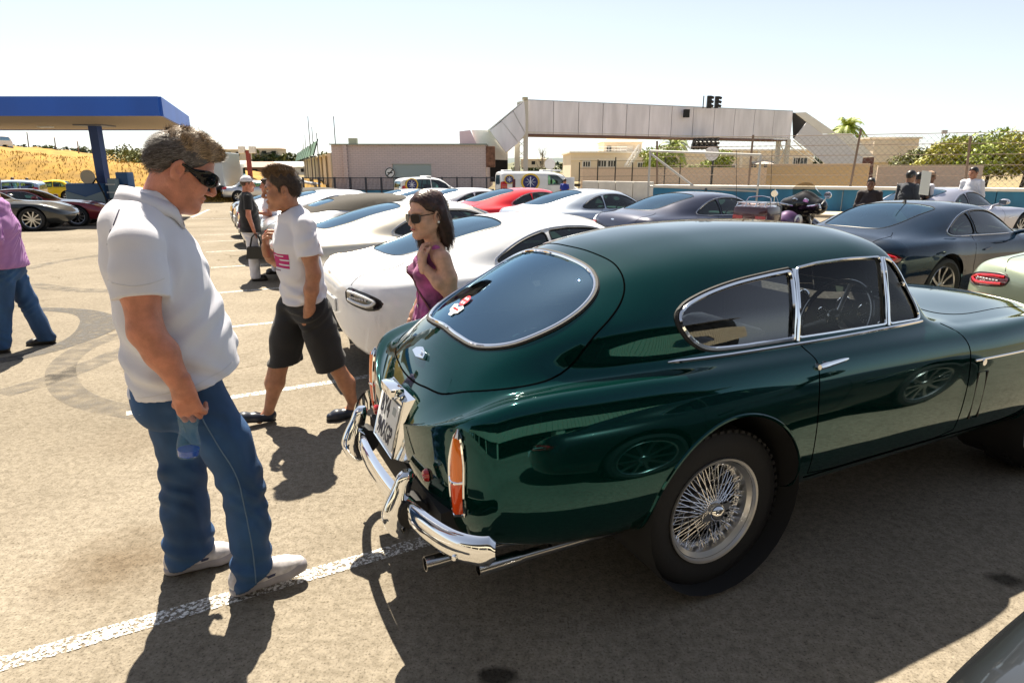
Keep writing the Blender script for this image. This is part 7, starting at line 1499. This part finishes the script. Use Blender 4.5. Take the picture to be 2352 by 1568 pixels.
    for y_ in (-.38, .38):
        for x_ in (.35, 1.15): MB().box((x_-.3, y_, belt-.05), (.14, .46, .6), Matrix.Rotation(-.2, 3, 'Y'), .05).build('seat_back', DARKI, t, True)
    if wing:
        MB().box((-.80, 0, belt+.30), (.26, 1.5, .03), Matrix.Rotation(-.12, 3, 'Y'), .01).build('rear_wing', PP, t, True)
        for q in (-1, 1): MB().box((-.80, q*.72, belt+.16), (.22, .03, .30), bev=.01).build('wing_post', PP, t)
    return t
WHT = paint('fleet_white', (.70, .72, .74)); YEL = paint('yellow_paint', (.75, .50, .005)); SILB = paint('estate_blue_silver', (.36, .46, .55), metal=.5)
EST = make_box_car('estate_car', 1.50, .93); SUV = make_box_car('suv', 1.70, 1.05, r=.36); SED = make_box_car('saloon_car', 1.40, .93, boot=True, wing=False); SEDW = make_box_car('saloon_car', 1.42, .93, boot=True, wing=True); VAN = make_box_car('panel_van', 1.95, 1.12, van=True)
def at_wheel(P, ang, lx, ly=-.9):   # root position from the ground contact of one near-side wheel
    d = Vector((cos(ang), sin(ang), 0)); l = Vector((-d.y, d.x, 0)); p = P-d*lx-l*ly; return (p.x, p.y, gz(p.x, p.y))
def pc(proto, used, P, deg, lx, label, m, group=None, cat='car', base=PP, ly=-.9, scale=None): return place(proto, used, at_wheel(P, R(deg), lx, ly), R(deg), label, m, group, cat, base, scale)
pc(GT, 1, GZ(78, 531), 18, 2.74, 'dark grey sports coupe parked behind the man in the purple shirt', DGREY, base=GT_PAINT)
pc(GT, 1, GZ(180, 520), 18, 2.74, 'dark red sports coupe with black wheels beside the grey coupe', DRED, base=GT_PAINT)
pc(EST, 0, GZ(-92, 481), 200, 2.74, 'pale blue silver estate car parked behind the dark red coupe', SILB, ly=.9)
pc(SEDW, 0, GZ(158, 464), 200, 0, 'yellow saloon with tall rear wing at the foot of the bank', YEL, ly=.9)
pc(SED, 0, GZ(30, 456), 196, 0, 'yellow saloon without wing below the grass bank', YEL, ly=.9)
pc(SED, 1, GZ(330, 446), 200, 0, 'pale blue saloon half hidden behind the older man', SILB, ly=.9)
pc(SUV, 0, GZ(285, 456), 188, 0, 'white double cab behind the fuel pump', WHT, ly=.9, cat='pickup')
pc(SED, 1, GZ(549, 464), 24, 0, 'silver saloon with red tail lamp parked ahead of the white canopied pickup', SIL)
pc(SUV, 1, GZ(520, 456), 24, 0, 'white canopied pickup beside the silver saloon', WHT, cat='pickup')
pc(SUV, 1, GZ(648, 448), 30, 0, 'white off-roader parked by the end of the steel railing', WHT)
TOPC = place(EST, 1, (PY(15, 335, 56).x-1, 56, BANK_H(-38, 56)), R(175), 'white estate car parked on top of the grass bank', WHT, base=PP)
sp_ = GZ(965, 478); su = pc(SUV, 1, sp_, 27, 0, 'white patrol SUV with round blue emblem and roof bar', WHT, base=PP, cat='SUV', scale=(1, 1, .97))
su.location.z = gz(su.location.x, su.location.y); vp = GZ(1192, 470); va = place(VAN, 0, at_wheel(vp, R(14), 0), R(14), 'white patrol van with round blue and gold emblems on its side', WHT, None, 'van', PP, (1.12, 1, 1.0)); va.location.z = gz(va.location.x, va.location.y)
GOLD = mat('emblem_gold', (.62, .42, .03), rough=.5); EBL = mat('emblem_blue', (.01, .015, .13), rough=.5); EWH = mat('emblem_white', (.6, .65, .75), rough=.5)
def emblem(root, x, z, r, y=-.962, tilt=0.):
    M = Matrix.Translation((x, y, z)) @ Matrix.Rotation(pi/2+tilt, 4, 'X')
    e = MB().lathe([(r*.80, .004), (r, .004), (r, 0)], 36, M).build('emblem', GOLD, root); MB().lathe([(0, .005), (r*.81, .005)], 36, M).build('emblem_disc', EBL, e); s = MB()
    for k in range(4): a = k*pi/4+pi/8*0; s.box(M @ Vector((0, 0, .008)), (r*1.1, .004, .025 if k != 0 else .02), Matrix.Rotation(a, 3, 'Y'))
    s.box(M @ Vector((0, -r*.1, .009)), (r*.10, .004, r*.95)); s.box(M @ Vector((0, r*.52, .009)), (r*.14, .004, r*.14)); s.build('emblem_star', EWH, e); text_mesh('emblem_text', 'NATIONAL TRAFFIC', r*.13, EBL, e, M @ Matrix.Translation((0, -r*.9, .006)))
emblem(va, .62, 1.32, .52, -.975); emblem(va, -.55, 1.48, .27, -.965); emblem(su, -.42, 1.30, .36, -.90)
for x, w_ in ((-.5, .5), (2.0, 1.1)): MB().box((x, 0, 1.99), (w_, .7, .09), bev=.03).build('roof_pod', mat('pod_white', (.75, .76, .78)), va, True)
MB().box((.7, 0, 1.72), (.32, 1.1, .10), bev=.03).build('light_bar', mat('pod_white', ()), su, True)
for z_ in (1.62,): MB().box((-.30, -.972, 1.25), (.16, .01, .5), bev=.004).build('vent_panel', mat('maroon_leather', ()), va)
dr = MB().box((0, -.38, 0), (.06, .80, 1.0), bev=.02).build('open_door', WHT, va, True); dr.matrix_local = Matrix.Translation((2.62, -1.0, 1.1)) @ Matrix.Rotation(R(18), 4, 'Z')
pp = PY(476, 394, 43); bt = thing('box_truck', 'silver box truck parked behind the white canopied pickup', 'truck', (pp.x, 43, -.43), R(100)); MB().box((2., 0, 2.0), (5, 2.2, 2.3), bev=.04).build('box_body', mat('truck_silver', (.46, .50, .52), rough=.4, metal=.4), bt); MB().box((5.3, 0, 1.5), (1.5, 2.1, 1.9), bev=.15).build('cab', WHT, bt, True); MB().box((2.2, 0, .75), (6, .9, .3)).build('chassis', DARKI, bt)
for x in (.8, 5.2):
    for sd in (-1, 1): alloy_wheel(bt, x, sd*.95, sd, .45, .28, .28, 6)
MB().box((5.7, -1.06, 1.85), (.7, .02, .6)).build('cab_window', RGLASS, bt); MB().box((-.55, 0, .9), (.1, 2.2, .25)).build('rear_bar', DARKI, bt)
place(GT, 1, tail(.85, -.40), A, 'dark grey metallic sports car whose rear wing is nearest the shadow of the green coupe', DGREY)
# roof aerial of the dark blue coupe
for o in bpy.data.objects:
    if o.get('label', '').startswith('dark blue sports coupe'): MB().tube([(.5, 0, 1.25), (.52, 0, 1.285)], [.03, .015], 8).tube([(.52, 0, 1.28), (.30, 0, 1.50)], .005, 5).build('roof_aerial', BLACKP, o, True); DBC = o
# ---------------------------------------------------------------- touring motorcycle
def motorcycle():
    t = thing('motorcycle', 'black and purple touring motorcycle with chrome luggage rack', 'motorcycle', (3.85, 9.85, 0), R(42)); BK = paint('gloss_black', (.006, .006, .008)); PU = paint('bike_purple', (.06, .012, .07), metal=.4); SV = paint('bike_silver', (.5, .5, .52), metal=.6); MAR = paint('bike_maroon', (.05, .006, .012), metal=.3)
    for x in (0, 1.62):
        M = Matrix.Translation((x, 0, .32)) @ Matrix.Rotation(pi/2, 4, 'X'); wv = MB().lathe(tyre_prof(.32, .14, .21), 36).build('wheel', RUBBER, t, True); wv.matrix_local = M; rm = MB().lathe([(.215, .06), (.20, .05), (.19, 0), (.20, -.05), (.215, -.06)], 36)
        for k in range(9): a = k*2*pi/9; rm.tube([(0, 0, 0), (.2*cos(a), .2*sin(a), 0)], .014, 5)
        rm.build('rim', CHROME, wv, True)
    MB().chain if False else None
    def blob(nm, m, fn, lo, hi, h=.012):
        v = Vol(lo, hi, h); fn(v); P, Q = v.mesh(); return mesh_obj(nm, P, Q.tolist(), m, t)
    blob('fuel_tank', PU, lambda v: v.chain([(.62, 0, .82), (.85, 0, .86), (1.12, 0, .85)], [.12, .155, .11], .05, ((0, 1, 0), 1.1)), (.4, -.3, .6), (1.4, .3, 1.1))
    for s in (-1, 1): MB().lathe([(0, .01), (.07, .006), (.09, 0)], 20, Matrix.Translation((.88, s*.160, .88)) @ Matrix.Diagonal((1.6, 1, 1, 1)) @ Matrix.Rotation(-s*pi/2, 4, 'X')).build('tank_panel', SV, t, True)
    blob('fairing', BK, lambda v: (v.chain([(1.35, -.26, 1.08), (1.42, 0, 1.12), (1.35, .26, 1.08)], [.13, .19, .13], .06), v.ell((1.46, 0, .92), (.12, .16, .16), None, .05)), (1.0, -.5, .65), (1.75, .5, 1.45))
    V = []; Fc = []
    for i in range(13):
        a = R(-70)+R(140)*i/12
        for j in range(5): u = j/4; V.append((1.44+.10*cos(a)-.16*u, .27*sin(a)*(1-.25*u), 1.24+.22*u*cos(a*.8)))
    for i in range(12):
        for j in range(4): Fc.append((i*5+j, i*5+j+1, (i+1)*5+j+1, (i+1)*5+j))
    mesh_obj('windshield', V, Fc, glass('smoked_screen', (.55, .5, .42), 1.5), t)
    blob('front_fender', PU, lambda v: v.chain([(1.35, 0, .58), (1.62, 0, .68), (1.88, 0, .56)], [.07, .085, .06], .04), (1.1, -.2, .4), (2.1, .2, .9)); blob('rear_fender', PU, lambda v: v.chain([(-.30, 0, .52), (.0, 0, .68), (.3, 0, .62)], [.08, .1, .08], .04), (-.5, -.2, .35), (.5, .2, .9))
    blob('seat', mat('black_leather', ()), lambda v: v.chain([(.05, 0, .80), (.35, 0, .76), (.62, 0, .78)], [.12, .13, .09], .04, ((0, 1, 0), 1.3)), (-.2, -.3, .55), (.85, .3, 1.))
    for s in (-1, 1):
        MB().box((-.05, s*.36, .62), (.62, .22, .34), bev=.07).build('saddlebag', MAR, t, True); MB().tube([(1.25, s*.1, 1.08), (1.15, s*.35, 1.12), (.98, s*.44, 1.06)], [.016, .016, .02], 8).build('handlebar', CHROME, t, True); MB().tube([(1.2, s*.36, 1.13), (1.22, s*.44, 1.27)], .008, 6).tube([(1.22, s*.44, 1.27), (1.19, s*.44, 1.27)], .055, 12).build('mirror', CHROME, t, True); MB().tube([(.55, s*.2, .35), (0, s*.27, .32), (-.5, s*.28, .33)], .045, 8).build('exhaust_pipe', CHROME, t, True); MB().tube([(1.62, s*.11, .32), (1.38, s*.11, .95)], .03, 8).build('fork', CHROME, t, True)
    tp = MB().box((-.20, 0, 1.00), (.46, .58, .30), bev=.09).build('top_box', MAR, t, True); MB().box((.06, 0, 1.02), (.08, .5, .26), bev=.03).build('backrest', mat('black_leather', ()), t, True)
    rk = MB()
    for y_ in (-.22, -.08, .08, .22): rk.tube([(-.42, y_, 1.13), (-.38, y_, 1.185), (-.05, y_, 1.185), (.0, y_, 1.15)], .010, 6)
    for x_ in (-.38, -.05): rk.tube([(x_, -.24, 1.185), (x_, .24, 1.185)], .010, 6)
    rk.build('luggage_rack', CHROME, t, True); MB().tube([(-.18, -.20, 1.19), (-.16, -.17, 1.26), (-.1, 0, 1.28), (-.16, .17, 1.26), (-.18, .20, 1.19)], .010, 6).build('rack_hoop', CHROME, t, True)
    for y_ in (-.18, .18): MB().box((-.435, y_, .98), (.012, .16, .05), bev=.004).build('tail_lamp', mat('red_lens', ()), t)
    for y_ in (-.09, .09): MB().lathe([(0, .02), (.045, .02), (.05, 0)], 16, Matrix.Translation((1.24, y_, 1.17)) @ Matrix.Rotation(-pi/2-.5, 4, 'Y')).build('gauge', CHROME, t, True)
    MB().lathe([(0, .05), (.06, .04), (.085, 0), (.08, -.06)], 20, Matrix.Translation((1.60, 0, .96)) @ Matrix.Rotation(pi/2, 4, 'Y')).build('headlamp', CHROME, t, True); MB().box((.72, 0, .5), (.5, .36, .42), bev=.08).build('engine', mat('engine_metal', (.25, .25, .26), rough=.3, metal=1.), t, True)
    for y_, dx in ((-.26, -.5), (.27, -.62)): MB().tube([(-.30, y_, .95), (-.30+dx*.3, y_, 1.95)], .004, 4).build('whip_aerial', BLACKP, t)
motorcycle()
# ================================================================ people in the background
def simple_person(label, loc, deg, h, top, bot, skinm, hair, arms='down', cap=None, sleeve=True, vox=.013, stride=.0, fat=0., hair_len=0, collar=None, bare_legs=False, shoes=None, stripes=False, jacket=False):
    t = thing('person', label, 'person', loc, R(deg)); s = h/1.75; k = s
    P_ = lambda x, y, z: A3(x*k, y*k, z*k)
    st = stride
    arm = {'down': ((-.02, .24, 1.12), (.04, .25, .87)), 'folded': ((-.02, .245, 1.13), (.19, .04, 1.16)), 'hold': ((.02, .24, 1.12), (.25, .12, 1.15)), 'write': ((.02, .25, 1.12), (.26, .10, 1.10))}
    al, ar = (arms if isinstance(arms, tuple) else (arms, arms)); jo = {}
    for sd, nm in ((1, al), (-1, ar)): e, w_ = arm[nm]; jo[sd] = (P_(0, sd*.19, 1.42), P_(e[0], sd*e[1], e[2]), P_(w_[0], sd*w_[1], w_[2]))
    ho = P_(.03, 0, 1.63); Rm = rotm(0, R(6)); hv, W = head_vol(ho, Rm, 1.0*s, max(.0045, vox*.42), neck=P_(-.01, 0, 1.44)); b = Vol(P_(-.45, -.45, 0), P_(.45, .45, 1.55), vox)
    for sd in (-1, 1):
        S0, E, W_ = jo[sd]; b.chain([S0, E], [.05*k, .04*k], .02); b.chain([E, W_], [.041*k, .028*k], .02); d = (W_-E)/np.linalg.norm(W_-E)
        for j, off in enumerate((-.024, -.008, .008, .024)): b.cone(W_+d*.03*k, W_+d*(.13-.012*abs(j-1.5))*k+A3(0, 0, 1)*0+np.cross(d, A3(0, 0, 1) if abs(d[2]) < .8 else A3(1, 0, 0))*off*k*1.3, .016*k, .010*k, .006)
        b.cone(W_+d*.03*k, W_+d*.07*k+A3(.03, 0, .01)*k, .016*k, .011*k, .006); lx = sd*st; b.chain([P_(0, sd*.09, .85), P_(lx*.5, sd*.10, .47), P_(lx*(1 if lx > 0 else 1.15), sd*.10, .08)], [.08*k, .055*k, .035*k], .02)
    b.cone(P_(0, 0, 1.38), P_(0, 0, .9), .10*k, .11*k, .02, ((0, 1, 0), 1.3)); vobj('body', [b.mesh(), hv.mesh()], skinm, t)
    v = Vol(P_(-.45, -.45, .68), P_(.45, .45, 1.60), min(vox, .010)); f2 = 1+fat; v.chain([P_(-.01, 0, 1.40), P_(.0, 0, 1.22), P_(.01, 0, 1.02), P_(0, 0, .86), P_(0, 0, .70)], [.11*k, .13*k*f2, .132*k*f2, .14*k*f2, .145*k*f2], .04, ((0, 1, 0), 1.34)); v.cone(P_(-.01, 0, 1.47), P_(-.01, 0, 1.38), .062*k, .10*k, .03)
    for sd in (-1, 1):
        S0, E, W_ = jo[sd]; v.cone(P_(0, sd*.06, 1.44), S0, .05*k, .066*k, .03); u = E-S0
        if sleeve == 'long': v.chain([S0, E, W_*.85+E*.15], [.066*k, .058*k, .046*k], .02)
        elif sleeve: 
            sl = Vol(P_(-.45, -.45, .68), P_(.45, .45, 1.60), min(vox, .010)); sl.cone(S0, E, .066*k, .066*k, .02); sl.cut(S0+u*.68, u, .003); v.f = smin(v.f, sl.f, .02)
    v.folds(.004, lambda X, Y, Z: wr_(X, Y, Z)); v.cut(P_(0, 0, .84 if not jacket else .76), (0, 0, -1), .004); vobj('jacket' if jacket else 'shirt', [v.mesh()], top, t)
    v = Vol(P_(-.45, -.4, .0), P_(.45, .4, .98), vox); v.chain([P_(0, 0, .93), P_(0, 0, .84)], [.115*k*f2, .125*k*f2], .03, ((0, 1, 0), 1.28))
    for sd in (-1, 1): lx = sd*st; v.chain([P_(0, sd*.09, .83), P_(lx*.5, sd*.10, .47), P_(lx*(1 if lx > 0 else 1.15), sd*.10, .05)], [.105*k, .085*k, .080*k], .025)
    v.folds(.006, lambda X, Y, Z: wr_(X, Y, Z)); v.cut((0, 0, .04), (0, 0, -1)); vobj('trousers', [v.mesh()], bot, t)
    for sd in (-1, 1): lx = sd*st*(1 if sd*st > 0 else 1.15); shoe(t, 'shoe', P_(lx-.07, sd*.10, 0), P_(lx+.20, sd*.12, 0), 1, 0, 'slip', shoes or mat('dark_shoe', (.015, .013, .012), rough=.5), mat('dark_sole', ()))
    hv, W = hair_vol(ho, Rm, s, .007, thick=.012, rough=.003, top=.01); P, Q = hv.mesh(); hr = mesh_obj('hair', P, Q.tolist(), hair, t)
    if hair_len: v = Vol(ho-.3, ho+.2, .008); v.chain([W(-.05, 0, .05), W(-.07, 0, -.05), W(-.07, 0, -hair_len)], [.08*s, .07*s, .03*s], .03, ((0, 1, 0), 1.1)); P, Q = v.mesh(); mesh_obj('long_hair', P, Q.tolist(), hair, hr)
    for q in (-1, 1): MB().lathe([(0, .009), (.007, .006), (.009, 0), (0, -.009)], 8, Matrix.Translation(W(.084, q*.031, .004))).build('eye', DARKI, t); MB().tube([W(.092, q*.016, .024), W(.086, q*.046, .024)], .003, 4).build('eyebrow', hair, t)
    if cap:
        c = thing('cap', cap[1], 'cap', loc, R(deg)); v = Vol(ho-.2, ho+.25, .006); v.ell(W(-.01, 0, .045), A3(.114, .092, .098)*s, Rm, .01); v.cut(W(0, 0, .045), tuple(Rm @ A3(.15, 0, -1)), .004); P, Q = v.mesh(); mesh_obj('crown', P, Q.tolist(), cap[0], c)
        V = []; Fc = []
        for i in range(11):
            a = R(-58)+R(116)*i/10
            for r_, dz in ((.095, .048), (.14, .046), (.17 if abs(a) < .9 else .15, .036)): V.append(W(-.01+r_*cos(a)*1.08, .088*sin(a)*(r_/.095)**.35, dz))
        for i in range(10):
            for j in range(2): Fc.append((i*3+j, (i+1)*3+j, (i+1)*3+j+1, i*3+j+1))
        o = mesh_obj('peak', V, Fc, cap[0], c); md = o.modifiers.new('thickness', 'SOLIDIFY'); md.thickness = .004
        MB().lathe([(0, .006), (.01, 0)], 10, Matrix.Translation(W(-.01, 0, .143))).build('button', cap[0], c)
    return t, W, jo
HBK = mat('hair_black', (.008, .007, .007), rough=.4); SK1 = skin('brown_skin', (.20, .10, .06)); SK2 = skin('ruddy_skin', ()); SK3 = skin('tan_skin', ())
def stripe_mat():
    m = bpy.data.materials.new('purple_stripe'); m.use_nodes = True; nt, N, L = nodes_of(m); b = N['Principled BSDF']; b.inputs['Roughness'].default_value = .8; tc = N.new('ShaderNodeTexCoord'); wv = N.new('ShaderNodeTexWave'); wv.bands_direction = 'X'; wv.inputs['Scale'].default_value = 48; wv.inputs['Distortion'].default_value = .4; L.new(tc.outputs['Object'], wv.inputs['Vector']); r = N.new('ShaderNodeValToRGB'); r.color_ramp.elements[0].color = (.22, .06, .26, 1); r.color_ramp.elements[1].color = (.42, .24, .45, 1); r.color_ramp.elements[0].position = .35; r.color_ramp.elements[1].position = .6; L.new(wv.outputs['Color'], r.inputs[0]); L.new(r.outputs[0], b.inputs['Base Color']); return m
g = G(42, 800); simple_person('man in purple striped shirt and blue jeans with folded arms', (g.x+.06, g.y, 0), 205, 1.66, stripe_mat(), denim('blue_denim', ()), SK3, mat('hair_dark_brown', ()), 'folded', sleeve='long', vox=.008, stride=.16, fat=.22)
g = G(588, 643); t, W, jo = simple_person('woman in white cap, black top and white trousers carrying a handbag', (g.x, g.y, 0), 25, 1.56, cloth('black_knit', (.008, .008, .010)), cloth('white_linen', (.62, .63, .72)), SK2, mat('hair_chestnut', ()), 'down', (cloth('white_cap', (.62, .62, .68)), 'white peaked cap on the woman with the handbag'), sleeve=True, vox=.010, fat=.16)
bw = t.matrix_basis @ Vector(jo[-1][2]) if False else Vector((g.x, g.y, 0))+Matrix.Rotation(R(25), 3, 'Z') @ Vector(jo[-1][2]); bg_ = thing('handbag', 'black leather handbag with two long straps held by the capped woman', 'handbag', (bw.x+.02, bw.y-.03, bw.z-.06), R(5))
BL_ = mat('bag_black', (.008, .010, .012), rough=.4); v_ = [(-.15, -.35), (.15, -.35), (.12, -.17), (-.12, -.17)]; MB().prism(v_, .10, Matrix.Translation((0, .05, 0)) @ Matrix.Rotation(pi/2, 4, 'X')).build('bag_body', BL_, bg_)
for yy in (-.02, .02): MB().tube([(-.09, yy, -.18), (-.05, yy, -.03), (0, yy, .02), (.05, yy, -.03), (.09, yy, -.18)], .007, 6).build('strap', BL_, bg_, True)
lf = MB().box((0, 0, 0), (.16, .004, .22)); lf.quad((-.05, -.004, -.08), (.05, -.004, -.08), (.05, -.004, .03), (-.05, -.004, .03)); lf = lf.build('leaflet', mat('leaflet', (.16, .10, .16), var=.8, vscale=30)); lf.location = (bw.x-.18, bw.y+.12, bw.z+.12); lf.rotation_euler = (.1, .35, .5); tag(lf, 'folded dark leaflet held behind the capped woman\'s handbag', 'leaflet')
g = G(606, 632); simple_person('woman in white top facing the woman in the white cap', (g.x+.12, g.y+.25, 0), 200, 1.52, cloth('white_linen', ()), cloth('white_linen', ()), SK2, mat('hair_dark_brown', ()), 'hold', vox=.014, hair_len=.12)
def far_p(px, py, Y, deg, label, top, bot, sk, hair, arms, **kw):
    p = PY(px, py, Y); z0 = gz(p.x, Y); return simple_person(label, (p.x, Y, z0), deg, p.z-z0, top, bot, sk, hair, arms, vox=.016, **kw)
DK = cloth('charcoal_cotton', (.025, .018, .022)); DT = cloth('dark_trousers', (.02, .02, .025))
far_p(2003, 410, 12.6, 235, 'man in dark shirt with short hair standing before the blue barrier', DK, DT, SK1, HBK, 'folded', sleeve='long')
t, W, jo = far_p(2092, 393, 13.2, 20, 'man in dark suit jacket reading a large white sheet', cloth('navy_suit', (.012, .018, .032)), DT, SK1, HBK, 'hold', sleeve='long', jacket=True)
p = PY(2105, 420, 13.1); sb = MB().box((0, 0, 0), (.26, .008, .46), bev=.002); sb = sb.build('paper_sheet', mat('paper_white', (.68, .72, .70))); sb.location = (p.x+.02, 12.85, p.z); sb.rotation_euler = (-.1, .1, .35); tag(sb, 'large white sheet held by the man in the dark suit', 'sheet')
far_p(2112, 397, 13.8, 60, 'man in black polo shirt seen from behind next to the suited man', DK, DT, SK1, HBK, 'down')
far_p(2136, 395, 14.0, -10, 'man in tan cap and white T-shirt beside the man in black polo', cloth('white_linen', ()), DT, SK1, HBK, 'down', cap=(cloth('tan_cap', (.40, .26, .17)), 'tan peaked cap worn by the man in the white T-shirt'))
far_p(2240, 385, 14.6, 205, 'man in white zip jacket leaning beyond the lavender coupe', cloth('white_nylon', (.66, .67, .72)), DT, SK3, HBK, 'folded', sleeve='long', jacket=True)
far_p(1297, 411, 31.5, 60, 'person in bright blue T-shirt by the open van door', cloth('royal_blue', (.01, .03, .28)), DT, SK2, mat('hair_dark_brown', ()), 'hold')
far_p(287, 424, 25.8, 20, 'person in brown top standing behind the fuel pump', cloth('brown_top', (.10, .05, .04)), DT, SK1, HBK, 'down')
far_p(27, 408, 38.5, 0, 'person in white shirt beside the yellow saloon', cloth('white_linen', ()), DT, SK2, HBK, 'down')
far_p(62, 409, 39.5, 180, 'person in black shirt beside the yellow saloon', DK, DT, SK1, HBK, 'down')
